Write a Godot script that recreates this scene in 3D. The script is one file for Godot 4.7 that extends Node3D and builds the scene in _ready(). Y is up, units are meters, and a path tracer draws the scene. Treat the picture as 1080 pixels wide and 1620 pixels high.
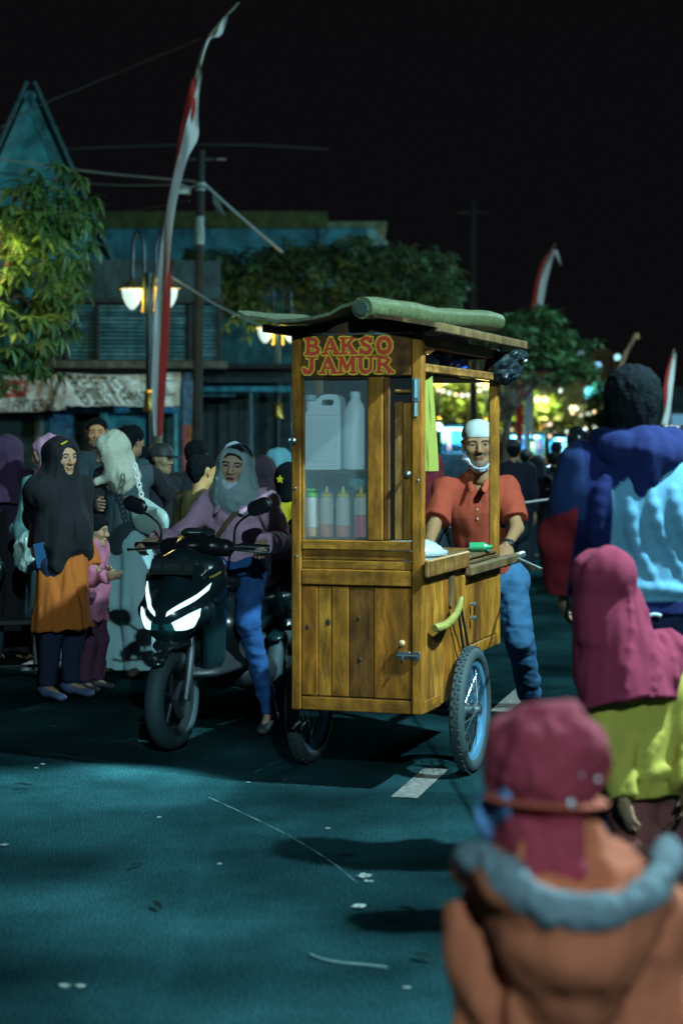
extends Node3D
# A night street: a wooden food cart, a scooter, people, shops, trees and lamps.
# Metres, y up; the camera stands at the origin, 1.55 m above the road, and looks along -z.

const FOCAL := 3000.0
const EYE := 1.55
var rng := RandomNumberGenerator.new()
var mats := {}
var noise_a := FastNoiseLite.new()
var noise_b := FastNoiseLite.new()
var used := {}
var tex := {}

func _ready():
	rng.seed = 7
	noise_a.seed = 3; noise_a.frequency = 1.0; noise_a.fractal_octaves = 3
	noise_b.seed = 11; noise_b.frequency = 1.0; noise_b.fractal_octaves = 2
	# camera: level, with the lens shifted down
	var cam := Camera3D.new()
	cam.name = "camera"
	var ca := CameraAttributesPhysical.new()
	ca.frustum_near = 0.1; ca.frustum_far = 600.0
	ca.frustum_focal_length = 66.0
	ca.frustum_focus_distance = 9.8
	ca.exposure_aperture = 2.4
	cam.attributes = ca
	cam.projection = Camera3D.PROJECTION_FRUSTUM
	cam.near = 0.1; cam.far = 600.0
	cam.size = 2.0 * 0.1 * 810.0 / FOCAL
	cam.frustum_offset = Vector2(0, -0.1 * 120.0 / FOCAL)
	cam.position = Vector3(0, EYE, 0)
	cam.current = true
	add_child(cam)
	# night sky
	var we := WorldEnvironment.new()
	we.name = "world_environment"
	var env := Environment.new()
	env.background_mode = Environment.BG_SKY
	var sm := ProceduralSkyMaterial.new()
	sm.sky_top_color = Color(0.032, 0.032, 0.035)
	sm.sky_horizon_color = Color(0.033, 0.033, 0.043)
	sm.sky_curve = 0.2
	sm.ground_bottom_color = Color(0.02, 0.025, 0.03)
	sm.ground_horizon_color = Color(0.04, 0.042, 0.055)
	var sky := Sky.new()
	sky.sky_material = sm
	env.sky = sky
	env.tonemap_mode = Environment.TONE_MAPPER_LINEAR
	env.tonemap_exposure = 1.3
	env.sdfgi_enabled = true; env.ssao_enabled = true; env.ssil_enabled = true
	we.environment = env
	add_child(we)
	# moonlight, nearly nothing
	var moon := DirectionalLight3D.new()
	moon.name = "moon"
	moon.light_energy = 0.012
	moon.light_color = Color(0.55, 0.7, 1.0)
	moon.light_angular_distance = 0.5
	moon.shadow_enabled = true
	moon.rotation_degrees = Vector3(-48, 40, 0)
	add_child(moon)
	make_textures()
	unseen_lamps()
	ground()
	buildings()
	poles_and_wires()
	street_lamps()
	trees()
	flags()
	cart()
	cart_goods()
	scooters()
	people()
	far_market()
	litter()

# ---------------------------------------------------------------- placing
func at(px: float, py: float, d: float) -> Vector3:   # where a point of the street seen at that angle lies, d metres away
	return Vector3((px - 540.0) / FOCAL * d, EYE - (py - 690.0) / FOCAL * d, -d)

func on_ground(px: float, d: float) -> Vector3:
	return Vector3((px - 540.0) / FOCAL * d, 0, -d)

func numbered(called: String) -> String:
	if not used.has(called):
		used[called] = 0
		return called
	used[called] += 1
	return "%s_%03d" % [called, used[called]]

func part_name(called: String, parent: Node) -> String:
	if not parent.has_node(NodePath(called)):
		return called
	var k := 1
	while parent.has_node(NodePath("%s_%03d" % [called, k])):
		k += 1
	return "%s_%03d" % [called, k]

func thing(called: String, label: String, category: String, pos := Vector3.ZERO, yaw := 0.0, group := "") -> Node3D:
	var o := Node3D.new()
	o.name = numbered(called)
	add_child(o, true)
	o.position = pos
	o.rotation.y = yaw
	tag(o, label, category, group)
	return o

func tag(o: Node, label: String, category: String, group := "") -> void:
	o.set_meta("label", label)
	o.set_meta("category", category)
	if group != "":
		o.set_meta("group", group)

func part(called: String, mesh: Mesh, m: Material, parent: Node, xf := Transform3D()) -> MeshInstance3D:
	var o := MeshInstance3D.new()
	o.mesh = mesh
	o.material_override = null
	if mesh.get_surface_count():
		o.set_surface_override_material(0, m)
	o.name = part_name(called, parent) if parent != self else numbered(called)
	o.transform = xf
	o.cast_shadow = GeometryInstance3D.SHADOW_CASTING_SETTING_ON
	parent.add_child(o, true)
	return o

func structure(called: String, mesh: Mesh, m: Material) -> MeshInstance3D:
	var o := part(called, mesh, m, self)
	o.set_meta("kind", "structure")
	return o

# ---------------------------------------------------------------- triangle soup
class Soup:
	var p := PackedVector3Array()
	var uv := PackedVector2Array()
	var us := 1.0
	var off := Vector2.ZERO
	func tri(a: Vector3, b: Vector3, c: Vector3, ua := Vector2.ZERO, ub := Vector2.ZERO, uc := Vector2.ZERO) -> void:
		p.append(a); p.append(b); p.append(c)
		uv.append(ua); uv.append(ub); uv.append(uc)
	func quad(a: Vector3, b: Vector3, c: Vector3, d: Vector3, ua := Vector2.ZERO, ub := Vector2(1, 0), uc := Vector2(1, 1), ud := Vector2(0, 1)) -> void:
		tri(a, b, c, ua, ub, uc)
		tri(a, c, d, ua, uc, ud)
	# a box with chamfered edges; the grain (v) runs along its longest side
	func box(c: Vector3, s: Vector3, bas := Basis(), bev := 0.003) -> void:
		var h := s * 0.5
		var g := 0
		if s.y > s[g]: g = 1
		if s.z > s[g]: g = 2
		bev = minf(bev, minf(h.x, minf(h.y, h.z)) * 0.6)
		var o := Vector2(randf(), randf()) if off == Vector2.INF else off
		var start := p.size()
		for ax in 3:
			var b := (ax + 1) % 3
			var d := (ax + 2) % 3
			for sg in [-1.0, 1.0]:
				var q := []
				for e in [[-1, -1], [1, -1], [1, 1], [-1, 1]]:
					var v := Vector3.ZERO
					v[ax] = h[ax] * sg
					v[b] = (h[b] - bev) * e[0]
					v[d] = (h[d] - bev) * e[1]
					q.append(v)
				var t := []
				for v in q:
					var al: float = v[g] if g != ax else v[b]
					var ac: float = (v[b] if b != g else v[d]) if g != ax else v[d]
					t.append(Vector2(ac, al) * us + o)
				if sg > 0:
					quad(q[0], q[3], q[2], q[1], t[0], t[3], t[2], t[1])
				else:
					quad(q[0], q[1], q[2], q[3], t[0], t[1], t[2], t[3])
		if bev > 0.0:
			for ax in 3:   # edges along ax
				var b := (ax + 1) % 3
				var d := (ax + 2) % 3
				for e in [[-1.0, -1.0], [1.0, -1.0], [1.0, 1.0], [-1.0, 1.0]]:
					var v0 := Vector3.ZERO; var v1 := Vector3.ZERO; var v2 := Vector3.ZERO; var v3 := Vector3.ZERO
					v0[ax] = h[ax] - bev; v0[b] = h[b] * e[0]; v0[d] = (h[d] - bev) * e[1]
					v1[ax] = h[ax] - bev; v1[b] = (h[b] - bev) * e[0]; v1[d] = h[d] * e[1]
					v2 = v1; v2[ax] = -v1[ax]
					v3 = v0; v3[ax] = -v0[ax]
					var ux := Vector2(v0[g], 0.0) * us + o
					if e[0] * e[1] > 0:
						quad(v0, v3, v2, v1, ux, ux, ux, ux)
					else:
						quad(v0, v1, v2, v3, ux, ux, ux, ux)
			for sx in [-1.0, 1.0]:
				for sy in [-1.0, 1.0]:
					for sz in [-1.0, 1.0]:
						var a := Vector3(h.x * sx, (h.y - bev) * sy, (h.z - bev) * sz)
						var b := Vector3((h.x - bev) * sx, h.y * sy, (h.z - bev) * sz)
						var d := Vector3((h.x - bev) * sx, (h.y - bev) * sy, h.z * sz)
						if sx * sy * sz > 0: tri(a, d, b, o, o, o)
						else: tri(a, b, d, o, o, o)
		for i in range(start, p.size()):
			p[i] = bas * p[i] + c
	func tube(pts: Array, rad, seg := 8, caps := true, flat := 1.0, up := Vector3.UP) -> void:
		var n := pts.size()
		var rings := []
		var prev := up
		for i in n:
			var dir: Vector3 = (pts[mini(i + 1, n - 1)] - pts[maxi(i - 1, 0)]).normalized()
			var side := prev.cross(dir)
			if side.length() < 0.05:
				side = Vector3(1, 0, 0.2).cross(dir)
			side = side.normalized()
			var nor := dir.cross(side).normalized()
			prev = nor
			var r: float = rad[i] if rad is Array else rad
			var ring := []
			for k in seg:
				var a := TAU * k / seg
				ring.append(pts[i] + side * (cos(a) * r) + nor * (sin(a) * r * flat))
			rings.append(ring)
		for i in n - 1:
			for k in seg:
				var k2 := (k + 1) % seg
				var u0 := float(k) / seg
				var u1 := float(k + 1) / seg
				var l0: float = float(i) / (n - 1)
				var l1: float = float(i + 1) / (n - 1)
				quad(rings[i][k], rings[i + 1][k], rings[i + 1][k2], rings[i][k2], Vector2(u0, l0), Vector2(u0, l1), Vector2(u1, l1), Vector2(u1, l0))
		if caps:
			for k in seg:
				var k2 := (k + 1) % seg
				tri(pts[0], rings[0][k], rings[0][k2])
				tri(pts[n - 1], rings[n - 1][k2], rings[n - 1][k])
	func lathe(prof: Array, seg := 16, xf := Transform3D()) -> void:   # Vector2(radius, height) from below upwards
		for i in prof.size() - 1:
			for k in seg:
				var a0 := TAU * k / seg
				var a1 := TAU * (k + 1) / seg
				var r0: float = prof[i].x
				var r1: float = prof[i + 1].x
				var A := xf * Vector3(cos(a0) * r0, prof[i].y, sin(a0) * r0)
				var B := xf * Vector3(cos(a0) * r1, prof[i + 1].y, sin(a0) * r1)
				var C := xf * Vector3(cos(a1) * r1, prof[i + 1].y, sin(a1) * r1)
				var D := xf * Vector3(cos(a1) * r0, prof[i].y, sin(a1) * r0)
				var u0 := Vector2(float(k) / seg, prof[i].y * us)
				var u1 := Vector2(float(k) / seg, prof[i + 1].y * us)
				if r0 < 1e-6:
					tri(A, B, C, u0, u1, u1)
				elif r1 < 1e-6:
					tri(A, B, D, u0, u1, u0)
				else:
					quad(A, B, C, D, u0, u1, u1, u0)
	func ball(c: Vector3, r: Vector3, seg := 12, rings := 8) -> void:
		var prof := []
		for i in rings + 1:
			var a := -PI / 2 + PI * i / rings
			prof.append(Vector2(maxf(0.0, cos(a)) if i > 0 and i < rings else 0.0, sin(a)))
		lathe(prof, seg, Transform3D(Basis.from_scale(r), c))
	# a flat outline (x, y) given real thickness along z
	func slab(outline: PackedVector2Array, z0: float, z1: float, xf := Transform3D()) -> void:
		var ids := Geometry2D.triangulate_polygon(outline)
		if Geometry2D.is_polygon_clockwise(outline):
			outline = outline.duplicate(); outline.reverse()
			ids = Geometry2D.triangulate_polygon(outline)
		for i in range(0, ids.size(), 3):
			var a := outline[ids[i]]; var b := outline[ids[i + 1]]; var c := outline[ids[i + 2]]
			if (b - a).cross(c - a) < 0:
				var t := b; b = c; c = t
			tri(xf * Vector3(a.x, a.y, z1), xf * Vector3(c.x, c.y, z1), xf * Vector3(b.x, b.y, z1), a * us, c * us, b * us)
			tri(xf * Vector3(a.x, a.y, z0), xf * Vector3(b.x, b.y, z0), xf * Vector3(c.x, c.y, z0), a * us, b * us, c * us)
		for i in outline.size():
			var a := outline[i]; var b := outline[(i + 1) % outline.size()]
			quad(xf * Vector3(a.x, a.y, z0), xf * Vector3(a.x, a.y, z1), xf * Vector3(b.x, b.y, z1), xf * Vector3(b.x, b.y, z0), a * us, a * us, b * us, b * us)
	# rows of points, all of one length
	func sheet(rows: Array, closed := false) -> void:
		for i in rows.size() - 1:
			var m: int = rows[i].size()
			for k in (m if closed else m - 1):
				var k2 := (k + 1) % m
				var u := float(k) / (m - 1); var u2 := float(k + 1) / (m - 1)
				var w := float(i) / (rows.size() - 1); var w2 := float(i + 1) / (rows.size() - 1)
				quad(rows[i][k], rows[i + 1][k], rows[i + 1][k2], rows[i][k2], Vector2(u, w), Vector2(u, w2), Vector2(u2, w2), Vector2(u2, w))
	# a sheet with real thickness
	func thick_sheet(rows: Array, t: Vector3) -> void:
		sheet(rows)
		var under := []
		for r in rows:
			var q := []
			for v in r: q.append(v - t)
			q.reverse()
			under.append(q)
		sheet(under)
		var n: int = rows.size(); var m: int = rows[0].size()
		for i in n - 1:
			quad(rows[i][0], rows[i][0] - t, rows[i + 1][0] - t, rows[i + 1][0])
			quad(rows[i][m - 1], rows[i + 1][m - 1], rows[i + 1][m - 1] - t, rows[i][m - 1] - t)
		for k in m - 1:
			quad(rows[0][k], rows[0][k + 1], rows[0][k + 1] - t, rows[0][k] - t)
			quad(rows[n - 1][k], rows[n - 1][k] - t, rows[n - 1][k + 1] - t, rows[n - 1][k + 1])
	func done(crease := 45.0) -> ArrayMesh:
		var n := p.size() / 3
		var fn := PackedVector3Array(); fn.resize(n)
		var at := {}
		for i in n:
			var a := p[i * 3]; var b := p[i * 3 + 1]; var c := p[i * 3 + 2]
			fn[i] = (c - a).cross(b - a)
			if crease > 0.0:
				for k in 3:
					var key := Vector3i((p[i * 3 + k] * 5000.0).round())
					if at.has(key): at[key].append(i)
					else: at[key] = [i]
		var nn := PackedVector3Array(); nn.resize(p.size())
		var lim := cos(deg_to_rad(crease))
		for i in n:
			var u := fn[i].normalized()
			for k in 3:
				if crease <= 0.0:
					nn[i * 3 + k] = u
					continue
				var s := Vector3.ZERO
				for f in at[Vector3i((p[i * 3 + k] * 5000.0).round())]:
					if fn[f].normalized().dot(u) > lim:
						s += fn[f]
				nn[i * 3 + k] = s.normalized() if s.length() > 1e-12 else u
		var arr := []; arr.resize(Mesh.ARRAY_MAX)
		arr[Mesh.ARRAY_VERTEX] = p; arr[Mesh.ARRAY_NORMAL] = nn; arr[Mesh.ARRAY_TEX_UV] = uv
		var m := ArrayMesh.new()
		m.add_surface_from_arrays(Mesh.PRIMITIVE_TRIANGLES, arr)
		return m

func soup(us := 1.0) -> Soup:
	var s := Soup.new()
	s.us = us
	s.off = Vector2(rng.randf(), rng.randf())
	return s

func box_mesh(size: Vector3, bev := 0.003, us := 1.0) -> ArrayMesh:
	var s := soup(us)
	s.box(Vector3.ZERO, size, Basis(), bev)
	return s.done(0.0)

func boxp(called: String, c: Vector3, size: Vector3, m: Material, parent: Node, bev := 0.003, rot := Vector3.ZERO, us := 1.0) -> MeshInstance3D:
	return part(called, box_mesh(size, bev, us), m, parent, Transform3D(Basis.from_euler(rot), c))

func bar_between(a: Vector3, b: Vector3, r: float, seg := 8) -> ArrayMesh:
	var s := soup()
	s.tube([a, b], r, seg)
	return s.done()

func curve(pts: Array, n := 8) -> Array:   # Catmull-Rom through the points
	var out := []
	for i in pts.size() - 1:
		var p0: Vector3 = pts[maxi(i - 1, 0)]; var p1: Vector3 = pts[i]
		var p2: Vector3 = pts[i + 1]; var p3: Vector3 = pts[mini(i + 2, pts.size() - 1)]
		for k in n:
			out.append(p1.cubic_interpolate(p2, p0, p3, float(k) / n))
	out.append(pts[-1])
	return out

# ---------------------------------------------------------------- materials
func lin(r: float, g: float, b: float) -> Color:
	return Color(r, g, b).linear_to_srgb()

func plain(r: float, g: float, b: float, rough := 0.7, metal := 0.0) -> StandardMaterial3D:
	var key := "p%.3f_%.3f_%.3f_%.2f_%.2f" % [r, g, b, rough, metal]
	if not mats.has(key):
		var m := StandardMaterial3D.new()
		m.albedo_color = lin(r, g, b); m.roughness = rough; m.metallic = metal
		mats[key] = m
	return mats[key]

func worn(r: float, g: float, b: float, rough := 0.8, scale := 1.0, metal := 0.0) -> StandardMaterial3D:   # paint or plaster with wear
	var key := "w%.3f_%.3f_%.3f_%.2f_%.2f_%.2f" % [r, g, b, rough, scale, metal]
	if not mats.has(key):
		var m := StandardMaterial3D.new()
		m.albedo_color = lin(r, g, b); m.roughness = rough; m.metallic = metal
		m.albedo_texture = tex.mottle
		m.uv1_triplanar = true; m.uv1_world_triplanar = true
		m.uv1_scale = Vector3.ONE * scale
		m.normal_enabled = true; m.normal_texture = tex.bumps; m.normal_scale = 0.4
		mats[key] = m
	return mats[key]

func cloth(r: float, g: float, b: float, scale := 6.0) -> StandardMaterial3D:
	var key := "c%.3f_%.3f_%.3f_%.1f" % [r, g, b, scale]
	if not mats.has(key):
		var m := StandardMaterial3D.new()
		m.albedo_color = lin(r, g, b); m.roughness = 0.92
		m.vertex_color_use_as_albedo = true
		m.metallic_specular = 0.3
		m.albedo_texture = tex.fabric
		m.normal_enabled = true; m.normal_texture = tex.weave; m.normal_scale = 0.16
		m.uv1_triplanar = true
		m.uv1_scale = Vector3.ONE * scale
		mats[key] = m
	return mats[key]

func wood(k: int, r: float, g: float, b: float, rough := 0.55) -> StandardMaterial3D:
	var key := "d%d_%.3f_%.3f_%.3f_%.2f" % [k, r, g, b, rough]
	if not mats.has(key):
		var m := StandardMaterial3D.new()
		m.albedo_color = lin(r, g, b); m.roughness = rough
		m.albedo_texture = tex["wood%d" % k]
		m.metallic_specular = 0.35
		m.normal_enabled = true; m.normal_texture = tex.bumps; m.normal_scale = 0.05
		m.detail_enabled = true; m.detail_albedo = tex.grime; m.detail_blend_mode = BaseMaterial3D.BLEND_MODE_MUL
		m.detail_uv_layer = BaseMaterial3D.DETAIL_UV_2; m.uv2_triplanar = true; m.uv2_world_triplanar = true; m.uv2_scale = Vector3(2.6, 0.9, 2.6)
		mats[key] = m
	return mats[key]

func glow(r: float, g: float, b: float, e: float) -> StandardMaterial3D:
	var key := "g%.3f_%.3f_%.3f_%.3f" % [r, g, b, e]
	if not mats.has(key):
		var m := StandardMaterial3D.new()
		m.albedo_color = lin(r * 0.5, g * 0.5, b * 0.5); m.roughness = 0.4
		m.emission_enabled = true; m.emission = lin(r, g, b); m.emission_energy_multiplier = e
		mats[key] = m
	return mats[key]

func glass(a := 0.07) -> StandardMaterial3D:
	var key := "glass%.2f" % a
	if not mats.has(key):
		var m := StandardMaterial3D.new()
		m.albedo_color = Color(0.85, 0.95, 0.97, a); m.roughness = 0.05
		m.transparency = BaseMaterial3D.TRANSPARENCY_ALPHA
		mats[key] = m
	return mats[key]

func noise_tex(freq: float, lo: float, hi: float, size := 256, seed_ := 1, oct := 4, normal := false, bump := 4.0) -> NoiseTexture2D:
	var n := FastNoiseLite.new()
	n.seed = seed_; n.frequency = freq; n.fractal_octaves = oct
	var t := NoiseTexture2D.new()
	t.width = size; t.height = size; t.seamless = true
	t.noise = n
	if normal:
		t.as_normal_map = true; t.bump_strength = bump
	else:
		var g := Gradient.new()
		g.set_color(0, Color(lo, lo, lo)); g.set_color(1, Color(hi, hi, hi))
		t.color_ramp = g
	return t

func make_textures():
	tex.mottle = noise_tex(0.012, 0.55, 1.0, 512, 5, 6)
	tex.fabric = noise_tex(0.05, 0.86, 1.0, 256, 6, 5)
	tex.bumps = noise_tex(0.05, 0, 1, 256, 7, 4, true, 5.0)
	tex.weave = noise_tex(0.22, 0, 1, 256, 8, 2, true, 5.0)
	tex.asphalt = noise_tex(0.20, 0.40, 1.0, 512, 9, 4)
	tex.asphalt_bump = noise_tex(0.30, 0, 1, 512, 9, 3, true, 9.0)
	tex.grime = noise_tex(0.010, 0.58, 1.12, 512, 21, 6)
	tex.stain = noise_tex(0.009, 0.36, 1.12, 512, 12, 6)
	for k in 3:
		tex["wood%d" % k] = wood_image(k)

func wood_image(k: int) -> ImageTexture:   # grain along v, with a few knots; tone only, the colour comes from the material
	var w := 128; var h := 256
	var n := FastNoiseLite.new()
	n.seed = 40 + k; n.frequency = 1.0; n.fractal_octaves = 3
	var r := RandomNumberGenerator.new()
	r.seed = 90 + k
	var knots := []
	for i in [0, 1, 0][k]:
		knots.append(Vector3(r.randf_range(20, 108), r.randf_range(30, 226), r.randf_range(4, 8)))
	var im := Image.create(w, h, false, Image.FORMAT_RGB8)
	for y in h:
		var ys: float = absf(y - h * 0.5) * 0.02
		for x in w:
			var xs: float = absf(x - w * 0.5)
			var bend := n.get_noise_2d(xs * 0.02, ys * 0.4) * 9.0
			var dark := 0.0
			for kn in knots:
				var dx: float = x - kn.x
				var dy: float = (y - kn.y) * 0.55
				var dd := sqrt(dx * dx + dy * dy)
				bend += 14.0 * exp(-dd / (kn.z * 2.0)) * signf(dx)
				dark = maxf(dark, clampf(1.4 - dd / kn.z, 0.0, 1.0))
			var g := n.get_noise_2d((xs + bend) * 0.11, ys * 0.16)
			var f := n.get_noise_2d((xs + bend) * 0.6 + 50.0, ys * 0.5)
			var big := n.get_noise_2d(xs * 0.02 + 9.0, ys * 0.4)
			var t := clampf(0.78 + 0.22 * g + 0.12 * f + 0.10 * big, 0.2, 1.0) * (1.0 - 0.75 * dark)
			im.set_pixel(x, y, Color(t, t * (0.9 + 0.1 * t), t * (0.82 + 0.18 * t)))
	return ImageTexture.create_from_image(im)

func omni(called: String, pos: Vector3, c: Color, e: float, size := 0.1, reach := 40.0) -> OmniLight3D:
	var l := OmniLight3D.new()
	l.name = numbered(called)
	l.position = pos
	l.light_color = c
	l.light_energy = e
	l.light_size = size
	l.omni_range = reach
	l.omni_attenuation = 2.0
	l.shadow_enabled = true
	add_child(l, true)
	return l

# ---------------------------------------------------------------- smooth solids: tapered capsules joined by a smooth minimum, meshed as surface nets
# a piece is [from, to, radius, radius, blend, squash direction, squash, mode]; mode 0 round, 1 cut flat at the far end, 2 at both ends, -1 carved away
func cap(a: Vector3, b: Vector3, ra: float, rb: float, k := 0.02, n := Vector3.ZERO, s := 1.0, mode := 0) -> Array:
	if a.distance_squared_to(b) < 1e-8:
		b = a + Vector3(0, 1e-3, 0)
	return [a, b, ra, rb, k, n, s, mode]

func dot_piece(a: Vector3, r: float, k := 0.01, n := Vector3.ZERO, s := 1.0, mode := 0) -> Array:
	return cap(a, a, r, r, k, n, s, mode)

func field_at(pieces: Array, p: Vector3) -> float:
	var D := 9.0
	for q in pieces:
		var d := piece_at(q, p)
		var k: float = maxf(q[4], 1e-4)
		if q[7] < 0:
			var hh := clampf(0.5 - 0.5 * (D + d) / k, 0.0, 1.0)
			D = lerpf(D, -d, hh) + k * hh * (1.0 - hh)
		else:
			var h2 := clampf(0.5 + 0.5 * (D - d) / k, 0.0, 1.0)
			D = lerpf(D, d, h2) - k * h2 * (1.0 - h2)
	return D

func piece_at(q: Array, p: Vector3) -> float:
	var ab: Vector3 = q[1] - q[0]
	var w: Vector3 = p - q[0]
	var tt := w.dot(ab) / ab.length_squared()
	var t := clampf(tt, 0.0, 1.0)
	var mode: int = q[7]
	var v := w - ab * (tt if mode == 2 or mode == -2 or (mode == 1 and tt > 0.0) else t)
	var s: float = q[6]
	if s != 1.0:
		v += q[5] * (v.dot(q[5]) * (1.0 / s - 1.0))
	var d: float = (v.length() - (q[2] + (q[3] - q[2]) * t)) * minf(1.0, s)
	if mode > 0 or mode == -2:
		d = maxf(d, (tt - 1.0) * ab.length())
		if mode != 1: d = maxf(d, -tt * ab.length())
	return d

# returns [points, normals, indices]
func nets(pieces: Array, h: float, amp := 0.0, freq := Vector3(8, 3, 8)) -> Array:
	var lo := Vector3.INF; var hi := -Vector3.INF
	for q in pieces:
		if q[7] < 0: continue
		var r: float = maxf(q[2], q[3]) * maxf(1.0, q[6])
		lo = lo.min(q[0].min(q[1]) - Vector3.ONE * r)
		hi = hi.max(q[0].max(q[1]) + Vector3.ONE * r)
	lo -= Vector3.ONE * (3.0 * h + amp); hi += Vector3.ONE * (3.0 * h + amp)
	var nx := int((hi.x - lo.x) / h) + 2
	var ny := int((hi.y - lo.y) / h) + 2
	var nz := int((hi.z - lo.z) / h) + 2
	var sy := nx
	var sz := nx * ny
	var D := PackedFloat32Array()
	D.resize(nx * ny * nz)
	D.fill(9.0)
	for q in pieces:
		var a: Vector3 = q[0]; var ab: Vector3 = q[1] - q[0]
		var ra: float = q[2]; var dr: float = q[3] - q[2]
		var k: float = maxf(q[4], 1e-4)
		var n: Vector3 = q[5]; var s: float = q[6]; var mode: int = q[7]
		var inv := 1.0 / ab.length_squared()
		var L := ab.length()
		var sq := 1.0 / s - 1.0
		var sm := minf(1.0, s)
		var R: float = maxf(q[2], q[3]) * maxf(1.0, s) + k + 2.0 * h
		var b0: Vector3 = ((q[0].min(q[1]) - Vector3.ONE * R - lo) / h).floor()
		var b1: Vector3 = ((q[0].max(q[1]) + Vector3.ONE * R - lo) / h).ceil()
		var i0 := maxi(0, int(b0.x)); var i1 := mini(nx, int(b1.x) + 1)
		var j0 := maxi(0, int(b0.y)); var j1 := mini(ny, int(b1.y) + 1)
		var k0 := maxi(0, int(b0.z)); var k1 := mini(nz, int(b1.z) + 1)
		for kk in range(k0, k1):
			for j in range(j0, j1):
				var at := kk * sz + j * sy
				var w := Vector3(lo.x + i0 * h, lo.y + j * h, lo.z + kk * h) - a
				for i in range(i0, i1):
					var tt := w.dot(ab) * inv
					var t := clampf(tt, 0.0, 1.0)
					var v := w - ab * (tt if mode == 2 or mode == -2 or (mode == 1 and tt > 0.0) else t)
					if s != 1.0:
						v += n * (v.dot(n) * sq)
					var d := (v.length() - ra - dr * t) * sm
					if mode > 0 or mode == -2:
						d = maxf(d, (tt - 1.0) * L)
						if mode != 1: d = maxf(d, -tt * L)
					var o := D[at + i]
					if mode < 0:
						var e := o + d
						if e < k:
							var hh := clampf(0.5 - 0.5 * e / k, 0.0, 1.0)
							D[at + i] = lerpf(o, -d, hh) + k * hh * (1.0 - hh)
					else:
						var e := o - d
						if e > -k:
							if e >= k: D[at + i] = d
							else:
								var hh := 0.5 + 0.5 * e / k
								D[at + i] = lerpf(o, d, hh) - k * hh * (1.0 - hh)
					w.x += h
	if amp > 0.0:
		var near := 2.5 * h + amp
		for kk in nz:
			for j in ny:
				var at := kk * sz + j * sy
				for i in nx:
					if absf(D[at + i]) < near:
						D[at + i] += amp * noise_b.get_noise_3d((lo.x + i * h) * freq.x, (lo.y + j * h) * freq.y, (lo.z + kk * h) * freq.z) * 1.6
	var pts := PackedVector3Array(); var nor := PackedVector3Array(); var idx := PackedInt32Array()
	var cell := PackedInt32Array(); cell.resize(D.size()); cell.fill(-1)
	var list := PackedInt32Array()
	var lim := 2.4 * h + amp * 0.5
	var q4 := 0.25 / h
	for kk in nz - 1:
		for j in ny - 1:
			var at := kk * sz + j * sy
			for i in nx - 1:
				var c := at + i
				var a0 := D[c]
				if absf(a0) > lim: continue
				var a1 := D[c + 1]; var a2 := D[c + sy]; var a3 := D[c + sy + 1]
				var a4 := D[c + sz]; var a5 := D[c + sz + 1]; var a6 := D[c + sz + sy]; var a7 := D[c + sz + sy + 1]
				if a0 < 0.0:
					if a1 < 0.0 and a2 < 0.0 and a3 < 0.0 and a4 < 0.0 and a5 < 0.0 and a6 < 0.0 and a7 < 0.0: continue
				elif a1 >= 0.0 and a2 >= 0.0 and a3 >= 0.0 and a4 >= 0.0 and a5 >= 0.0 and a6 >= 0.0 and a7 >= 0.0: continue
				var g := Vector3(a1 + a3 + a5 + a7 - a0 - a2 - a4 - a6, a2 + a3 + a6 + a7 - a0 - a1 - a4 - a5, a4 + a5 + a6 + a7 - a0 - a1 - a2 - a3) * q4
				var m := (a0 + a1 + a2 + a3 + a4 + a5 + a6 + a7) * 0.125
				var g2 := maxf(g.length_squared(), 0.05)
				var off := -g * (m / g2)
				off = off.clamp(Vector3.ONE * (-0.5 * h), Vector3.ONE * (0.5 * h))
				cell[c] = pts.size()
				list.append(c)
				pts.append(lo + Vector3(i + 0.5, j + 0.5, kk + 0.5) * h + off)
				nor.append(g.normalized())
	for c in list:
		var a0 := D[c] < 0.0
		for ax in 3:
			var st: int = 1 if ax == 0 else (sy if ax == 1 else sz)
			if (D[c + st] < 0.0) == a0: continue
			var u: int = sy if ax == 0 else (sz if ax == 1 else 1)
			var w: int = sz if ax == 0 else (1 if ax == 1 else sy)
			var v0 := cell[c]; var v1 := cell[c - u]; var v2 := cell[c - u - w]; var v3 := cell[c - w]
			if v1 < 0 or v2 < 0 or v3 < 0: continue
			if a0:   # outward is +ax; clockwise seen from outside
				idx.append(v0); idx.append(v3); idx.append(v2); idx.append(v0); idx.append(v2); idx.append(v1)
			else:
				idx.append(v0); idx.append(v1); idx.append(v2); idx.append(v0); idx.append(v2); idx.append(v3)
	return [pts, nor, idx]

class Flesh:   # gathers nets with vertex colours into one mesh
	var p := PackedVector3Array()
	var n := PackedVector3Array()
	var c := PackedColorArray()
	var ix := PackedInt32Array()
	func add(net: Array, color, xf := Transform3D()) -> void:
		var base := p.size()
		for i in net[0].size():
			p.append(xf * net[0][i])
			n.append((xf.basis * net[1][i]).normalized())
			c.append(color.call(net[0][i]) if color is Callable else color)
		for i in net[2]:
			ix.append(base + i)
	func done() -> ArrayMesh:
		var arr := []; arr.resize(Mesh.ARRAY_MAX)
		arr[Mesh.ARRAY_VERTEX] = p; arr[Mesh.ARRAY_NORMAL] = n; arr[Mesh.ARRAY_COLOR] = c; arr[Mesh.ARRAY_INDEX] = ix
		var m := ArrayMesh.new()
		m.add_surface_from_arrays(Mesh.PRIMITIVE_TRIANGLES, arr)
		return m

func solid(pieces: Array, h: float, amp := 0.0, freq := Vector3(8, 3, 8), color = Color.WHITE) -> ArrayMesh:
	var s := Flesh.new()
	s.add(nets(pieces, h, amp, freq), color)
	return s.done()

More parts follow.
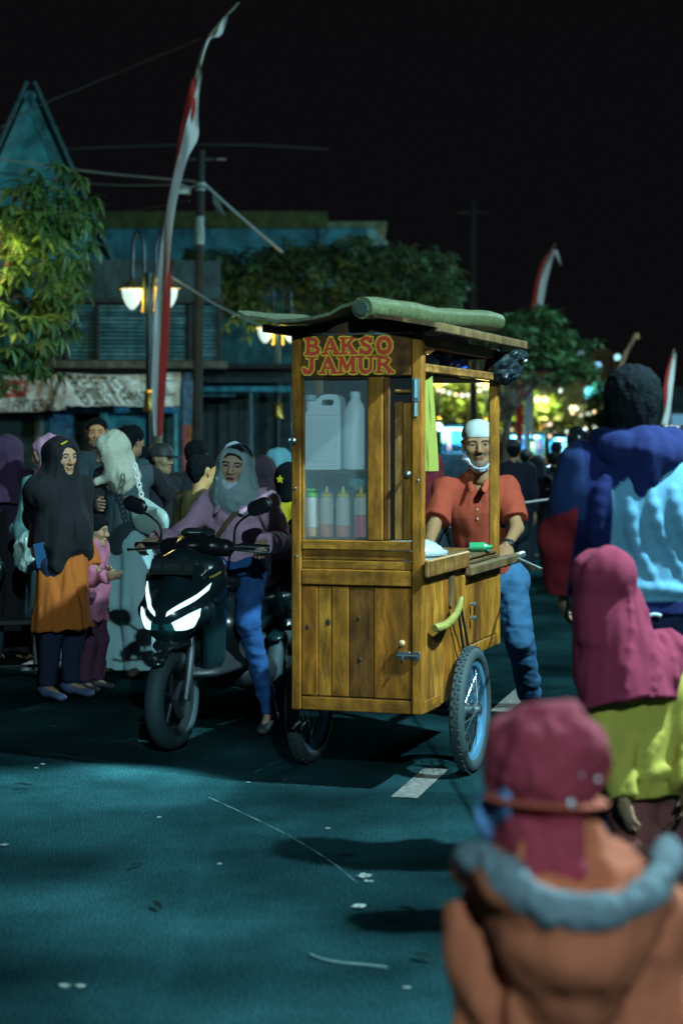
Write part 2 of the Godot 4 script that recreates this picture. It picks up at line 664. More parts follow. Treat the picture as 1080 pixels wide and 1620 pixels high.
# ---------------------------------------------------------------- people
# a skeleton for a standing adult of 1.7 m who faces +z (the left side of the person is +x)
func bones(h := 1.7, change := {}) -> Dictionary:
	var k := h / 1.7
	var j := {
		"pelvis": Vector3(0, 0.93, 0), "waist": Vector3(0, 1.05, 0.0), "chest": Vector3(0, 1.27, 0), "neck": Vector3(0, 1.44, -0.015), "head": Vector3(0, 1.585, 0.015),
		"shoulder_l": Vector3(0.175, 1.385, -0.015), "elbow_l": Vector3(0.225, 1.115, -0.03), "wrist_l": Vector3(0.235, 0.87, 0.05),
		"hip_l": Vector3(0.085, 0.90, 0), "knee_l": Vector3(0.10, 0.49, 0.02), "ankle_l": Vector3(0.11, 0.085, -0.02), "toe_l": Vector3(0.13, 0.03, 0.13),
	}
	for n in ["shoulder", "elbow", "wrist", "hip", "knee", "ankle", "toe"]:
		var v: Vector3 = j[n + "_l"]
		j[n + "_r"] = Vector3(-v.x, v.y, v.z)
	for n in j:
		j[n] = j[n] * k
	for n in change:
		j[n] = change[n]
	j.k = k
	return j

func head_pieces(f: Dictionary) -> Array:
	var P := [
		cap(Vector3(0, 0.033, -0.030), Vector3(0, 0.036, 0.018), 0.079, 0.073, 0.02),
		cap(Vector3(0, -0.010, 0.028), Vector3(0, -0.070, 0.040), 0.060, 0.042, 0.03, Vector3(1, 0, 0), 0.98),
		dot_piece(Vector3(0, -0.092, 0.058), 0.021, 0.03),
		dot_piece(Vector3(0.040, -0.062, 0.022), 0.024, 0.03), dot_piece(Vector3(-0.040, -0.062, 0.022), 0.024, 0.03),
		dot_piece(Vector3(0.040, -0.014, 0.060), 0.024, 0.025), dot_piece(Vector3(-0.040, -0.014, 0.060), 0.024, 0.025),
		cap(Vector3(-0.040, 0.031, 0.074), Vector3(0.040, 0.031, 0.074), 0.015, 0.015, 0.015),
		dot_piece(Vector3(0.031, 0.014, 0.100), 0.012, 0.014, Vector3.ZERO, 1.0, -1), dot_piece(Vector3(-0.031, 0.014, 0.100), 0.012, 0.012, Vector3.ZERO, 1.0, -1),
		cap(Vector3(0, 0.018, 0.088), Vector3(0, -0.022, 0.103), 0.009, 0.013, 0.010),
		dot_piece(Vector3(0.012, -0.026, 0.094), 0.0095, 0.008), dot_piece(Vector3(-0.012, -0.026, 0.094), 0.0095, 0.008),
		cap(Vector3(-0.014, -0.051, 0.085), Vector3(0.014, -0.051, 0.085), 0.0070, 0.0070, 0.010),
		cap(Vector3(-0.010, -0.061, 0.084), Vector3(0.010, -0.061, 0.084), 0.0080, 0.0080, 0.010),
		dot_piece(Vector3(0.031, 0.012, 0.0745), 0.0145, 0.008), dot_piece(Vector3(-0.031, 0.012, 0.0745), 0.0145, 0.008),
		cap(Vector3(0, -0.06, -0.015), Vector3(0, -0.17, -0.035), 0.052, 0.055, 0.03),
	]
	if not f.get("no_ears", false):
		for s in [-1.0, 1.0]:
			P.append(cap(Vector3(0.080 * s, 0.020, -0.008), Vector3(0.075 * s, -0.020, 0.0), 0.019, 0.012, 0.006, Vector3(s, 0, -0.5).normalized(), 0.45))
			P.append(cap(Vector3(0.088 * s, 0.012, -0.001), Vector3(0.085 * s, -0.004, 0.003), 0.007, 0.006, 0.004, Vector3.ZERO, 1.0, -1))
	return P

func face_paint(f: Dictionary) -> Callable:
	var skin: Color = f.get("skin", Color(0.30, 0.15, 0.085))
	var lips: Color = f.get("lips", skin * Color(0.85, 0.55, 0.55))
	var brow: Color = f.get("brow", Color(0.012, 0.010, 0.009))
	var gaze: float = f.get("gaze", 0.0)
	var grey: float = f.get("beard", 0.0)
	return func(p: Vector3) -> Color:
		var c := skin
		if p.z > 0.045:
			var n := noise_a.get_noise_3d(p.x * 40, p.y * 40, p.z * 40)
			c = c * (1.0 + 0.10 * n)
			if absf(p.x) < 0.03 and p.y < 0.0 and p.y > -0.04: c = c * Color(1.06, 0.97, 0.95)
			for s in [-1.0, 1.0]:
				var ex: float = p.x * s
				var by: float = 0.0305 - pow((ex - 0.030) / 0.024, 2.0) * 0.006
				if ex > 0.012 and ex < 0.052 and absf(p.y - by) < 0.0045: c = brow
				var e := Vector2((ex - 0.031) / 0.0150, (p.y - 0.0105) / 0.0050)
				if e.length() < 1.0 and p.z > 0.06:
					c = Color(0.17, 0.15, 0.14)
					if absf(p.x - (0.031 * s + gaze)) < 0.0072: c = Color(0.010, 0.008, 0.007)
				elif e.length() < 1.45 and p.y > 0.0115 and p.z > 0.06: c = skin * 0.35
			if absf(p.x) < 0.020 - absf(p.y + 0.056) * 0.8 and p.y < -0.0465 and p.y > -0.0665 and p.z > 0.078:
				c = lips
				if absf(p.y + 0.0560) < 0.0012: c = lips * 0.5
			if grey > 0.0:
				if absf(p.x) < 0.031 and p.y > -0.048 and p.y < -0.033 - absf(p.x) * 0.2 and p.z > 0.075 and p.y < -0.034: c = skin.lerp(Color(0.03, 0.028, 0.026), grey)
				if p.y < -0.072 and absf(p.x) < 0.028: c = skin.lerp(Color(0.16, 0.15, 0.14), 0.55 * grey)
		return c

# palm, four bent fingers and a thumb; dir points from the wrist to the knuckles, palm is the way the palm looks, side is +1 when the thumb lies towards dir x palm
func hand_pieces(w: Vector3, dir: Vector3, palm: Vector3, side := 1.0, curl := 0.5, k := 1.0) -> Array:
	dir = dir.normalized()
	palm = (palm - dir * palm.dot(dir)).normalized()
	var across := dir.cross(palm).normalized() * side
	var P := [cap(w - dir * 0.02 * k, w + dir * 0.045 * k, 0.027 * k, 0.036 * k, 0.015, palm, 0.5), cap(w + dir * 0.045 * k, w + dir * 0.082 * k, 0.037 * k, 0.036 * k, 0.012, palm, 0.45)]
	var lens := [0.066, 0.075, 0.070, 0.054]
	for i in 4:
		var root := w + (dir * 0.088 + across * (0.029 - 0.0195 * i)) * k
		var d := dir.rotated(across * side, -0.0).normalized()
		var p0 := root
		var fan := across * (0.16 - 0.11 * i)
		var a := 0.0
		for sgm in 3:
			a += curl * [0.75, 1.0, 0.8][sgm]
			var dd := ((dir + fan * 0.5) * cos(a) + palm * sin(a)).normalized()
			var p1: Vector3 = p0 + dd * lens[i] * [0.45, 0.32, 0.26][sgm] * k
			P.append(cap(p0, p1, (0.0092 - 0.0008 * sgm) * k, (0.0086 - 0.0008 * sgm) * k, 0.004))
			p0 = p1
	var t0 := w + (dir * 0.02 + across * 0.026) * k
	var t1 := t0 + (dir * 0.030 + across * 0.026 + palm * 0.012) * k
	var t2 := t1 + (dir * (0.030 - 0.012 * curl) + across * 0.004 + palm * (0.008 + 0.02 * curl)) * k
	P.append(cap(t0, t1, 0.0135 * k, 0.0105 * k, 0.012))
	P.append(cap(t1, t2, 0.0105 * k, 0.0085 * k, 0.004))
	return P

func body_pieces(j: Dictionary) -> Array:
	var k: float = j.k
	var z := Vector3(0, 0, 1)
	var P := [
		cap(j.pelvis, j.chest, 0.115 * k, 0.125 * k, 0.05, z, 0.66), cap(j.shoulder_l, j.shoulder_r, 0.052 * k, 0.052 * k, 0.05),
		cap(j.chest, j.neck, 0.085 * k, 0.052 * k, 0.05), cap(j.neck, j.head + (j.neck - j.head) * 0.4, 0.050 * k, 0.050 * k, 0.02),
	]
	for s in ["_l", "_r"]:
		P.append(cap(j["shoulder" + s], j["elbow" + s], 0.046 * k, 0.036 * k, 0.03))
		P.append(cap(j["elbow" + s], j["wrist" + s], 0.038 * k, 0.025 * k, 0.02))
		P.append(cap(j["hip" + s], j["knee" + s], 0.072 * k, 0.050 * k, 0.04))
		P.append(cap(j["knee" + s], j["ankle" + s], 0.050 * k, 0.034 * k, 0.03))
		P.append(cap(j["ankle" + s], j["toe" + s], 0.034 * k, 0.022 * k, 0.02))
	return P

# garments as lists of pieces
func shirt_pieces(j: Dictionary, sleeve: float, hem: float, loose := 0.0, cuff := 0.0) -> Array:
	var k: float = j.k
	var z := Vector3(0, 0, 1)
	var down: Vector3 = j.pelvis + (j.pelvis - j.chest).normalized() * hem
	var P := [
		cap(j.chest, down, 0.148 * k + loose, 0.150 * k + loose * 1.4, 0.05, z, 0.70, 1),
		cap(j.shoulder_l, j.shoulder_r, 0.066 * k, 0.066 * k, 0.06),
		cap(j.chest + Vector3(0, 0.02, 0), j.neck, 0.125 * k, 0.056 * k, 0.05, z, 0.75),
	]
	for s in ["_l", "_r"]:
		var e: Vector3 = j["elbow" + s]
		var sh: Vector3 = j["shoulder" + s]
		var w: Vector3 = j["wrist" + s]
		if sleeve <= 1.0:
			P.append(cap(sh, sh.lerp(e, sleeve), 0.064 * k + loose * 0.4, 0.062 * k + loose * 0.6 + cuff, 0.03, Vector3.ZERO, 1.0, 1))
		else:
			P.append(cap(sh, e, 0.062 * k + loose * 0.4, 0.053 * k + loose * 0.4, 0.03))
			P.append(cap(e, e.lerp(w, sleeve - 1.0), 0.053 * k + loose * 0.4, 0.036 * k + loose * 0.4 + cuff, 0.02, Vector3.ZERO, 1.0, 1))
	return P

func trouser_pieces(j: Dictionary, flare := 0.0, loose := 0.0, length := 0.97) -> Array:
	var k: float = j.k
	var z := Vector3(0, 0, 1)
	var P := [cap(j.hip_l, j.hip_r, 0.098 * k + loose, 0.098 * k + loose, 0.04), cap(j.pelvis + Vector3(0, 0.10 * k, 0), j.pelvis, 0.132 * k, 0.14 * k, 0.04, z, 0.7)]
	for s in ["_l", "_r"]:
		P.append(cap(j["hip" + s], j["knee" + s], 0.090 * k + loose, 0.066 * k + loose + flare * 0.4, 0.03))
		P.append(cap(j["knee" + s], j["knee" + s].lerp(j["ankle" + s], length), 0.064 * k + loose + flare * 0.4, 0.047 * k + loose + flare, 0.03, Vector3.ZERO, 1.0, 1))
	return P

func shoe_pieces(j: Dictionary, s: String) -> Array:
	var k: float = j.k
	var a: Vector3 = j["ankle" + s]
	var t: Vector3 = j["toe" + s]
	return [cap(a + (t - a) * -0.25 - Vector3(0, 0.03 * k, 0), t, 0.042 * k, 0.038 * k, 0.02, Vector3(0, 1, 0), 0.7), cap(a, a - Vector3(0, 0.03 * k, 0), 0.040 * k, 0.042 * k, 0.02)]

# in the head's own axes: a scarf round the face, then down over neck and shoulders
func hijab_pieces(neck: Vector3, drop: Vector3, r0: float, r1: float, open := 1.0, squash := 0.75, tail := 0.0) -> Array:
	var P := [
		cap(Vector3(0, 0.035, -0.040), Vector3(0, 0.038, 0.010), 0.101, 0.090, 0.03),
		cap(Vector3(0, 0.0, -0.01), Vector3(0, -0.09, 0.012), 0.098, 0.082, 0.04),
		cap(Vector3(0, -0.08, 0.0), neck, 0.085, 0.085, 0.05),
		cap(neck, drop, r0, r1, 0.06, Vector3(0, 0, 1), squash, 1),
	]
	P.append(cap(Vector3(0, 0.022, 0.115), Vector3(0, -0.050, 0.125), 0.062 * open, 0.056 * open, 0.008, Vector3(0, 0, 1), 1.3, -1))
	return P

func hair_pieces(kind: String) -> Array:
	var P := [cap(Vector3(0, 0.045, -0.040), Vector3(0, 0.050, 0.012), 0.085, 0.078, 0.02)]
	if kind == "full":
		P = [cap(Vector3(0, 0.045, -0.045), Vector3(0, 0.055, 0.015), 0.095, 0.088, 0.02), cap(Vector3(0, -0.02, -0.055), Vector3(0, -0.05, -0.05), 0.070, 0.055, 0.03)]
	elif kind == "bob":
		P = [cap(Vector3(0, 0.045, -0.04), Vector3(0, 0.05, 0.01), 0.093, 0.086, 0.02), cap(Vector3(0, 0, -0.05), Vector3(0, -0.09, -0.045), 0.085, 0.075, 0.03)]
	else:
		P.append(cap(Vector3(0, 0.0, -0.06), Vector3(0, -0.035, -0.05), 0.058, 0.045, 0.03))
	P.append(cap(Vector3(0, -0.035, 0.10), Vector3(0, 0.005, 0.085), 0.075, 0.062, 0.012, Vector3.ZERO, 1.0, -1))
	P.append(cap(Vector3(0.09, -0.02, 0.01), Vector3(-0.09, -0.02, 0.01), 0.030, 0.030, 0.01, Vector3.ZERO, 1.0, -1))
	return P

# f: at, yaw, bones, head [yaw, pitch, roll] in degrees, head_size, skin, cells [body, head], hands {"_l": [dir, palm, side, curl]}, and garments [name, pieces, material, cell, fold height]; a piece list given as
# a Callable is made in the head's axes
func person(label: String, category: String, f: Dictionary, group := "") -> Node3D:
	var j: Dictionary = f.bones
	var root := thing("person", label, category, f.at, f.get("yaw", 0.0), group)
	var cells: Array = f.get("cells", [0.022, 0.009])
	var hs: float = f.get("head_size", j.k * 1.0)
	var ha: Array = f.get("head", [0, 0, 0])
	var hb := Basis.from_euler(Vector3(deg_to_rad(ha[1]), deg_to_rad(ha[0]), deg_to_rad(ha[2])))
	var hx := Transform3D(hb * Basis.from_scale(Vector3(f.get("head_wide", 1.0), 1, 1) * hs), j.head)
	var skin: Color = f.get("skin", Color(0.30, 0.15, 0.085))
	var s := Flesh.new()
	s.add(nets(body_pieces(j), cells[0]), skin)
	s.add(nets(head_pieces(f), cells[1]), face_paint(f), hx)
	for h in ["_l", "_r"]:
		var d: Array = f.get("hands", {}).get(h, [])
		if d.is_empty():
			d = [j["wrist" + h] - j["elbow" + h], Vector3(-1 if h == "_l" else 1, 0, 0.2), -1.0 if h == "_l" else 1.0, 0.35]
		if d[0] is Vector3:
			s.add(nets(hand_pieces(j["wrist" + h], d[0], d[1], d[2], d[3], j.k * d[4] if d.size() > 4 else j.k), f.get("hand_cell", 0.008)), skin * Color(0.95, 0.92, 0.92))
	var sk := plain(1, 1, 1, 0.55)
	if not mats.has("skin"):
		var m := StandardMaterial3D.new()
		m.roughness = 0.55; m.vertex_color_use_as_albedo = true; m.metallic_specular = 0.35
		m.subsurf_scatter_enabled = true; m.subsurf_scatter_strength = 0.08
		mats.skin = m
	sk = mats.skin
	part("body", s.done(), sk, root)
	for g in f.get("garments", []):
		var cell: float = g[3]
		var amp: float = g[4] if g.size() > 4 else 0.0
		var col = g[5] if g.size() > 5 else Color.WHITE
		var fr: Vector3 = g[6] if g.size() > 6 else Vector3(9, 3, 9)
		var on_head: bool = g.size() > 7 and g[7]
		var sg := Flesh.new()
		sg.add(nets(g[1], cell, amp, fr), col, hx if on_head else Transform3D())
		part(g[0], sg.done(), g[2], root)
	root.set_meta("hx", hx)
	return root

func into_head(f: Dictionary, p: Vector3) -> Vector3:   # a point of the person's axes in the head's axes
	var ha: Array = f.get("head", [0, 0, 0])
	var hb := Basis.from_euler(Vector3(deg_to_rad(ha[1]), deg_to_rad(ha[0]), deg_to_rad(ha[2])))
	return Transform3D(hb.scaled(Vector3.ONE * f.get("head_size", f.bones.k)), f.bones.head).affine_inverse() * p

func add_part(root: Node3D, called: String, pieces: Array, m: Material, h: float, amp := 0.0, on_head := false, col = Color.WHITE, fr := Vector3(9, 3, 9)) -> MeshInstance3D:
	var s := Flesh.new()
	s.add(nets(pieces, h, amp, fr), col, root.get_meta("hx") if on_head else Transform3D())
	return part(called, s.done(), m, root)

func shoes(root: Node3D, j: Dictionary, m: Material, h := 0.014) -> void:
	for s in ["_l", "_r"]:
		add_part(root, "shoe", shoe_pieces(j, s), m, h)

# ---------------------------------------------------------------- the setting
const WHITE_LIGHT := Color(0.52, 0.92, 1.0)

func unseen_lamp(label: String, base: Vector3, reach: float, h: float, e: float):   # tall cold white lamp out of view; its kind and place are chosen
	var o := thing("unseen_lamp", label, "street lamp", base, 0.0, "unseen cold white lamps out of view")
	var grey := plain(0.10, 0.12, 0.13, 0.5, 0.6)
	var s := soup()
	s.lathe([Vector2(0.0, 0.0), Vector2(0.14, 0.0), Vector2(0.14, 0.3), Vector2(0.09, 0.4), Vector2(0.05, h - 0.2), Vector2(0.0, h - 0.2)], 14)
	part("pole", s.done(), grey, o)
	s = soup()
	s.tube(curve([Vector3(0, h - 0.3, 0), Vector3(-reach * 0.3, h + 0.02, 0), Vector3(-reach * 0.85, h + 0.06, 0)], 6), 0.032, 8)
	part("arm", s.done(), grey, o)
	boxp("lamp_housing", Vector3(-reach, h + 0.06, 0), Vector3(0.40, 0.07, 0.22), grey, o, 0.02)
	boxp("lamp_glass", Vector3(-reach, h, 0), Vector3(0.30, 0.035, 0.16), glow(WHITE_LIGHT.r, WHITE_LIGHT.g, WHITE_LIGHT.b, 6.0), o, 0.01)
	omni("unseen_lamp_light", base + Vector3(-reach, h, 0), lin(WHITE_LIGHT.r, WHITE_LIGHT.g, WHITE_LIGHT.b), e, 0.08, 90.0)

func unseen_lamps():   # lamps out of view, placed for the road shadows and the lit fronts
	unseen_lamp("unseen lamp out of view at right, placed to throw the road shadows", Vector3(4.1, 0, -6.2), 0.9, 5.0, 105.0)
	unseen_lamp("unseen lamp behind the camera, placed to light the cart front and the rider", Vector3(3.2, 0, 5.5), 2.0, 6.3, 130.0)
	unseen_lamp("unseen lamp out of view beyond the vendor, placed to light the buildings", Vector3(6.4, 0, -23.0), 0.9, 5.4, 45.0)
	unseen_lamp("unseen lamp farther off at right, placed to light the buildings", Vector3(9.2, 0, -35.0), 0.9, 5.4, 70.0)

func ground():
	var m := StandardMaterial3D.new()
	m.albedo_color = lin(0.046, 0.152, 0.174)
	m.roughness = 0.9
	m.specular_mode = BaseMaterial3D.SPECULAR_DISABLED
	m.albedo_texture = tex.asphalt
	m.normal_enabled = true; m.normal_texture = tex.asphalt_bump; m.normal_scale = 1.2
	m.uv1_triplanar = true; m.uv1_world_triplanar = true; m.uv1_scale = Vector3.ONE * 0.9
	m.detail_enabled = true
	m.detail_albedo = tex.stain
	m.detail_blend_mode = BaseMaterial3D.BLEND_MODE_MUL
	m.detail_uv_layer = BaseMaterial3D.DETAIL_UV_2
	m.uv2_triplanar = true; m.uv2_world_triplanar = true; m.uv2_scale = Vector3.ONE * 0.13
	mats.asphalt = m
	var s := soup()
	s.quad(Vector3(-250, 0, 60), Vector3(-250, 0, -500), Vector3(250, 0, -500), Vector3(250, 0, 60))
	structure("road", s.done(0.0), m)
	# lane dashes: they run along the street
	var paint := worn(0.24, 0.215, 0.20, 0.7, 3.0)
	var dir := Vector3(0.245, 0, -1).normalized()
	var side := Vector3(-dir.z, 0, dir.x) * 0.058
	var a := on_ground(639, 8.12)
	for k in 2:
		var p := a + dir * (k * 2.6)
		var q := p + dir * (0.72 if k == 0 else 1.1)
		s = soup()
		var off := Vector3(0, 0.004, 0)
		s.quad(p - side + off, q - side + off, q + side + off, p + side + off)
		structure("lane_marking", s.done(0.0), paint)
	# a thin pale line curving across the asphalt
	s = soup()
	var line_points := []
	for v in [[330, 1262], [390, 1290], [460, 1325], [520, 1362], [565, 1398]]:
		line_points.append(on_ground(v[0], EYE * FOCAL / (v[1] - 690.0)))
	line_points = curve(line_points, 6)
	for i in line_points.size() - 1:
		var wob := Vector3(0.0022 + 0.0014 * sin(i * 2.1), 0, 0)
		var hgt := Vector3(0, 0.003, 0)
		s.quad(line_points[i] - wob + hgt, line_points[i + 1] - wob + hgt, line_points[i + 1] + wob + hgt, line_points[i] + wob + hgt)
	structure("pale_road_line", s.done(0.0), worn(0.016, 0.088, 0.105, 0.9, 3.0))
	# pavement on the far left with its kerb stones
	var st := Vector3(0.16, 0, -1).normalized()
	var left := Vector3(-1, 0, -0.16).normalized()
	var k0 := Vector3(-5.3, 0, -8)
	s = soup(0.5)
	var outline := [k0 + left * 0.15, k0 + left * 14.0, k0 + left * 14.0 + st * 80.0, k0 + left * 0.15 + st * 80.0]
	s.quad(outline[0] + Vector3(0, 0.13, 0), outline[1] + Vector3(0, 0.13, 0), outline[2] + Vector3(0, 0.13, 0), outline[3] + Vector3(0, 0.13, 0))
	s.quad(outline[0], outline[0] + Vector3(0, 0.13, 0), outline[3] + Vector3(0, 0.13, 0), outline[3])
	var pave := structure("pavement", s.done(0.0), worn(0.07, 0.10, 0.10, 0.85, 0.6))
	var stone := box_mesh(Vector3(0.15, 0.16, 0.97), 0.02)
	var yaw := atan2(-st.x, -st.z)
	for k in 40:
		var o := part("kerb_stone", stone, worn(0.16, 0.17, 0.16, 0.85, 0.9) if k % 2 == 0 else worn(0.035, 0.04, 0.04, 0.85, 0.9), pave, Transform3D(Basis(Vector3.UP, yaw), k0 + left * 0.075 + st * (0.5 + k) + Vector3(0, 0.07, 0)))
		o.set_meta("kind", "structure")

func wall_box(called: String, px0: float, px1: float, y0: float, y1: float, d: float, thick: float, m: Material, parent: Node, bev := 0.01) -> MeshInstance3D:   # a block whose front is at depth d
	var a := at(px0, y1, d)
	var b := at(px1, y0, d)
	var c := (a + b) * 0.5
	c.z -= thick * 0.5
	return boxp(called, c, Vector3(absf(b.x - a.x), absf(b.y - a.y), thick), m, parent, bev)

func swing(o: Node3D, pivot: Vector3, turn: float):   # turns a building about an upright line through a point
	var p := Vector3(pivot.x, 0, pivot.z)
	o.transform = Transform3D(Basis(), p) * Transform3D(Basis(Vector3.UP, turn), Vector3.ZERO) * Transform3D(Basis(), -p)

func buildings():
	# the house with the steep gable
	var d := 36.0
	var o := thing("gable_house", "pale house with a steep pointed gable behind the left tree", "building")
	var plaster := worn(0.06, 0.42, 0.50, 0.9, 0.25)
	var s := soup(0.3)
	var out := PackedVector2Array()
	for v in [[-74, 420], [48, 142], [172, 420], [172, 850], [-74, 850]]:
		var p := at(v[0], v[1], d)
		out.append(Vector2(p.x, maxf(p.y, 0.0)))
	s.slab(out, -d - 8.0, -d)
	part("wall", s.done(0.0), plaster, o)
	var tile := worn(0.05, 0.17, 0.20, 0.8, 0.8)
	for e in [[[-86, 446], [48, 138]], [[48, 138], [184, 446]]]:
		var a := at(e[0][0], e[0][1], d); var b := at(e[1][0], e[1][1], d)
		var m2 := (a + b) * 0.5
		var ang := atan2(b.y - a.y, b.x - a.x)
		boxp("roof", m2 + Vector3(-sin(ang), cos(ang), 0) * 0.07 + Vector3(0, 0, -3.85), Vector3(a.distance_to(b), 0.07, 8.7), tile, o, 0.01, Vector3(0, 0, ang))
		boxp("barge_board", m2 + Vector3(sin(ang), -cos(ang), 0) * 0.10 + Vector3(0, 0, 0.045), Vector3(a.distance_to(b) * 0.97, 0.18, 0.08), worn(0.12, 0.5, 0.58, 0.9, 0.3), o, 0.01, Vector3(0, 0, ang))
	swing(o, at(48, 142, d), 0.19)
	# the long building with the yellowish parapet
	o = thing("parapet_building", "long flat roofed pale building with a yellow olive parapet band", "building")
	d = 44.0
	wall_box("wall", 150, 516, 360, 850, d, 9.0, worn(0.035, 0.19, 0.24, 0.9, 0.2), o)
	wall_box("parapet", 140, 518, 334, 361, d - 0.15, 9.2, worn(0.06, 0.085, 0.016, 0.9, 0.4), o)
	wall_box("wall", 517, 592, 359, 850, d + 1.2, 7.0, worn(0.04, 0.22, 0.28, 0.9, 0.2), o)
	wall_box("cornice", 514, 612, 350, 360, d + 1.0, 7.2, worn(0.14, 0.20, 0.10, 0.9, 0.4), o)
	var r0 := at(592.5, 362, d + 1.2); var r1 := at(614, 368, d + 4.5)
	s = soup()
	s.slab(PackedVector2Array([Vector2(0, 0), Vector2(r0.distance_to(r1), 0), Vector2(r0.distance_to(r1), r0.y), Vector2(0, r0.y)]), -0.2, 0.0)
	part("side_wall", s.done(0.0), worn(0.16, 0.40, 0.40, 0.9, 0.3), o, Transform3D(Basis(Vector3.UP, -atan2(r1.z - r0.z, r1.x - r0.x)), Vector3(r0.x + 0.02, 0, r0.z + 0.05)))  # paler tone carries the brighter light on this side
	wall_box("downpipe", 512, 515, 362, 560, d - 0.22, 0.1, plain(0.05, 0.07, 0.07), o)
	# the shop under it: an upper floor of slats over a slab, shopfront beneath
	o = thing("slatted_shop", "two storey shop with a slatted shutter upstairs and blue framed shopfront", "building")
	d = 29.5
	wall_box("wall", 60, 352, 412, 476, d + 0.4, 4.0, worn(0.05, 0.10, 0.11, 0.9, 0.4), o)
	wall_box("wall", 70, 350, 476, 572, d + 0.5, 3.8, worn(0.04, 0.06, 0.065, 0.9, 0.4), o)
	wall_box("lintel", 60, 354, 473, 480, d, 0.3, worn(0.03, 0.035, 0.04, 0.8, 0.5), o)
	var slat_a := worn(0.08, 0.28, 0.34, 0.55, 0.9)
	var slat_b := worn(0.13, 0.36, 0.42, 0.55, 0.9)
	var slat_c := worn(0.05, 0.19, 0.24, 0.6, 0.9)
	for sec in [[112, 152], [160, 296], [308, 346]]:
		for k in 14:
			var y: float = 483.0 + k * 6.3
			var a := at(sec[0], y + 5.2, d + 0.2); var b := at(sec[1], y, d + 0.2)
			boxp("slat", (a + b) * 0.5, Vector3(b.x - a.x, (b.y - a.y) * 0.86, 0.022), [slat_a, slat_b, slat_c, slat_a][rng.randi() % 4], o, 0.004, Vector3(-0.5 + rng.randf_range(-0.06, 0.06), 0, rng.randf_range(-0.003, 0.003)))
	for px in [108, 156, 302, 348]:
		wall_box("post", px - 3.5, px + 3.5, 476, 572, d + 0.1, 0.12, worn(0.025, 0.03, 0.035), o)
	wall_box("slab", 62, 352, 571, 583, d - 0.9, 2.4, worn(0.13, 0.13, 0.11, 0.9, 0.6), o)
	wall_box("slab_edge", 62, 352, 583.3, 586, d - 0.7, 2.0, worn(0.03, 0.03, 0.03), o)
	# shopfront
	var teal := worn(0.03, 0.22, 0.30, 0.8, 0.5)
	var blue := worn(0.06, 0.42, 0.75, 0.6, 0.6)
	wall_box("wall", -60, 62, 650, 850, d + 0.5, 3.0, worn(0.035, 0.10, 0.11, 0.85, 0.5), o)
	wall_box("wall", 62, 124, 640, 850, d + 0.55, 3.0, teal, o)
	wall_box("window", 62, 76, 656, 700, d + 0.46, 0.06, worn(0.30, 0.55, 0.62, 0.5), o)
	wall_box("shutter_panel", 84, 121, 654, 704, d + 0.44, 0.06, worn(0.03, 0.28, 0.60, 0.6), o)
	wall_box("doorway", 124, 170, 648, 850, d + 1.2, 0.1, worn(0.018, 0.03, 0.032), o)  # dark sheet paints the shade inside the doorway
	wall_box("wall", 172, 240, 650, 850, d + 0.5, 3.0, worn(0.04, 0.30, 0.40, 0.85, 0.5), o)
	wall_box("wall", 240, 290, 650, 850, d + 0.6, 2.9, worn(0.03, 0.10, 0.11, 0.85, 0.5), o)
	wall_box("beam", 106, 286, 644, 654, d + 0.3, 0.2, blue, o)
	for px in [172, 281]:
		wall_box("post", px - 3, px + 3, 654, 800, d + 0.28, 0.16, worn(0.12, 0.60, 0.80, 0.6), o)
	wall_box("wall", -90, 60, 588, 652, d + 0.7, 2.8, worn(0.05, 0.10, 0.11, 0.85, 0.5), o)
	wall_box("wall", 60, 292, 588, 644, d + 0.7, 2.8, worn(0.05, 0.10, 0.11, 0.85, 0.5), o)
	swing(o, at(352, 580, d), 0.085)
	# the painted post beside it
	var pp := thing("painted_post", "thin post painted blue, white, pink and orange beside the shopfront", "post")
	wall_box("upper_post", 289, 304, 588, 672, d - 0.5, 0.15, worn(0.06, 0.18, 0.32, 0.7), pp)
	wall_box("lower_post", 289, 296, 672.3, 800, d - 0.48, 0.1, worn(0.55, 0.10, 0.13, 0.7), pp)
	wall_box("lower_post", 296.3, 303, 672.3, 800, d - 0.48, 0.12, worn(0.50, 0.17, 0.05, 0.7), pp)
	# the dark stall to the right of it
	o = thing("dark_stall", "dark stall with a pale blue beam right of the shop", "stall")
	var dd := 33.0
	wall_box("back_wall", 304, 470, 580, 850, dd + 1.5, 0.3, worn(0.03, 0.06, 0.06, 0.85, 0.5), o)
	wall_box("canopy", 300, 475, 575, 583, dd - 0.6, 3.0, worn(0.02, 0.025, 0.03), o)
	wall_box("sign_board", 306, 470, 588, 606, dd - 0.1, 0.1, worn(0.03, 0.055, 0.06), o)
	wall_box("beam", 306, 470, 611, 620, dd - 0.05, 0.2, worn(0.05, 0.34, 0.46), o)
	wall_box("beam", 306, 372, 623, 628, dd, 0.2, worn(0.06, 0.16, 0.2), o)
	for px in [397, 462]:
		wall_box("post", px - 2.5, px + 2.5, 621, 845, dd, 0.1, worn(0.12, 0.27, 0.31), o)
	for k in 5:
		wall_box("shutter_panel", 310 + k * 17.0, 326 + k * 17.0, 632, 845, dd + 1.0, 0.08, worn(0.03 + 0.006 * (k % 2), 0.06, 0.06, 0.7), o)  # dark panels paint the shade of the stall interior
	# two printed cloth banners under the slab
	banner("torn red and white printed banner hanging at the left shop edge", [[-60, 590], [106, 588], [104, 648], [-60, 656]], d - 0.75, 0)
	banner("white printed banner with dark slanting lines hanging under the slab", [[104, 590], [286, 588], [284, 643], [100, 642]], d - 0.70, 1)
	# far dark building mass on the right horizon
	o = thing("far_shop_row", "low dark shop row at the far end of the street", "building")
	wall_box("wall", 640, 940, 596, 700, 130, 6.0, worn(0.05, 0.09, 0.10, 0.9, 0.1), o)
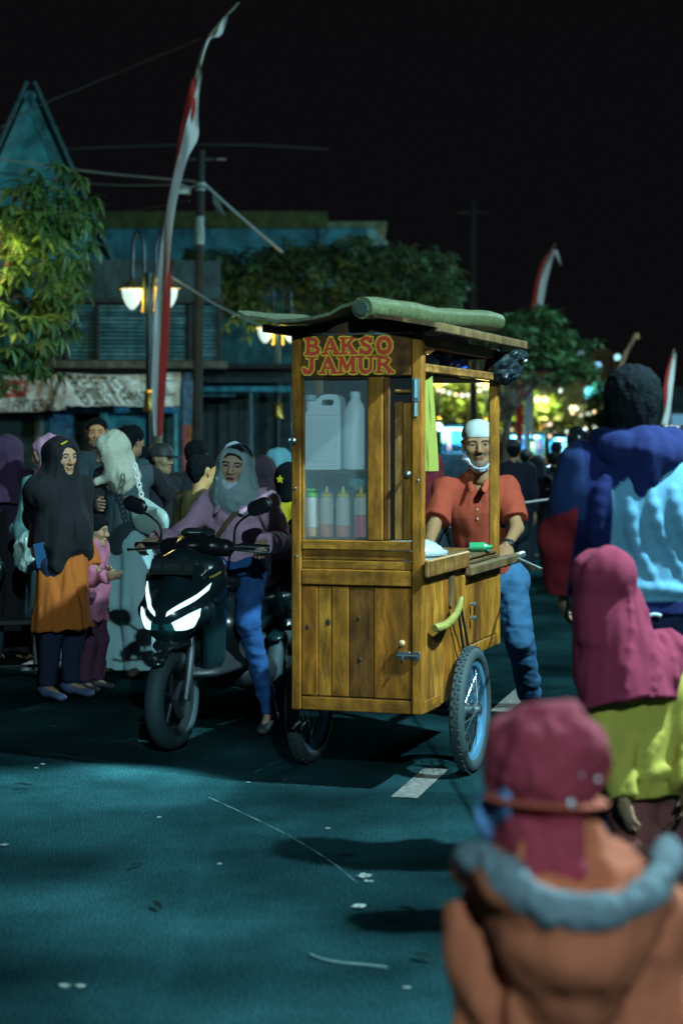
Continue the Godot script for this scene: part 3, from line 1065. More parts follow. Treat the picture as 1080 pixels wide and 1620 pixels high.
	wall_box("roof", 630, 950, 588, 597, 129.5, 7.0, worn(0.02, 0.03, 0.035), o)
	for k in 9:
		wall_box("window", 660 + k * 31.0, 674 + k * 31.0, 622, 642, 129.9, 0.15, glow(0.20, 0.55, 0.75, 0.25) if k % 3 == 0 else worn(0.02, 0.05, 0.06), o)
	o = thing("far_right_house", "dim low house behind the small red and white flag at far right", "building")
	wall_box("wall", 1030, 1140, 640, 720, 60, 5.0, worn(0.05, 0.10, 0.10, 0.9, 0.2), o)
	wall_box("roof", 1018, 1150, 612, 641, 59.6, 6.0, worn(0.05, 0.10, 0.09, 0.9, 0.2), o)
	wall_box("window", 1062, 1092, 655, 676, 59.9, 0.1, glow(0.16, 0.42, 0.65, 0.4), o)

func banner(label: String, c: Array, d: float, kind: int):
	var o := thing("banner", label, "banner")
	var rows := []
	var tl := at(c[0][0], c[0][1], d); var tr := at(c[1][0], c[1][1], d); var br := at(c[2][0], c[2][1], d); var bl := at(c[3][0], c[3][1], d)
	for i in 11:
		var r := []
		for k in 33:
			var u := k / 32.0; var w := i / 10.0
			var p: Vector3 = tl.lerp(tr, u).lerp(bl.lerp(br, u), w)
			p.z += 0.03 * sin(u * 17.0 + w * 5.0) + 0.012 * sin(u * 41.0 - w * 9.0) + 0.08 * noise_a.get_noise_2d(u * 6.0, w * 2.0)
			p.y -= 0.05 * sin(u * PI) * (1.0 - w) * 0.8 + (0.02 * noise_a.get_noise_2d(u * 9.0, 3.0) if i == 10 else 0.0)
			r.append(p)
		rows.append(r)
	var s := soup()
	s.thick_sheet(rows, Vector3(0, 0, 0.006))
	var m := StandardMaterial3D.new()
	m.roughness = 0.6
	m.albedo_texture = banner_print(kind)
	part("cloth", s.done(60.0), m, o)
	for e in [[c[0], c[1]]]:
		part("rope", bar_between(at(e[0][0] - 3, e[0][1] - 1, d + 0.02), at(e[1][0] + 3, e[1][1] - 1, d + 0.02), 0.012, 6), plain(0.05, 0.05, 0.05), o)

func letters(im: Image, text: String, x: int, y: int, cell: int, col: Color, shear := 0.0):   # 5 x 7 block capitals, flat print
	var font := {"A": "01110100011000111111100011000110001", "N": "10001110011010110011100011000110001", "T": "11111001000010000100001000010000100", "E": "11111100001000011110100001000011111", "R": "11110100011000111110101001001010001", "L": "10000100001000010000100001000011111", "B": "11110100011000111110100011000111110", "I": "11111001000010000100001000010011111", "S": "01111100001000001110000010000111110", "O": "01110100011000110001100011000101110", "U": "10001100011000110001100011000101110", "G": "01110100011000010111100011000101110", "P": "11110100011000111110100001000010000", "6": "01110100001000011110100011000101110", "5": "11111100001111000001000011000101110", "3": "11110000010000101110000010000111110", "X": "10001010100010000100001000101010001", "W": "10001100011000110101101011101110001", " ": "00000000000000000000000000000000000"}
	for ch in text:
		var bits: String = font.get(ch, "")
		if bits != "":
			for i in 35:
				if bits[i] == "1":
					im.fill_rect(Rect2i(x + (i % 5) * cell + int(shear * (7 - i / 5) * cell), y + (i / 5) * cell, cell, cell), col)
		x += 6 * cell

func banner_print(kind: int) -> ImageTexture:
	var w := 384; var h := 96
	var im := Image.create(w, h, false, Image.FORMAT_RGB8)
	var ink := lin(0.03, 0.05, 0.05)
	if kind == 0:
		im.fill(lin(0.62, 0.66, 0.66))
		im.fill_rect(Rect2i(0, 14, 240, 44), lin(0.42, 0.07, 0.05))
		for k in 5:
			im.fill_rect(Rect2i(20 + k * 44, 26 + (k % 2) * 4, 30, 16), lin(0.5, 0.46, 0.42))
		letters(im, "ANTERAL", 190, 66, 4, ink)
		for y in h:
			for x in range(250, w):
				if fmod(x + y * 0.5 + 14.0 * noise_a.get_noise_2d(x * 0.01, y * 0.04), 120.0) < 18.0: im.set_pixel(x, y, lin(0.10, 0.13, 0.14))
	else:
		im.fill(lin(0.72, 0.80, 0.80))
		letters(im, "RESTO", 40, 6, 6, ink, -0.9)
		letters(im, "BINTANG", 70, 50, 6, ink, -0.9)
		for y in h:
			for x in range(150, w):
				if fmod(x * 0.6 + y * 1.4, 150.0) < 3.0: im.set_pixel(x, y, lin(0.36, 0.38, 0.38))
		im.fill_rect(Rect2i(250, 20, 110, 5), lin(0.15, 0.22, 0.22))
		im.fill_rect(Rect2i(280, 60, 90, 4), lin(0.15, 0.22, 0.22))
	for y in h:
		for x in w:
			var t := 0.92 + 0.12 * noise_a.get_noise_2d(x * 0.02, y * 0.03)
			im.set_pixel(x, y, im.get_pixel(x, y) * t)
	return ImageTexture.create_from_image(im)

func wire(label: String, pts: Array, r: float, m: Material):
	var s := soup()
	s.tube(curve(pts, 8), r, 6)
	var o := part("cable", s.done(), m, self)
	tag(o, label, "cable")

func poles_and_wires():
	var d := 27.0
	var o := thing("utility_pole", "dark utility pole with pale clamp and crossbar behind the tall flag", "utility pole", on_ground(308, d))
	var top := at(318, 238, d)
	var s := soup()
	var foot := Vector3(0, 0, 0)
	s.tube([foot, (top - o.position) * 0.5 + Vector3(0.01, 0, 0), top - o.position], [0.085, 0.07, 0.055], 12)
	part("pole", s.done(), worn(0.012, 0.016, 0.018, 0.85, 1.0), o)
	for v in [[317, 292, 0.075, 0.05], [317, 300, 0.07, 0.04], [316, 365, 0.066, 0.40]]:
		var p := at(v[0], v[1], d) - o.position
		s = soup()
		s.lathe([Vector2(0.0, -v[3] / 2), Vector2(v[2], -v[3] / 2), Vector2(v[2], v[3] / 2), Vector2(0.0, v[3] / 2)], 12, Transform3D(Basis(), p))
		part("clamp", s.done(), worn(0.20, 0.30, 0.31, 0.5), o)
	var c0 := at(290, 300, d + 0.1) - o.position
	boxp("lamp_box", c0, Vector3(0.20, 0.11, 0.2), worn(0.22, 0.28, 0.28, 0.6), o, 0.015, Vector3(0, 0, -0.12))
	boxp("lamp_lens", c0 + Vector3(0, -0.04, 0.105), Vector3(0.15, 0.06, 0.02), worn(0.5, 0.6, 0.6, 0.3), o)
	part("bracket", bar_between(at(300, 297, d) - o.position, at(317, 292, d) - o.position, 0.015), plain(0.1, 0.1, 0.1), o)
	part("crossbar", bar_between(at(296, 252, d) - o.position, at(338, 252, d) - o.position, 0.02), plain(0.03, 0.03, 0.035), o)
	boxp("insulator", at(350, 252, d) - o.position, Vector3(0.13, 0.03, 0.06), plain(0.08, 0.10, 0.11), o)
	# a cloth scrap caught on the stay
	var rag := thing("rag", "dark torn rag caught on the stay cable of the utility pole", "rag", at(344, 318, d))
	s = soup()
	s.thick_sheet([[Vector3(-0.07, 0.12, 0), Vector3(0.05, -0.01, 0.02)], [Vector3(-0.06, -0.02, 0.03), Vector3(0.08, -0.13, 0)], [Vector3(0.0, -0.16, 0), Vector3(0.13, -0.24, 0.03)]], Vector3(0, 0, 0.01))
	part("cloth", s.done(), cloth(0.06, 0.09, 0.09), rag)
	var pale := plain(0.30, 0.38, 0.37, 0.6)
	var dark := plain(0.05, 0.06, 0.06, 0.6)
	wire("pale upper cable running left from the utility pole", [at(-40, 246, 30), at(140, 271, 29), at(240, 281, 28), at(320, 288, d)], 0.016, pale)
	wire("grey lower cable running left from the utility pole to the gable", [at(-40, 268, 32), at(150, 291, 29), at(290, 292, d)], 0.012, plain(0.16, 0.20, 0.20, 0.6))
	wire("stay cable slanting down right from the utility pole", [at(320, 288, d), at(378, 341, 28), at(446, 398, 30)], 0.022, plain(0.16, 0.20, 0.20, 0.6))
	wire("slack lower cable sagging from the lamp towards the cart roof", [at(262, 432, 25), at(300, 456, 26), at(345, 484, 27), at(420, 520, 29)], 0.014, plain(0.14, 0.16, 0.16, 0.6))
	wire("thin cable crossing in front of the gable", [at(-30, 225, 33), at(20, 190, 33), at(60, 168, 34), at(320, 60, 50)], 0.012, dark)
	wire("thin high cable across the dark sky", [at(60, 238, 48), at(220, 231, 48), at(380, 229, 48), at(520, 236, 50)], 0.014, plain(0.10, 0.11, 0.12, 0.6))
	wire("thin cable slanting below the upper cables", [at(150, 340, 29), at(230, 330, 28), at(300, 318, d)], 0.008, dark)
	# another, far
	var f := thing("utility_pole", "thin dark utility pole far off above the cart roof", "utility pole", on_ground(748, 60))
	s = soup()
	s.tube([Vector3.ZERO, Vector3(0, at(748, 318, 60).y, 0)], [0.13, 0.09], 10)
	part("pole", s.done(), plain(0.03, 0.035, 0.035, 0.9), f)
	part("crossbar", bar_between(Vector3(-0.5, at(0, 336, 60).y, 0), Vector3(0.5, at(0, 336, 60).y, 0), 0.04), plain(0.03, 0.03, 0.035), f)

func make_street_lamp(label: String, pos: Vector3, cap_y := 3.42) -> Node3D:   # twin swan-neck lamp, gilt rings
	var o := thing("street_lamp", label, "street lamp", pos, deg_to_rad(-6), "ornate twin street lamps along the road")
	var dark := plain(0.008, 0.022, 0.03, 0.35, 0.3)
	var gilt := plain(0.42, 0.27, 0.06, 0.35, 0.8)
	var s := soup()
	s.lathe([Vector2(0, 0), Vector2(0.16, 0), Vector2(0.16, 0.12), Vector2(0.10, 0.22), Vector2(0.085, 0.9), Vector2(0.058, 1.0), Vector2(0.050, cap_y + 0.28), Vector2(0, cap_y + 0.30)], 14)
	part("pole", s.done(), dark, o)
	s = soup()
	s.lathe([Vector2(0.055, 1.86), Vector2(0.095, 1.88), Vector2(0.075, 1.93), Vector2(0.07, 2.08), Vector2(0.085, 2.12), Vector2(0.055, 2.16)], 14)
	part("ring", s.done(), gilt, o)
	for sg in [-1.0, 1.0]:
		s = soup()
		s.lathe([Vector2(0.0, -0.24), Vector2(0.035, -0.24), Vector2(0.028, -0.20), Vector2(0.022, -0.17), Vector2(0.022, 0.12), Vector2(0.034, 0.15), Vector2(0.02, 0.19), Vector2(0.03, 0.23), Vector2(0.0, 0.26)], 10, Transform3D(Basis(), Vector3(0.075 * sg, cap_y - 0.0, 0.02)))
		part("spindle", s.done(), gilt, o)
		s = soup()
		s.tube(curve([Vector3(0.08 * sg, cap_y + 0.1, 0), Vector3(0.085 * sg, cap_y + 0.65, 0), Vector3(0.155 * sg, cap_y + 0.82, 0), Vector3(0.225 * sg, cap_y + 0.66, 0), Vector3(0.235 * sg, cap_y + 0.18, 0)], 7), 0.022, 8)
		part("arm", s.done(), dark, o)
		var g := Vector3(0.235 * sg, cap_y, 0)
		s = soup()
		s.lathe([Vector2(0.0, 0.07), Vector2(0.175, 0.07), Vector2(0.18, 0.085), Vector2(0.10, 0.13), Vector2(0.04, 0.19), Vector2(0, 0.2)], 16, Transform3D(Basis(), g))
		part("shade", s.done(), plain(0.30, 0.22, 0.08, 0.4, 0.7), o)
		s = soup()
		s.lathe([Vector2(0, -0.20), Vector2(0.03, -0.195), Vector2(0.085, -0.13), Vector2(0.125, -0.04), Vector2(0.138, 0.04), Vector2(0.138, 0.068), Vector2(0, 0.068)], 16, Transform3D(Basis(), g))
		part("globe", s.done(), glow(0.66, 0.84, 0.74, 0.80), o)
	return o

func lamp_lights(pos: Vector3, e: float, cap_y := 3.42):
	for sg in [-1.0, 1.0]:
		omni("lamp_light", pos + Vector3(0.234 * sg, cap_y - 0.03, 0.02), lin(1.0, 0.82, 0.27), e, 0.10, 40.0)

func street_lamps():
	var spots := [
		[-75.0, 19.3, 0.0, "unseen ornate twin lamp past the left edge, placed to light the left tree", 2.6],  # out of view; stands here to give the tree its yellow light
		[237.0, 25.0, 0.06, "ornate twin lamp in front of the slatted shop, nearest on the left", 0.8],
		[440.0, 34.0, -0.05, "ornate twin lamp just left of the cart roof", 2.2],
		[693.0, 62.0, 0.2, "ornate twin lamp seen through the cart opening beside the red glow", 11.0],
		[768.0, 64.0, 0.1, "ornate twin lamp seen through the cart opening above the vendor", 11.0],
		[815.0, 95.0, -0.1, "ornate twin lamp just right of the rear cart post", 11.0],
		[856.0, 96.0, 0.0, "ornate twin lamp beside the hanging orange streamer", 11.0],
		[906.0, 124.0, 0.0, "far ornate twin lamp above the helmeted rider", 18.0],
		[942.0, 130.0, -0.1, "farthest ornate twin lamp left of the hooded man", 18.0],
	]
	for q in spots:
		var p := on_ground(q[0], q[1])
		make_street_lamp(q[3], p)
		lamp_lights(p, q[4])

# ---------------------------------------------------------------- foliage
func leaf_mesh(L: float, W: float, bend := 0.25) -> ArrayMesh:   # base at the origin, along +z, face up
	var s := soup()
	var rows := []
	for i in 5:
		var t := i / 4.0
		var hw: float = W * [0.12, 0.75, 1.0, 0.70, 0.03][i]
		var y := -bend * L * t * t
		rows.append([Vector3(-hw, y + hw * 0.35, L * t), Vector3(0, y, L * t), Vector3(hw, y + hw * 0.35, L * t)])
	s.sheet(rows)
	return s.done(60.0)

func whorl_mesh(n: int, L: float, W: float, seed_: int) -> ArrayMesh:   # a ring of leaves at the end of a twig
	var r := RandomNumberGenerator.new()
	r.seed = seed_
	var s := soup()
	for k in n:
		var b := Basis(Vector3.UP, TAU * k / n + r.randf_range(-0.3, 0.3)) * Basis(Vector3.RIGHT, r.randf_range(-0.25, 0.55))
		var l := L * r.randf_range(0.75, 1.1)
		var rows := []
		for i in 3:
			var t := i / 2.0
			var hw: float = W * [0.2, 1.0, 0.05][i]
			var y := -0.22 * l * t * t
			rows.append([b * Vector3(-hw, y + hw * 0.4, l * t + 0.02), b * Vector3(0, y, l * t + 0.02), b * Vector3(hw, y + hw * 0.4, l * t + 0.02)])
		s.sheet(rows)
	return s.done(60.0)

func leaf_mat(r: float, g: float, b: float) -> StandardMaterial3D:
	var m := StandardMaterial3D.new()
	m.albedo_color = lin(r, g, b)
	m.roughness = 0.55
	m.vertex_color_use_as_albedo = true
	m.backlight_enabled = true
	m.backlight = Color(0.35, 0.45, 0.15)
	return m

func leaf_cloud(called: String, parent: Node, xfs: Array, mesh: Mesh, m: Material, tone := Vector2(0.5, 1.3)) -> void:
	var mm := MultiMesh.new()
	mm.transform_format = MultiMesh.TRANSFORM_3D
	mm.use_colors = true
	mm.mesh = mesh
	mm.instance_count = xfs.size()
	for i in xfs.size():
		mm.set_instance_transform(i, xfs[i])
		var t := rng.randf_range(tone.x, tone.y)
		mm.set_instance_color(i, Color(t * rng.randf_range(0.8, 1.25), t, t * rng.randf_range(0.7, 1.1)))
	var o := MultiMeshInstance3D.new()
	mesh.surface_set_material(0, m)
	o.multimesh = mm
	o.name = called
	o.set_meta("kind", "stuff")
	parent.add_child(o, true)

func twig_points(c: Vector3, r: Vector3, n: int, freq: float, bias := 0.0) -> Array:   # places spread through a crown, thinned by noise so that it has gaps and clumps
	var out := []
	var guard := 0
	while out.size() < n and guard < n * 40:
		guard += 1
		var v := Vector3(rng.randf_range(-1, 1), rng.randf_range(-1, 1), rng.randf_range(-1, 1))
		var edge := 0.85 + 0.45 * noise_a.get_noise_3dv(v.normalized() * 1.7 + c)
		if v.length() > edge: continue
		if noise_a.get_noise_3dv((c + v * r) * freq) < bias - 0.10 * v.length(): continue
		out.append(c + v * r)
	return out

func limb(pts: Array, r0: float, r1: float) -> ArrayMesh:
	var c := curve(pts, 5)
	var rad := []
	for i in c.size(): rad.append(lerpf(r0, r1, float(i) / (c.size() - 1)))
	var s := soup()
	s.tube(c, rad, 8)
	return s.done()

func trees():
	var bark := worn(0.07, 0.06, 0.045, 0.9, 2.0)
	# the left tree: big finger leaves in whorls, close to the first lamp
	var base := on_ground(-40, 20.0)
	var o := thing("broadleaf_tree", "broadleaf tree with long whorled leaves glowing yellow green at left", "tree", base)
	var c0 := at(30, 430, 20.0) - base
	part("trunk", limb([Vector3(0, 0, 0), Vector3(0.05, 1.0, 0), Vector3(0.1, 2.0, 0.05), Vector3(0.2, 2.9, 0)], 0.12, 0.07), bark, o)
	var lm := leaf_mat(0.075, 0.150, 0.040)
	var leaf_meshes := [leaf_mesh(0.16, 0.021, 0.25), leaf_mesh(0.19, 0.023, 0.4), leaf_mesh(0.13, 0.020, 0.12)]
	var tones := []
	for t in [0.62, 0.85, 1.1]:
		tones.append(leaf_mat(0.068 * t, 0.150 * t, 0.038 * t))
	for m in tones: m.vertex_color_use_as_albedo = false
	var spots := []
	for v in [[Vector3(0, 0.0, 0), Vector3(0.85, 1.20, 0.9), 330], [Vector3(0.50, 0.45, 0.1), Vector3(0.48, 0.72, 0.6), 110], [Vector3(-0.1, -1.0, 0.3), Vector3(0.30, 0.38, 0.3), 16]]:
		spots.append_array(twig_points(c0 + v[0], v[1], v[2], 1.3, -0.08))
	for k in 7:
		var e: Vector3 = spots[k * 13 % spots.size()]
		part("limb", limb([Vector3(0.2, 2.7, 0), Vector3(0.25, 2.9, 0).lerp(e, 0.5) + Vector3(0, 0.15, 0), e], 0.045, 0.012), bark, o)
	spots.sort_custom(func(a, b): return a.z > b.z)
	var rest := []
	var made := 0
	for p in spots:
		var up := (Vector3(p.x - c0.x, 0.6, p.z - c0.z) * 0.6 + Vector3(rng.randf_range(-0.5, 0.5), 0.8, rng.randf_range(-0.5, 0.5))).normalized()
		var bx := up.cross(Vector3(0.3, 0.1, 1)).normalized()
		var B := Basis(bx, up, bx.cross(up))
		var n := rng.randi_range(6, 9)
		var a0 := rng.randf() * TAU
		for k in n:
			var b := B * Basis(Vector3.UP, a0 + TAU * k / n + rng.randf_range(-0.2, 0.2)) * Basis(Vector3.RIGHT, rng.randf_range(-0.2, 0.6))
			var xf := Transform3D(b.scaled(Vector3.ONE * rng.randf_range(0.75, 1.2)), p)
			if made < 295 and rng.randf() < 0.6:
				part("leaf", leaf_meshes[rng.randi() % 3], tones[rng.randi() % 3], o, xf)
				made += 1
			else:
				rest.append(xf)
	leaf_cloud("foliage", o, rest, leaf_meshes[1].duplicate(), lm)
	# the wide dark tree behind the cart
	base = on_ground(505, 37)
	o = thing("broadleaf_tree", "wide dark tree with a flat crown in front of the parapet building", "tree", base)
	part("trunk", limb([Vector3.ZERO, Vector3(0.1, 1.2, 0), Vector3(0, 2.6, 0), Vector3(0.1, 3.6, 0)], 0.16, 0.09), bark, o)
	var tips := []
	for v in [[345, 448, 95, 58], [430, 440, 95, 60], [540, 432, 110, 64], [640, 432, 80, 52], [700, 438, 42, 44], [590, 470, 120, 50], [320, 412, 50, 22], [450, 500, 90, 30], [700, 470, 50, 24], [560, 400, 60, 22]]:
		var c := at(v[0], v[1], 37) - base
		tips.append_array(twig_points(c, Vector3(v[2] / FOCAL * 37, v[3] / FOCAL * 37, 1.0), int(v[2] * v[3] * 0.045), 1.1, -0.05))
		part("limb", limb([Vector3(0, 2.8, 0), (Vector3(0, 3.0, 0)).lerp(c, 0.6) + Vector3(0, 0.2, 0), c], 0.06, 0.02), bark, o)
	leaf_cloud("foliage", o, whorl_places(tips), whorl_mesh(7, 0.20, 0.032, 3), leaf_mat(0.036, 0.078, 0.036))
	# the leafy spray that hangs by the second lamp
	base = at(392, 515, 32.5)
	o = thing("leaf_spray", "lit leafy branch drooping beside the second lamp left of the cart", "branch", base)
	part("twig", limb([Vector3(0.5, 0.2, -0.4), Vector3(0.2, 0.05, -0.1), Vector3.ZERO, Vector3(0.0, -0.2, 0.1)], 0.02, 0.006), bark, o)
	for v in [[0, -0.18, 0.1], [0.02, 0.0, 0.0], [-0.25, 0.1, 0.0], [0.2, 0.1, -0.1], [-0.42, -0.02, 0.05], [0.1, 0.2, -0.1], [-0.12, 0.24, 0.0], [0.40, 0.22, -0.2]]:
		var a0 := rng.randf() * TAU
		for k in 7:
			var b := Basis(Vector3.UP, a0 + TAU * k / 7.0) * Basis(Vector3.RIGHT, rng.randf_range(0.1, 1.0 if v[1] < -0.1 else 0.6))
			part("leaf", leaf_meshes[rng.randi() % 3], tones[rng.randi() % 3], o, Transform3D(b.scaled(Vector3.ONE * 1.15), Vector3(v[0], v[1], v[2])))
	# the trees on the right of the cart, and the lamp-lit ones further down the street
	var small := whorl_mesh(8, 0.17, 0.032, 9)
	for q in [
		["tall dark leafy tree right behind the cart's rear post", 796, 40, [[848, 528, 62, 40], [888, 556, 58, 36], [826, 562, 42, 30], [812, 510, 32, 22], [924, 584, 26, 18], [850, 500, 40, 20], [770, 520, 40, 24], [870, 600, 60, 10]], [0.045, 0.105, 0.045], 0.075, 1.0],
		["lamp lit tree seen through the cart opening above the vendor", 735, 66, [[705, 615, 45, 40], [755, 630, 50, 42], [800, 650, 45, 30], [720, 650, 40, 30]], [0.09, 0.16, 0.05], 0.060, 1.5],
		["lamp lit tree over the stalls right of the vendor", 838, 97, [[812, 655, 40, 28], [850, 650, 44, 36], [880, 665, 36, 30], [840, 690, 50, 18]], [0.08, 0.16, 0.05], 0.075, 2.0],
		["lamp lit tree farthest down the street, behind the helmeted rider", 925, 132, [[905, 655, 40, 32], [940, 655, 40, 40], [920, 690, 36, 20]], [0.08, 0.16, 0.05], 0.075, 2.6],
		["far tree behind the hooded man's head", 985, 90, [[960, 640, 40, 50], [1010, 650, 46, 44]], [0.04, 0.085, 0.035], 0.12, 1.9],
	]:
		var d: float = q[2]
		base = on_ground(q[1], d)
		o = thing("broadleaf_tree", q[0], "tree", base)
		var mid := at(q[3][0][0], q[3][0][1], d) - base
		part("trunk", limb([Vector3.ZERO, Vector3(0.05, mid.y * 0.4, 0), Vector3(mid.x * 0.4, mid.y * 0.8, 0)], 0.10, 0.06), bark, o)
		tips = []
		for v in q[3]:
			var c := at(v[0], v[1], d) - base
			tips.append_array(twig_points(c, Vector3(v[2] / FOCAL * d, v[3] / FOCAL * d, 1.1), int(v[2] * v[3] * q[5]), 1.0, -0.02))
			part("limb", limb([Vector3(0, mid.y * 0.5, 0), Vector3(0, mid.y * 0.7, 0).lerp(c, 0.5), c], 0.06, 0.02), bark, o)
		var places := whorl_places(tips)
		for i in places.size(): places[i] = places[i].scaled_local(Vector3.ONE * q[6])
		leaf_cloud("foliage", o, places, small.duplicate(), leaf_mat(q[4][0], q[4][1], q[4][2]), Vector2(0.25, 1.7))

func whorl_places(tips: Array) -> Array:
	var out := []
	for p in tips:
		var up := Vector3(rng.randf_range(-0.7, 0.7), 1.0, rng.randf_range(-0.6, 0.8)).normalized()
		var bx := up.cross(Vector3(rng.randf_range(-1, 1), 0.1, 1)).normalized()
		out.append(Transform3D(Basis(bx, up, bx.cross(up)).scaled(Vector3.ONE * rng.randf_range(0.7, 1.25)), p))
	return out

# ---------------------------------------------------------------- flags: bent bamboo poles with long red and white cloths
func flag(label: String, d: float, pole: Array, r: float, red: Array, white: Array, group := "tall red and white street flags"):
	var o := thing("street_flag", label, "flag", Vector3.ZERO, 0.0, group)
	var pts := []
	for v in pole: pts.append(at(v[0], v[1], d))
	var c := curve(pts, 8)
	var rad := []
	for i in c.size(): rad.append(lerpf(r, r * 0.25, float(i) / (c.size() - 1)))
	var s := soup()
	s.tube(c, rad, 8)
	part("pole", s.done(), worn(0.30, 0.28, 0.16, 0.7, 2.0), o)
	for w in [["red_cloth", red, cloth(0.30, 0.022, 0.018), 0.03], ["white_cloth", white, cloth(0.50, 0.50, 0.49), 0.06]]:
		if w[1].is_empty(): continue
		var rows := []
		var edge_a := []; var edge_b := []
		for v in w[1]:   # [y, x left, x right]
			edge_a.append(at(v[1], v[0], d)); edge_b.append(at(v[2], v[0], d))
		edge_a = curve(edge_a, 5); edge_b = curve(edge_b, 5)
		for i in edge_a.size():
			var row := []
			for k in 5:
				var u := k / 4.0
				var p: Vector3 = edge_a[i].lerp(edge_b[i], u)
				p.z += w[3] + 0.05 * sin(u * 3.0 + i * 0.23) + 0.025 * sin(i * 0.6 + u * 5.0)
				row.append(p)
			rows.append(row)
		s = soup()
		s.thick_sheet(rows, Vector3(0, 0, 0.004))
		part(w[0], s.done(60.0), w[2], o)

func flags():
	flag("tallest bent bamboo flag pole with a long red and white cloth, left of centre", 21.5,
		[[248, 790], [252, 690], [262, 430], [285, 255], [312, 120], [326, 70], [345, 40], [378, 4]], 0.045,
		[[690, 249, 257], [560, 254, 266], [440, 261, 271], [340, 263, 271], [255, 276, 286], [200, 287, 303], [160, 295, 313], [125, 307, 318]],
		[[690, 243, 250], [600, 242, 254], [520, 245, 260], [430, 251, 266], [340, 262, 277], [260, 280, 296], [220, 290, 313], [190, 299, 314], [150, 309, 315], [120, 316, 321], [100, 318, 320], [66, 329, 332], [58, 340, 347], [40, 350, 357], [20, 362, 364]])
	flag("curved red and white flag rising above the trees right of the cart roof", 48,
		[[842, 700], [843, 500], [850, 460], [862, 415], [878, 386]], 0.045,
		[[500, 838, 848], [470, 842, 852], [440, 848, 859], [415, 856, 866], [398, 868, 873]],
		[[502, 845, 855], [470, 849, 860], [440, 855, 866], [412, 866, 873], [396, 873, 879], [408, 880, 884], [420, 885, 887]])
	flag("thin pale flag leaning right above the far lamps", 70, [[968, 700], [975, 600], [985, 565], [1006, 527]], 0.028, [], [[592, 975, 981], [565, 983, 990], [545, 994, 1000], [527, 1003, 1008], [536, 1007, 1010]])
	flag("upright red and white flag behind the hooded man, far right", 40, [[1048, 720], [1052, 640], [1058, 590], [1066, 552]], 0.035,
		[[640, 1047, 1054], [610, 1049, 1058], [580, 1055, 1063], [562, 1060, 1065]], [[672, 1044, 1056], [640, 1053, 1060], [600, 1056, 1065], [560, 1063, 1068]])
	flag("orange, white and blue streamer hanging among the lamps", 60, [[822, 760], [822, 640], [824, 600]], 0.04, [[706, 815, 826], [640, 816, 827], [610, 817, 829]], [[712, 828, 838], [650, 829, 839], [610, 831, 840]])

# ---------------------------------------------------------------- the food cart
const CART := Vector3(0.280, 0, -8.938)
const CART_YAW := -0.31416

func cl(lat: float, y: float, back: float) -> Vector3:   # cart axes: lat 0 is its right side (left is negative), back 0 its front
	return Vector3(lat + 0.3, y, -(back - 0.7))

func in_street(p: Vector3) -> Vector3:   # from cart axes to the street
	return CART + Basis(Vector3.UP, CART_YAW) * p

func cboard(called: String, l0: float, l1: float, y0: float, y1: float, b0: float, b1: float, m: Material, parent: Node, bev := 0.004) -> MeshInstance3D:
	return boxp(called, cl((l0 + l1) * 0.5, (y0 + y1) * 0.5, (b0 + b1) * 0.5), Vector3(absf(l1 - l0), absf(y1 - y0), absf(b1 - b0)), m, parent, bev, Vector3.ZERO, 1.7)

func sunk(called: String, l0: float, l1: float, y0: float, y1: float, b0: float, b1: float, m: Material, holder: Node3D, bev := 0.004) -> MeshInstance3D:   # a board of a part whose own origin is the cart's
	return cboard(called, l0, l1, y0, y1, b0, b1, m, holder, bev)

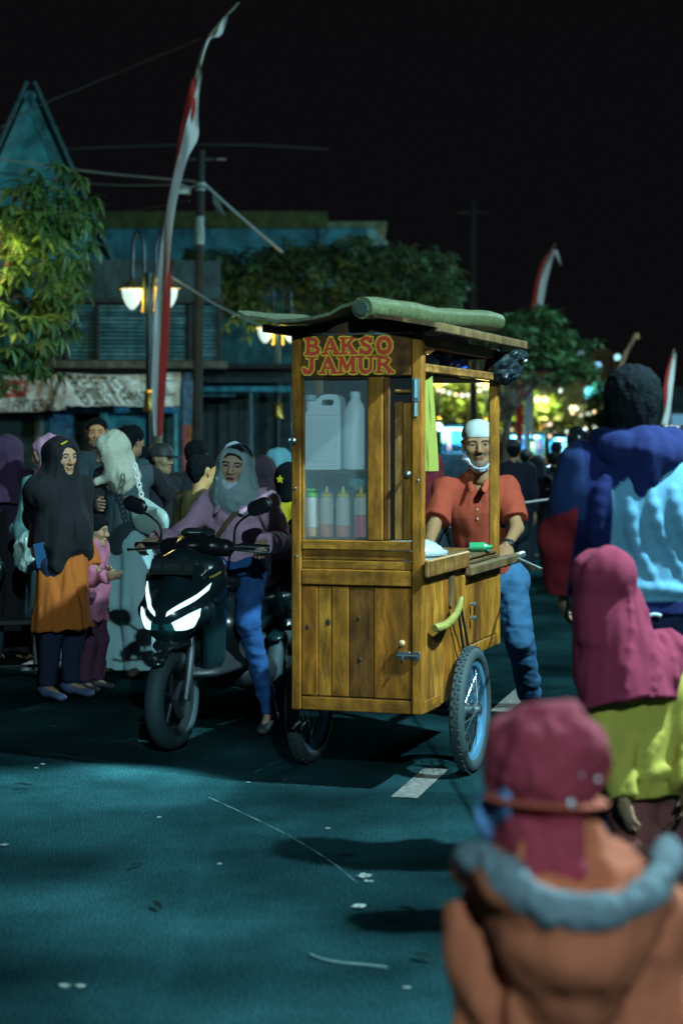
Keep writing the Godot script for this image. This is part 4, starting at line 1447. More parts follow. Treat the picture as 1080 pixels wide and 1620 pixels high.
func cart():
	var o := thing("food_cart", "amber wooden two wheeled meatball cart with red BAKSO JAMUR lettering", "food cart", CART, CART_YAW)
	var amber := wood(0, 0.55, 0.205, 0.020)
	var honey := wood(2, 0.62, 0.25, 0.027)
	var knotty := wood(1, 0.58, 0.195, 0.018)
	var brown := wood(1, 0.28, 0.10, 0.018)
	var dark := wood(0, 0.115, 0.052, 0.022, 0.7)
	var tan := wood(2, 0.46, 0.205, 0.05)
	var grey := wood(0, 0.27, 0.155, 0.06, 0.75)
	var black := plain(0.012, 0.012, 0.013, 0.8)
	var steel := plain(0.28, 0.34, 0.36, 0.3, 0.9)
	# posts
	for v in [[-0.60, -0.555, 0.0, 0.05, 0.345, 2.0, amber], [-0.05, 0.0, 0.0, 0.05, 0.345, 2.0, amber], [-0.045, 0.0, 1.40, 1.448, 0.90, 1.985, honey], [-0.60, -0.555, 1.40, 1.448, 0.50, 1.985, amber]]:
		cboard("post", v[0], v[1], v[4], v[5], v[2], v[3], v[6], o, 0.006)
	# front, from below
	cboard("rail", -0.553, -0.052, 0.346, 0.404, 0.004, 0.04, amber, o)
	var door := cboard("door", -0.553, -0.052, 0.406, 0.893, 0.026, 0.040, dark, o)
	var inv := door.transform.affine_inverse()
	var edges := [-0.553, -0.478, -0.415, -0.335, -0.222, -0.054]
	var looks := [knotty, honey, amber, brown, knotty]
	for k in 5:
		var b := cboard("plank", edges[k] + 0.0012, edges[k + 1] - 0.0012, 0.410, 0.890, 0.006 + 0.0015 * (k % 2), 0.025, looks[k], door, 0.0035)
		b.transform = inv * b.transform
	for v in [[-0.525, 0.71, 0.010], [-0.43, 0.735, 0.012], [-0.29, 0.755, 0.008], [-0.285, 0.575, 0.009]]:   # knots left open in the planks
		var s0 := soup()
		s0.lathe([Vector2(0, 0), Vector2(v[2], 0.0), Vector2(v[2] * 0.7, 0.0025), Vector2(0, 0.0035)], 10, Transform3D(Basis(Vector3.RIGHT, PI / 2).scaled(Vector3(1.0, 1.25, 1)), Vector3.ZERO))
		part("knot", s0.done(), plain(0.03, 0.014, 0.008, 0.7), door, inv * Transform3D(Basis(), cl(v[0], v[1], 0.0065)))
	var s := soup()
	s.lathe([Vector2(0, 0), Vector2(0.006, 0), Vector2(0.006, 0.012), Vector2(0.013, 0.016), Vector2(0.014, 0.024), Vector2(0.008, 0.03), Vector2(0, 0.031)], 12, Transform3D(Basis(Vector3.RIGHT, PI / 2), Vector3.ZERO))
	var knob := s.done()
	part("knob", knob, plain(0.55, 0.36, 0.14, 0.4), door, inv * Transform3D(Basis(), cl(-0.088, 0.655, 0.007)))
	var bolt := cboard("bolt", -0.118, -0.056, 0.585, 0.615, 0.0, 0.006, steel, door, 0.002)
	bolt.transform = inv * bolt.transform
	s = soup()
	s.tube([cl(-0.112, 0.600, -0.008), cl(-0.022, 0.600, -0.008)], 0.0055, 8)
	part("bolt_rod", s.done(), steel, door, inv)
	s = soup()
	s.tube(curve([cl(-0.085, 0.602, -0.009), cl(-0.086, 0.585, -0.02), cl(-0.088, 0.575, -0.012)], 4), 0.004, 6)
	part("bolt_handle", s.done(), steel, door, inv)
	cboard("bolt_keeper", -0.045, -0.012, 0.583, 0.617, -0.006, -0.001, steel, o, 0.002)
	cboard("rail", -0.553, -0.052, 0.898, 0.966, 0.002, 0.04, amber, o)
	cboard("board", -0.553, -0.052, 0.968, 1.006, 0.012, 0.04, honey, o)
	cboard("board", -0.553, -0.052, 1.008, 1.050, 0.012, 0.04, amber, o)
	cboard("rail", -0.553, -0.052, 1.052, 1.094, 0.003, 0.04, honey, o)
	# upper front: a glazed window on the left, a narrow panelled shutter on the right
	var win := Node3D.new()
	win.name = "window"
	o.add_child(win, true)
	sunk("frame", -0.553, -0.545, 1.096, 1.808, 0.008, 0.036, amber, win)
	sunk("frame", -0.543, -0.253, 1.798, 1.808, 0.008, 0.036, dark, win)
	sunk("pane", -0.544, -0.252, 1.097, 1.797, 0.020, 0.023, glass(0.06), win, 0.0)
	cboard("stile", -0.250, -0.182, 1.096, 1.808, 0.004, 0.038, amber, o)
	var sh := Node3D.new()
	sh.name = "shutter"
	o.add_child(sh, true)
	sunk("backing", -0.181, -0.053, 1.096, 1.808, 0.034, 0.042, black, sh, 0.0)  # black left bare above the short planks paints the roof shade
	sunk("plank", -0.180, -0.152, 1.098, 1.806, 0.014, 0.033, brown, sh)
	sunk("plank", -0.132, -0.094, 1.098, 1.700, 0.016, 0.033, tan, sh)
	sunk("plank", -0.092, -0.054, 1.098, 1.695, 0.014, 0.033, honey, sh)
	sunk("plank", -0.132, -0.054, 1.738, 1.752, 0.016, 0.033, tan, sh)
	part("knob", knob, steel, sh, Transform3D(Basis(), cl(-0.066, 1.385, 0.014)))
	# sign board, its lettering, and the dark gable above
	cboard("sign_board", -0.553, -0.052, 1.812, 1.992, 0.000, 0.04, brown, o)
	lettering(o, "BAKSO", cl(-0.335, 1.945, -0.0), 0.405, 0.076)
	lettering(o, "JAMUR", cl(-0.342, 1.862, -0.0), 0.425, 0.076)
	s = soup(1.5)
	var out := PackedVector2Array()
	for v in [[-0.66, 2.000], [0.03, 2.000], [0.06, 2.022], [-0.12, 2.062], [-0.27, 2.075], [-0.36, 2.055], [-0.50, 2.036], [-0.64, 2.038]]:
		out.append(Vector2(v[0] + 0.3, v[1]))
	s.slab(out, 0.0, 0.022, Transform3D(Basis(), Vector3(0, 0, 0.70)))
	part("gable_board", s.done(0.0), dark, o)
	# ironwork
	for v in [[-0.030, 1.755, 0.040], [-0.030, 1.665, 0.030]]:
		s = soup()
		s.tube([cl(v[0], v[1] + v[2], -0.006), cl(v[0], v[1] - v[2], -0.006)], 0.009, 8)
		part("hinge", s.done(), plain(0.22, 0.36, 0.40, 0.35, 0.7), o)
	cboard("hinge_plate", -0.046, -0.014, 1.70, 1.80, -0.005, -0.001, plain(0.20, 0.32, 0.36, 0.35, 0.7), o, 0.002)
	s = soup()
	s.tube(curve([cl(-0.588, 1.64, -0.004), cl(-0.592, 1.60, -0.022), cl(-0.590, 1.555, -0.012)], 5), 0.006, 8)
	part("latch", s.done(), steel, o)
	s = soup()
	s.ball(cl(-0.586, 1.53, -0.012), Vector3(0.014, 0.014, 0.012), 10, 6)
	s.ball(cl(-0.604, 1.53, -0.012), Vector3(0.009, 0.012, 0.010), 10, 6)
	part("latch_ring", s.done(), steel, o)
	for v in [[-0.58, 1.32], [-0.575, 1.02], [-0.02, 1.36]]:
		s = soup()
		s.ball(cl(v[0], v[1], 0.0), Vector3(0.006, 0.006, 0.004), 8, 5)
		part("screw", s.done(), steel, o)
	# inside the glazed case
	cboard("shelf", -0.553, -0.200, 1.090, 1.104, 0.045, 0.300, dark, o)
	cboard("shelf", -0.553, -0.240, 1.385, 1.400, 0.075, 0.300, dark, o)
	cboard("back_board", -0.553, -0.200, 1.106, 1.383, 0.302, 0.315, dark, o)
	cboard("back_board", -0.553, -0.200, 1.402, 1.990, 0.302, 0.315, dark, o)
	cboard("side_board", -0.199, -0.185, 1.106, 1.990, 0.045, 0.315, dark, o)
	for v in [[-0.545, -0.47, 1.70, 1.79], [-0.40, -0.29, 1.66, 1.785]]:
		cboard("back_panel", v[0], v[1], v[2], v[3], 0.292, 0.3015, tan, o)
	# left side, rear, floor, deck
	for k in 5:
		cboard("side_plank", -0.60, -0.582, 0.36, 0.965, 0.052 + k * 0.13, 0.180 + k * 0.13, [amber, honey, brown][k % 3], o)
	for k in 5:
		cboard("side_plank", -0.60, -0.582, 0.50, 0.965, 0.704 + k * 0.138, 0.840 + k * 0.138, [amber, honey, brown][k % 3], o)
	cboard("floor_board", -0.58, -0.02, 0.348, 0.362, 0.05, 0.70, dark, o)
	cboard("floor_board", -0.58, -0.02, 0.500, 0.514, 0.70, 1.44, dark, o)
	for k in 4:
		cboard("deck_board", -0.58, -0.004, 0.966, 0.984, 0.318 + k * 0.283, 0.598 + k * 0.283, tan if k % 2 else grey, o)
	cboard("rear_board", -0.553, -0.047, 0.505, 0.964, 1.425, 1.445, brown, o)
	# right side, front section
	var w0 := 0.051
	for w in [0.14, 0.155, 0.15, 0.188]:
		cboard("side_plank", -0.018, -0.002, 0.350, 0.945, w0, w0 + w - 0.0015, [amber, honey, amber, knotty][int(w0 * 9.0) % 4], o)
		w0 += w
	s = soup(1.7)
	s.slab(PackedVector2Array([Vector2(0, 0.945), Vector2(0.085, 0.945), Vector2(0.085, 0.86), Vector2(0.03, 0.765), Vector2(0, 0.78)]), -0.004, 0.004, Transform3D(Basis(Vector3.UP, PI / 2), cl(0.0035, 0, 0.44)))
	part("brace_plate", s.done(0.0), grey, o)
	cboard("lower_rail", -0.016, 0.0005, 0.345, 0.400, 0.052, 0.30, amber, o)
	cboard("tray_board", 0.012, 0.034, 0.940, 1.016, -0.02, 0.70, tan, o, 0.006)
	cboard("tray_floor", -0.003, 0.011, 0.946, 0.962, 0.0, 0.70, grey, o)
	# right side, rear section with its own door
	cboard("side_post", -0.018, 0.004, 0.505, 0.900, 0.692, 0.735, honey, o)
	cboard("side_rail", -0.018, 0.003, 0.855, 0.915, 0.737, 1.398, amber, o)
	cboard("side_rail", -0.018, 0.003, 0.505, 0.560, 0.737, 1.398, amber, o)
	cboard("side_post", -0.018, 0.004, 0.505, 0.915, 1.400, 1.448, honey, o)
	var rd := cboard("side_door", -0.020, -0.012, 0.562, 0.853, 0.74, 1.396, dark, o)
	inv = rd.transform.affine_inverse()
	for k in 4:
		var b := cboard("plank", -0.011, -0.001, 0.565, 0.850, 0.742 + k * 0.163, 0.903 + k * 0.163, [amber, brown, amber, honey][k], rd)
		b.transform = inv * b.transform
	for y in [0.665, 0.60]:
		part("knob", knob, steel, o, Transform3D(Basis(Vector3.UP, PI / 2), cl(0.004, y + 0.09, 0.83)))
	# the handle rail with its steel tip, and its twin on the left
	for lat in [0.022, -0.612]:
		cboard("handle_rail", lat - 0.02, lat + 0.02, 0.895, 0.945, 0.72, 1.74, grey, o, 0.008)
		s = soup()
		s.tube([cl(lat, 0.925, 1.66), cl(lat + 0.004, 0.93, 1.85)], 0.020, 12)
		part("handle_grip", s.done(), plain(0.30, 0.36, 0.38, 0.35, 0.8), o)
	cboard("tray_floor", -0.003, 0.001, 0.946, 0.962, 0.72, 1.44, grey, o)
	# brake lever of bent bamboo on two iron stays
	s = soup()
	s.tube(curve([cl(0.035, 0.715, 0.07), cl(0.065, 0.725, 0.16), cl(0.075, 0.765, 0.30), cl(0.055, 0.815, 0.45)], 6), [0.017, 0.019, 0.020, 0.020, 0.020, 0.020, 0.019, 0.019, 0.019, 0.018, 0.018, 0.017, 0.017, 0.016, 0.016, 0.015, 0.014, 0.013, 0.011], 10)
	part("brake_lever", s.done(), worn(0.40, 0.33, 0.07, 0.5, 6.0), o)
	for v in [[0.40, 0.60], [0.45, 0.69]]:
		part("brake_stay", bar_between(cl(0.05, 0.80, v[0]), cl(0.03, 0.56, v[1]), 0.007), plain(0.03, 0.03, 0.03, 0.6, 0.5), o)
	# top rails, shelf under the roof
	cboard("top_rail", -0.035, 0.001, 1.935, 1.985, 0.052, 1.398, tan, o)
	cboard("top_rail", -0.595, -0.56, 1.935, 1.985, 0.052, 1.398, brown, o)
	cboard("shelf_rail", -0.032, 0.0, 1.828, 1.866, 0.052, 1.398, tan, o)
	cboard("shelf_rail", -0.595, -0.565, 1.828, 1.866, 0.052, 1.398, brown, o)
	cboard("top_rail", -0.555, -0.047, 1.935, 1.985, 1.402, 1.44, brown, o)
	for k in 3:
		cboard("roof_shelf", -0.56, -0.034, 1.818, 1.827, 0.36 + k * 0.35, 0.70 + k * 0.35, dark, o)
	# roof: boards, the draped green mat and its roll along the ridge
	var rows := []
	for i in 15:
		var b := -0.20 + 1.82 * i / 14.0
		var sh2 := 0.11 * i / 14.0
		var r := []
		for v in [[-0.775, 2.098], [-0.74, 2.078], [-0.68, 2.064], [-0.60, 2.054], [-0.50, 2.054], [-0.42, 2.064], [-0.355, 2.080], [-0.30, 2.104], [-0.25, 2.128]]:
			r.append(cl(v[0] * (1.0 - 0.16 * (i / 14.0) * clampf((-v[0] - 0.4) / 0.3, 0.0, 1.0)) + sh2 * 0.8, v[1] + 0.012 * noise_a.get_noise_2d(b * 2.0, v[0] * 5.0) + 0.03 * i / 14.0, b))
		rows.append(r)
	s = soup(1.0)
	s.thick_sheet(rows, Vector3(0, 0.014, 0))
	var mat_cloth := worn(0.07, 0.085, 0.042, 0.65, 5.0)
	part("roof_mat", s.done(50.0), mat_cloth, o)
	s = soup()
	var roll := []
	var rr := []
	for i in 13:
		var t := i / 12.0
		roll.append(cl(lerpf(-0.205, -0.05, t), lerpf(2.094, 2.132, t) + 0.006 * sin(t * 9.0), lerpf(-0.215, 1.60, t)))
		rr.append(0.047 + 0.003 * sin(t * 23.0))
	s.tube(roll, rr, 18)
	part("mat_roll", s.done(50.0), worn(0.105, 0.125, 0.05, 0.55, 4.0), o)
	s = soup()
	s.tube([cl(-0.207, 2.094, -0.225), cl(-0.205, 2.094, -0.20)], 0.030, 14)
	part("roll_end", s.done(50.0), plain(0.02, 0.035, 0.03, 0.9), o)
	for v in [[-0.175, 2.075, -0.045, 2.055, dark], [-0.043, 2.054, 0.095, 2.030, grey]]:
		rows = []
		for i in 2:
			var b := -0.16 + 1.78 * i
			rows.append([cl(v[0] + 0.10 * i * (1.0 if v[0] < -0.1 else 0.0), v[1], b), cl(v[2], v[3], b)])
		s = soup(1.2)
		s.thick_sheet(rows, Vector3(0, 0.018, 0))
		part("roof_board", s.done(0.0), v[4], o)
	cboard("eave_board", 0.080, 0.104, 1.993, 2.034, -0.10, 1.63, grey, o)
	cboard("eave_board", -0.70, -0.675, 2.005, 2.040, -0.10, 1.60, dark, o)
	# wheels on one axle
	part("axle", bar_between(cl(-0.76, 0.29, 0.62), cl(0.10, 0.29, 0.62), 0.014), plain(0.05, 0.05, 0.055, 0.5, 0.7), o)
	cboard("axle_block", -0.55, -0.05, 0.305, 0.345, 0.585, 0.655, dark, o)
	var first := cart_wheel(o)
	first.position = cl(0.062, 0.29, 0.60)
	var second: Node3D = first.duplicate()
	second.name = "wheel_001"
	o.add_child(second, true)
	second.position = cl(-0.725, 0.29, 0.62)
	second.rotation.x = 0.4

func lettering(o: Node3D, text: String, c: Vector3, w: float, h: float):   # fat red letters with a yellow edge, flat paint on the board
	var font := {
		"B": [[0.105, 0.22, 0.10, 0.22, 0.90], [0.06, 0.06, 0.93, 0.5, 0.93], [0.06, 0.06, 0.07, 0.5, 0.07], [0.09, 0.3, 0.92, 0.58, 0.91, 0.72, 0.74, 0.56, 0.54, 0.3, 0.52], [0.10, 0.56, 0.52, 0.80, 0.34, 0.74, 0.14, 0.52, 0.08, 0.3, 0.08]],
		"A": [[0.075, 0.16, 0.08, 0.46, 0.90], [0.115, 0.50, 0.88, 0.82, 0.10], [0.06, 0.3, 0.34, 0.68, 0.34], [0.055, 0.02, 0.06, 0.32, 0.06], [0.055, 0.64, 0.06, 1.0, 0.06]],
		"K": [[0.105, 0.22, 0.10, 0.22, 0.90], [0.055, 0.04, 0.94, 0.42, 0.94], [0.055, 0.04, 0.06, 0.42, 0.06], [0.075, 0.30, 0.45, 0.74, 0.90], [0.11, 0.48, 0.58, 0.80, 0.10], [0.055, 0.58, 0.94, 0.94, 0.94], [0.055, 0.62, 0.06, 1.0, 0.06]],
		"S": [[0.10, 0.74, 0.74, 0.62, 0.90, 0.40, 0.92, 0.24, 0.77, 0.34, 0.60, 0.64, 0.44, 0.76, 0.26, 0.62, 0.09, 0.38, 0.08, 0.22, 0.24], [0.055, 0.80, 0.94, 0.80, 0.68], [0.055, 0.17, 0.06, 0.17, 0.32]],
		"O": [[0.115, 0.5, 0.91, 0.28, 0.84, 0.17, 0.64, 0.16, 0.40, 0.26, 0.17, 0.5, 0.09, 0.74, 0.17, 0.84, 0.40, 0.83, 0.64, 0.72, 0.84, 0.5, 0.91]],
		"J": [[0.11, 0.60, 0.90, 0.60, 0.28, 0.46, 0.09, 0.26, 0.10, 0.18, 0.26], [0.055, 0.36, 0.94, 0.84, 0.94]],
		"M": [[0.07, 0.16, 0.08, 0.18, 0.90], [0.10, 0.22, 0.90, 0.50, 0.24], [0.07, 0.50, 0.24, 0.78, 0.90], [0.105, 0.82, 0.90, 0.84, 0.08], [0.055, 0.02, 0.06, 0.30, 0.06], [0.055, 0.68, 0.06, 1.0, 0.06], [0.055, 0.04, 0.94, 0.24, 0.94], [0.055, 0.76, 0.94, 0.98, 0.94]],
		"U": [[0.105, 0.24, 0.90, 0.24, 0.34, 0.34, 0.12, 0.54, 0.07], [0.075, 0.54, 0.07, 0.74, 0.16, 0.80, 0.36, 0.80, 0.90], [0.055, 0.06, 0.94, 0.42, 0.94], [0.055, 0.64, 0.94, 0.96, 0.94]],
		"R": [[0.105, 0.22, 0.10, 0.22, 0.90], [0.055, 0.06, 0.94, 0.5, 0.94], [0.055, 0.04, 0.06, 0.42, 0.06], [0.09, 0.3, 0.92, 0.58, 0.90, 0.74, 0.72, 0.58, 0.54, 0.3, 0.50], [0.11, 0.52, 0.50, 0.80, 0.12], [0.055, 0.70, 0.06, 1.0, 0.06]],
	}
	var ph := 88
	var pad := 12
	var step := int(ph * w / h / text.length())
	var im := Image.create(step * text.length() + pad * 2, ph + pad * 2, false, Image.FORMAT_RGBA8)
	im.fill(Color(0, 0, 0, 0))
	var red := lin(0.72, 0.05, 0.022); var gold := lin(0.80, 0.50, 0.03)
	for i in text.length():
		var segs := []
		for st in font[text[i]]:
			for k in range(1, st.size() - 2, 2):
				segs.append([Vector2(st[k] * step, (1.0 - st[k + 1]) * ph), Vector2(st[k + 2] * step, (1.0 - st[k + 3]) * ph), st[0] * ph * 1.14])
		for y in range(-pad, ph + pad):
			for x in range(-pad, step + pad):
				var d := 99.0
				var p := Vector2(x, y)
				for s in segs:
					var q := Geometry2D.get_closest_point_to_segment(p, s[0], s[1])
					d = minf(d, p.distance_to(q) - s[2])
				var X: int = pad + i * step + x
				if X < 0 or X >= im.get_width(): continue
				var wear := noise_a.get_noise_2d(X * 0.05, y * 0.12)
				if d < 0.0: im.set_pixel(X, y + pad, red * Color(1, 1, 1, 1) if wear < 0.36 else red.darkened(0.3))
				elif d < 7.0 and im.get_pixel(X, y + pad).r < 0.9 * red.r + 0.001 and im.get_pixel(X, y + pad).a < 0.5: im.set_pixel(X, y + pad, gold if wear < 0.40 else gold.darkened(0.35))
	var m := StandardMaterial3D.new()
	m.albedo_texture = ImageTexture.create_from_image(im)
	m.transparency = BaseMaterial3D.TRANSPARENCY_ALPHA_SCISSOR
	m.alpha_scissor_threshold = 0.5
	m.roughness = 0.5
	var hw := w * 0.5 + pad * w / (step * text.length()); var hh := h * 0.5 + pad * h / ph
	var s := soup()
	s.quad(Vector3(-hw, -hh, 0), Vector3(-hw, hh, 0), Vector3(hw, hh, 0), Vector3(hw, -hh, 0), Vector2(0, 1), Vector2(0, 0), Vector2(1, 0), Vector2(1, 1))
	part("lettering", s.done(0.0), m, o, Transform3D(Basis(), c + Vector3(0, 0, 0.003)))

func cart_wheel(o: Node3D) -> Node3D:   # turns about x
	var w := Node3D.new()
	w.name = "wheel"
	o.add_child(w, true)
	var lay := Transform3D(Basis(Vector3.FORWARD, PI / 2), Vector3.ZERO)
	var s := soup()
	var prof := []
	for k in 13:
		var a := TAU * k / 12.0
		prof.append(Vector2(0.255 + 0.035 * cos(a), 0.036 * sin(a)))
	s.lathe(prof, 44, lay)
	part("tyre", s.done(50.0), plain(0.025, 0.04, 0.043, 0.75), w)
	s = soup()
	for k in 44:   # tread blocks
		var a := TAU * k / 44.0
		for x in [-0.014, 0.0, 0.014]:
			s.box(Vector3(x, cos(a + x * 6.0) * 0.2905, sin(a + x * 6.0) * 0.2905), Vector3(0.010, 0.004, 0.026), Basis(Vector3.RIGHT, a + x * 6.0), 0.0)
	var tr := part("tread", s.done(0.0), plain(0.022, 0.037, 0.04, 0.8), w)
	tr.set_meta("kind", "stuff")
	s = soup()
	s.lathe([Vector2(0.226, -0.020), Vector2(0.232, -0.024), Vector2(0.226, -0.012), Vector2(0.212, -0.010), Vector2(0.212, 0.010), Vector2(0.226, 0.012), Vector2(0.232, 0.024), Vector2(0.226, 0.020), Vector2(0.205, 0.014), Vector2(0.205, -0.014), Vector2(0.226, -0.020)], 44, lay)
	part("rim", s.done(30.0), plain(0.16, 0.40, 0.62, 0.3, 0.6), w)
	s = soup()
	s.lathe([Vector2(0, -0.05), Vector2(0.02, -0.05), Vector2(0.02, -0.035), Vector2(0.036, -0.03), Vector2(0.036, -0.024), Vector2(0.022, -0.018), Vector2(0.022, 0.018), Vector2(0.036, 0.024), Vector2(0.036, 0.03), Vector2(0.02, 0.035), Vector2(0.02, 0.05), Vector2(0, 0.05)], 16, lay)
	part("hub", s.done(30.0), plain(0.25, 0.28, 0.30, 0.35, 0.8), w)
	var spoke := bar_between(Vector3(0, 0, 0), Vector3(0, 1, 0), 0.0022, 5)
	for k in 28:
		var a := TAU * k / 28.0
		var a2 := a + (0.5 if k % 4 < 2 else -0.5)
		var x := 0.026 if k % 2 == 0 else -0.026
		var p := Vector3(x, cos(a2) * 0.034, sin(a2) * 0.034)
		var q := Vector3(0, cos(a) * 0.207, sin(a) * 0.207)
		var d := q - p
		var y := d.normalized()
		var xx := y.cross(Vector3(1, 0.2, 0.1)).normalized()
		part("spoke", spoke, plain(0.42, 0.48, 0.50, 0.25, 0.9), w, Transform3D(Basis(xx, y * d.length(), xx.cross(y)), p))
	return w

func goods(called: String, label: String, category: String, lat: float, y: float, back: float, yaw := 0.0, group := "") -> Node3D:
	return thing(called, label, category, in_street(cl(lat, y, back)), CART_YAW + yaw, group)

func crumple(c: Vector3, r: Vector3, seed_: float, n := 14) -> ArrayMesh:   # a crumpled plastic bag
	var s := soup()
	var rows := []
	for i in n:
		var a := PI * i / (n - 1)
		var row := []
		for k in n * 2 + 1:
			var b := TAU * (k % (n * 2)) / (n * 2)
			var v := Vector3(sin(a) * cos(b), cos(a), sin(a) * sin(b))
			var t := 0.85 + 0.35 * absf(noise_a.get_noise_3dv(v * 2.2 + Vector3.ONE * seed_)) + 0.22 * noise_b.get_noise_3dv(v * 5.0 + Vector3.ONE * seed_)
			row.append(c + v * r * t)
		rows.append(row)
	s.sheet(rows)
	return s.done(20.0)

func cart_goods():
	var haze := plain(0.60, 0.68, 0.72, 0.45)
	# white jerrycan with a loop handle
	var o := goods("jerrycan", "big milky white jerrycan with loop handle behind the cart window", "jerrycan", -0.505, 1.401, 0.17, 0.1)
	var s := soup()
	var body := PackedVector2Array([Vector2(-0.083, 0.0), Vector2(0.083, 0.0), Vector2(0.088, 0.01), Vector2(0.088, 0.30), Vector2(0.082, 0.322), Vector2(0.065, 0.335), Vector2(0.02, 0.335), Vector2(0.0, 0.328), Vector2(-0.020, 0.312), Vector2(-0.060, 0.262), Vector2(-0.088, 0.235), Vector2(-0.088, 0.01)])
	var hole := PackedVector2Array([Vector2(0.002, 0.300), Vector2(0.010, 0.312), Vector2(0.052, 0.312), Vector2(0.060, 0.302), Vector2(0.052, 0.286), Vector2(0.005, 0.284)])
	var bodies := Geometry2D.clip_polygons(body, hole)
	var ring := body
	if bodies.size() > 1 or Geometry2D.is_polygon_clockwise(bodies[0]):
		pass
	# a slit joins the hole to the outline, so that it is one outline
	ring = PackedVector2Array()
	for v in [Vector2(-0.083, 0.0), Vector2(0.083, 0.0), Vector2(0.088, 0.01), Vector2(0.088, 0.30), Vector2(0.082, 0.322), Vector2(0.065, 0.335), Vector2(0.0305, 0.335), Vector2(0.0305, 0.312), Vector2(0.052, 0.312), Vector2(0.060, 0.302), Vector2(0.052, 0.286), Vector2(0.005, 0.284), Vector2(0.002, 0.300), Vector2(0.010, 0.312), Vector2(0.0300, 0.312), Vector2(0.0300, 0.335), Vector2(0.02, 0.335), Vector2(0.0, 0.328), Vector2(-0.020, 0.312), Vector2(-0.060, 0.262), Vector2(-0.088, 0.235), Vector2(-0.088, 0.01)]:
		ring.append(v)
	s.slab(ring, -0.06, 0.06)
	part("body", s.done(60.0), haze, o)
	s = soup()
	s.box(Vector3(0, 0.125, 0.0615), Vector3(0.15, 0.19, 0.003), Basis(), 0.001)
	part("embossed_panel", s.done(0.0), plain(0.55, 0.63, 0.68, 0.5), o)
	for v in [[0.245, 0.003], [0.02, 0.003]]:
		boxp("rib", Vector3(0, v[0], 0.0615), Vector3(0.165, 0.006, v[1]), haze, o, 0.001)
	s = soup()
	s.lathe([Vector2(0, 0), Vector2(0.024, 0), Vector2(0.024, 0.05), Vector2(0.0, 0.052)], 16, Transform3D(Basis(), Vector3(-0.058, 0.255, 0)))
	part("neck", s.done(), haze, o)
	s = soup()
	s.lathe([Vector2(0, 0), Vector2(0.027, 0), Vector2(0.027, 0.025), Vector2(0.0, 0.027)], 16, Transform3D(Basis(), Vector3(-0.058, 0.308, 0)))
	part("lid", s.done(), plain(0.30, 0.45, 0.55, 0.5), o)
	# white bottle
	o = goods("plastic_bottle", "tall milky plastic bottle with sloping shoulders right of the jerrycan", "bottle", -0.357, 1.401, 0.17)
	s = soup()
	s.lathe([Vector2(0, 0), Vector2(0.050, 0), Vector2(0.056, 0.008), Vector2(0.056, 0.23), Vector2(0.053, 0.236), Vector2(0.055, 0.242), Vector2(0.050, 0.27), Vector2(0.024, 0.31), Vector2(0.021, 0.318), Vector2(0.0, 0.318)], 22)
	part("body", s.done(50.0), haze, o)
	s = soup()
	s.lathe([Vector2(0, 0.318), Vector2(0.024, 0.318), Vector2(0.024, 0.345), Vector2(0.021, 0.348), Vector2(0, 0.348)], 16)
	part("lid", s.done(30.0), plain(0.55, 0.66, 0.72, 0.5), o)
	# sauce bottles
	var kinds := [
		[-0.539, "squat jar with a leafy green top, leftmost of the sauce bottles", Color(0.10, 0.40, 0.06), Color(0.45, 0.24, 0.12), 0.22],
		[-0.468, "squeeze bottle with yellow nozzle, second of the sauce bottles from the left", Color(0.62, 0.42, 0.02), Color(0.55, 0.20, 0.15), 0.30],
		[-0.392, "squeeze bottle with yellow nozzle, third of the sauce bottles from the left", Color(0.62, 0.45, 0.03), Color(0.55, 0.20, 0.16), 0.28],
		[-0.308, "squeeze bottle half full of pink sauce, rightmost behind the glass", Color(0.60, 0.38, 0.03), Color(0.55, 0.14, 0.17), 0.55],
	]
	for i in 4:
		var q: Array = kinds[i]
		o = goods("sauce_bottle", q[1], "sauce bottle", q[0], 1.1045, 0.10, 0.0, "sauce bottles behind the cart window")
		var h := 0.175
		var r := 0.032 if i else 0.034
		s = soup()
		s.lathe([Vector2(0, 0), Vector2(r * 0.93, 0), Vector2(r, 0.006), Vector2(r, h * q[4]), Vector2(0, h * q[4])], 18)
		part("sauce", s.done(40.0), plain(q[3].r, q[3].g, q[3].b, 0.5), o)
		s = soup()
		s.lathe([Vector2(r * 0.97, h * q[4] + 0.001), Vector2(r, h * q[4] + 0.002), Vector2(r, h - 0.012), Vector2(r * 0.85, h), Vector2(0, h)], 18)
		part("bottle_wall", s.done(40.0), plain(0.50, 0.44, 0.40, 0.35), o)
		s = soup()
		if i:
			s.lathe([Vector2(0, h), Vector2(r * 0.82, h + 0.001), Vector2(r * 0.82, h + 0.014), Vector2(0.010, h + 0.022), Vector2(0.005, h + 0.048), Vector2(0, h + 0.05)], 14)
			part("nozzle", s.done(40.0), plain(q[2].r, q[2].g, q[2].b, 0.45), o)
		else:
			s.lathe([Vector2(0, h), Vector2(r * 0.95, h + 0.001), Vector2(r * 0.95, h + 0.018), Vector2(0, h + 0.020)], 14)
			part("lid", s.done(40.0), plain(q[2].r, q[2].g, q[2].b, 0.5), o)
			for k in 7:
				var a := TAU * k / 7.0
				s = soup()
				s.tube([Vector3(cos(a) * 0.008, h + 0.018, sin(a) * 0.008), Vector3(cos(a) * 0.022, h + 0.034, sin(a) * 0.02), Vector3(cos(a) * 0.036, h + 0.030, sin(a) * 0.03)], [0.006, 0.008, 0.002], 6, true, 0.4)
				part("lid_leaf", s.done(), plain(0.12, 0.48, 0.07, 0.5), o)
	# stack of glass bowls, on a dark tin
	o = goods("tin", "dark tin box under the stacked bowls inside the cart case", "tin", -0.36, 1.1045, 0.235)
	boxp("body", Vector3(0, 0.095, 0), Vector3(0.20, 0.19, 0.11), plain(0.03, 0.035, 0.04, 0.4, 0.3), o, 0.01)
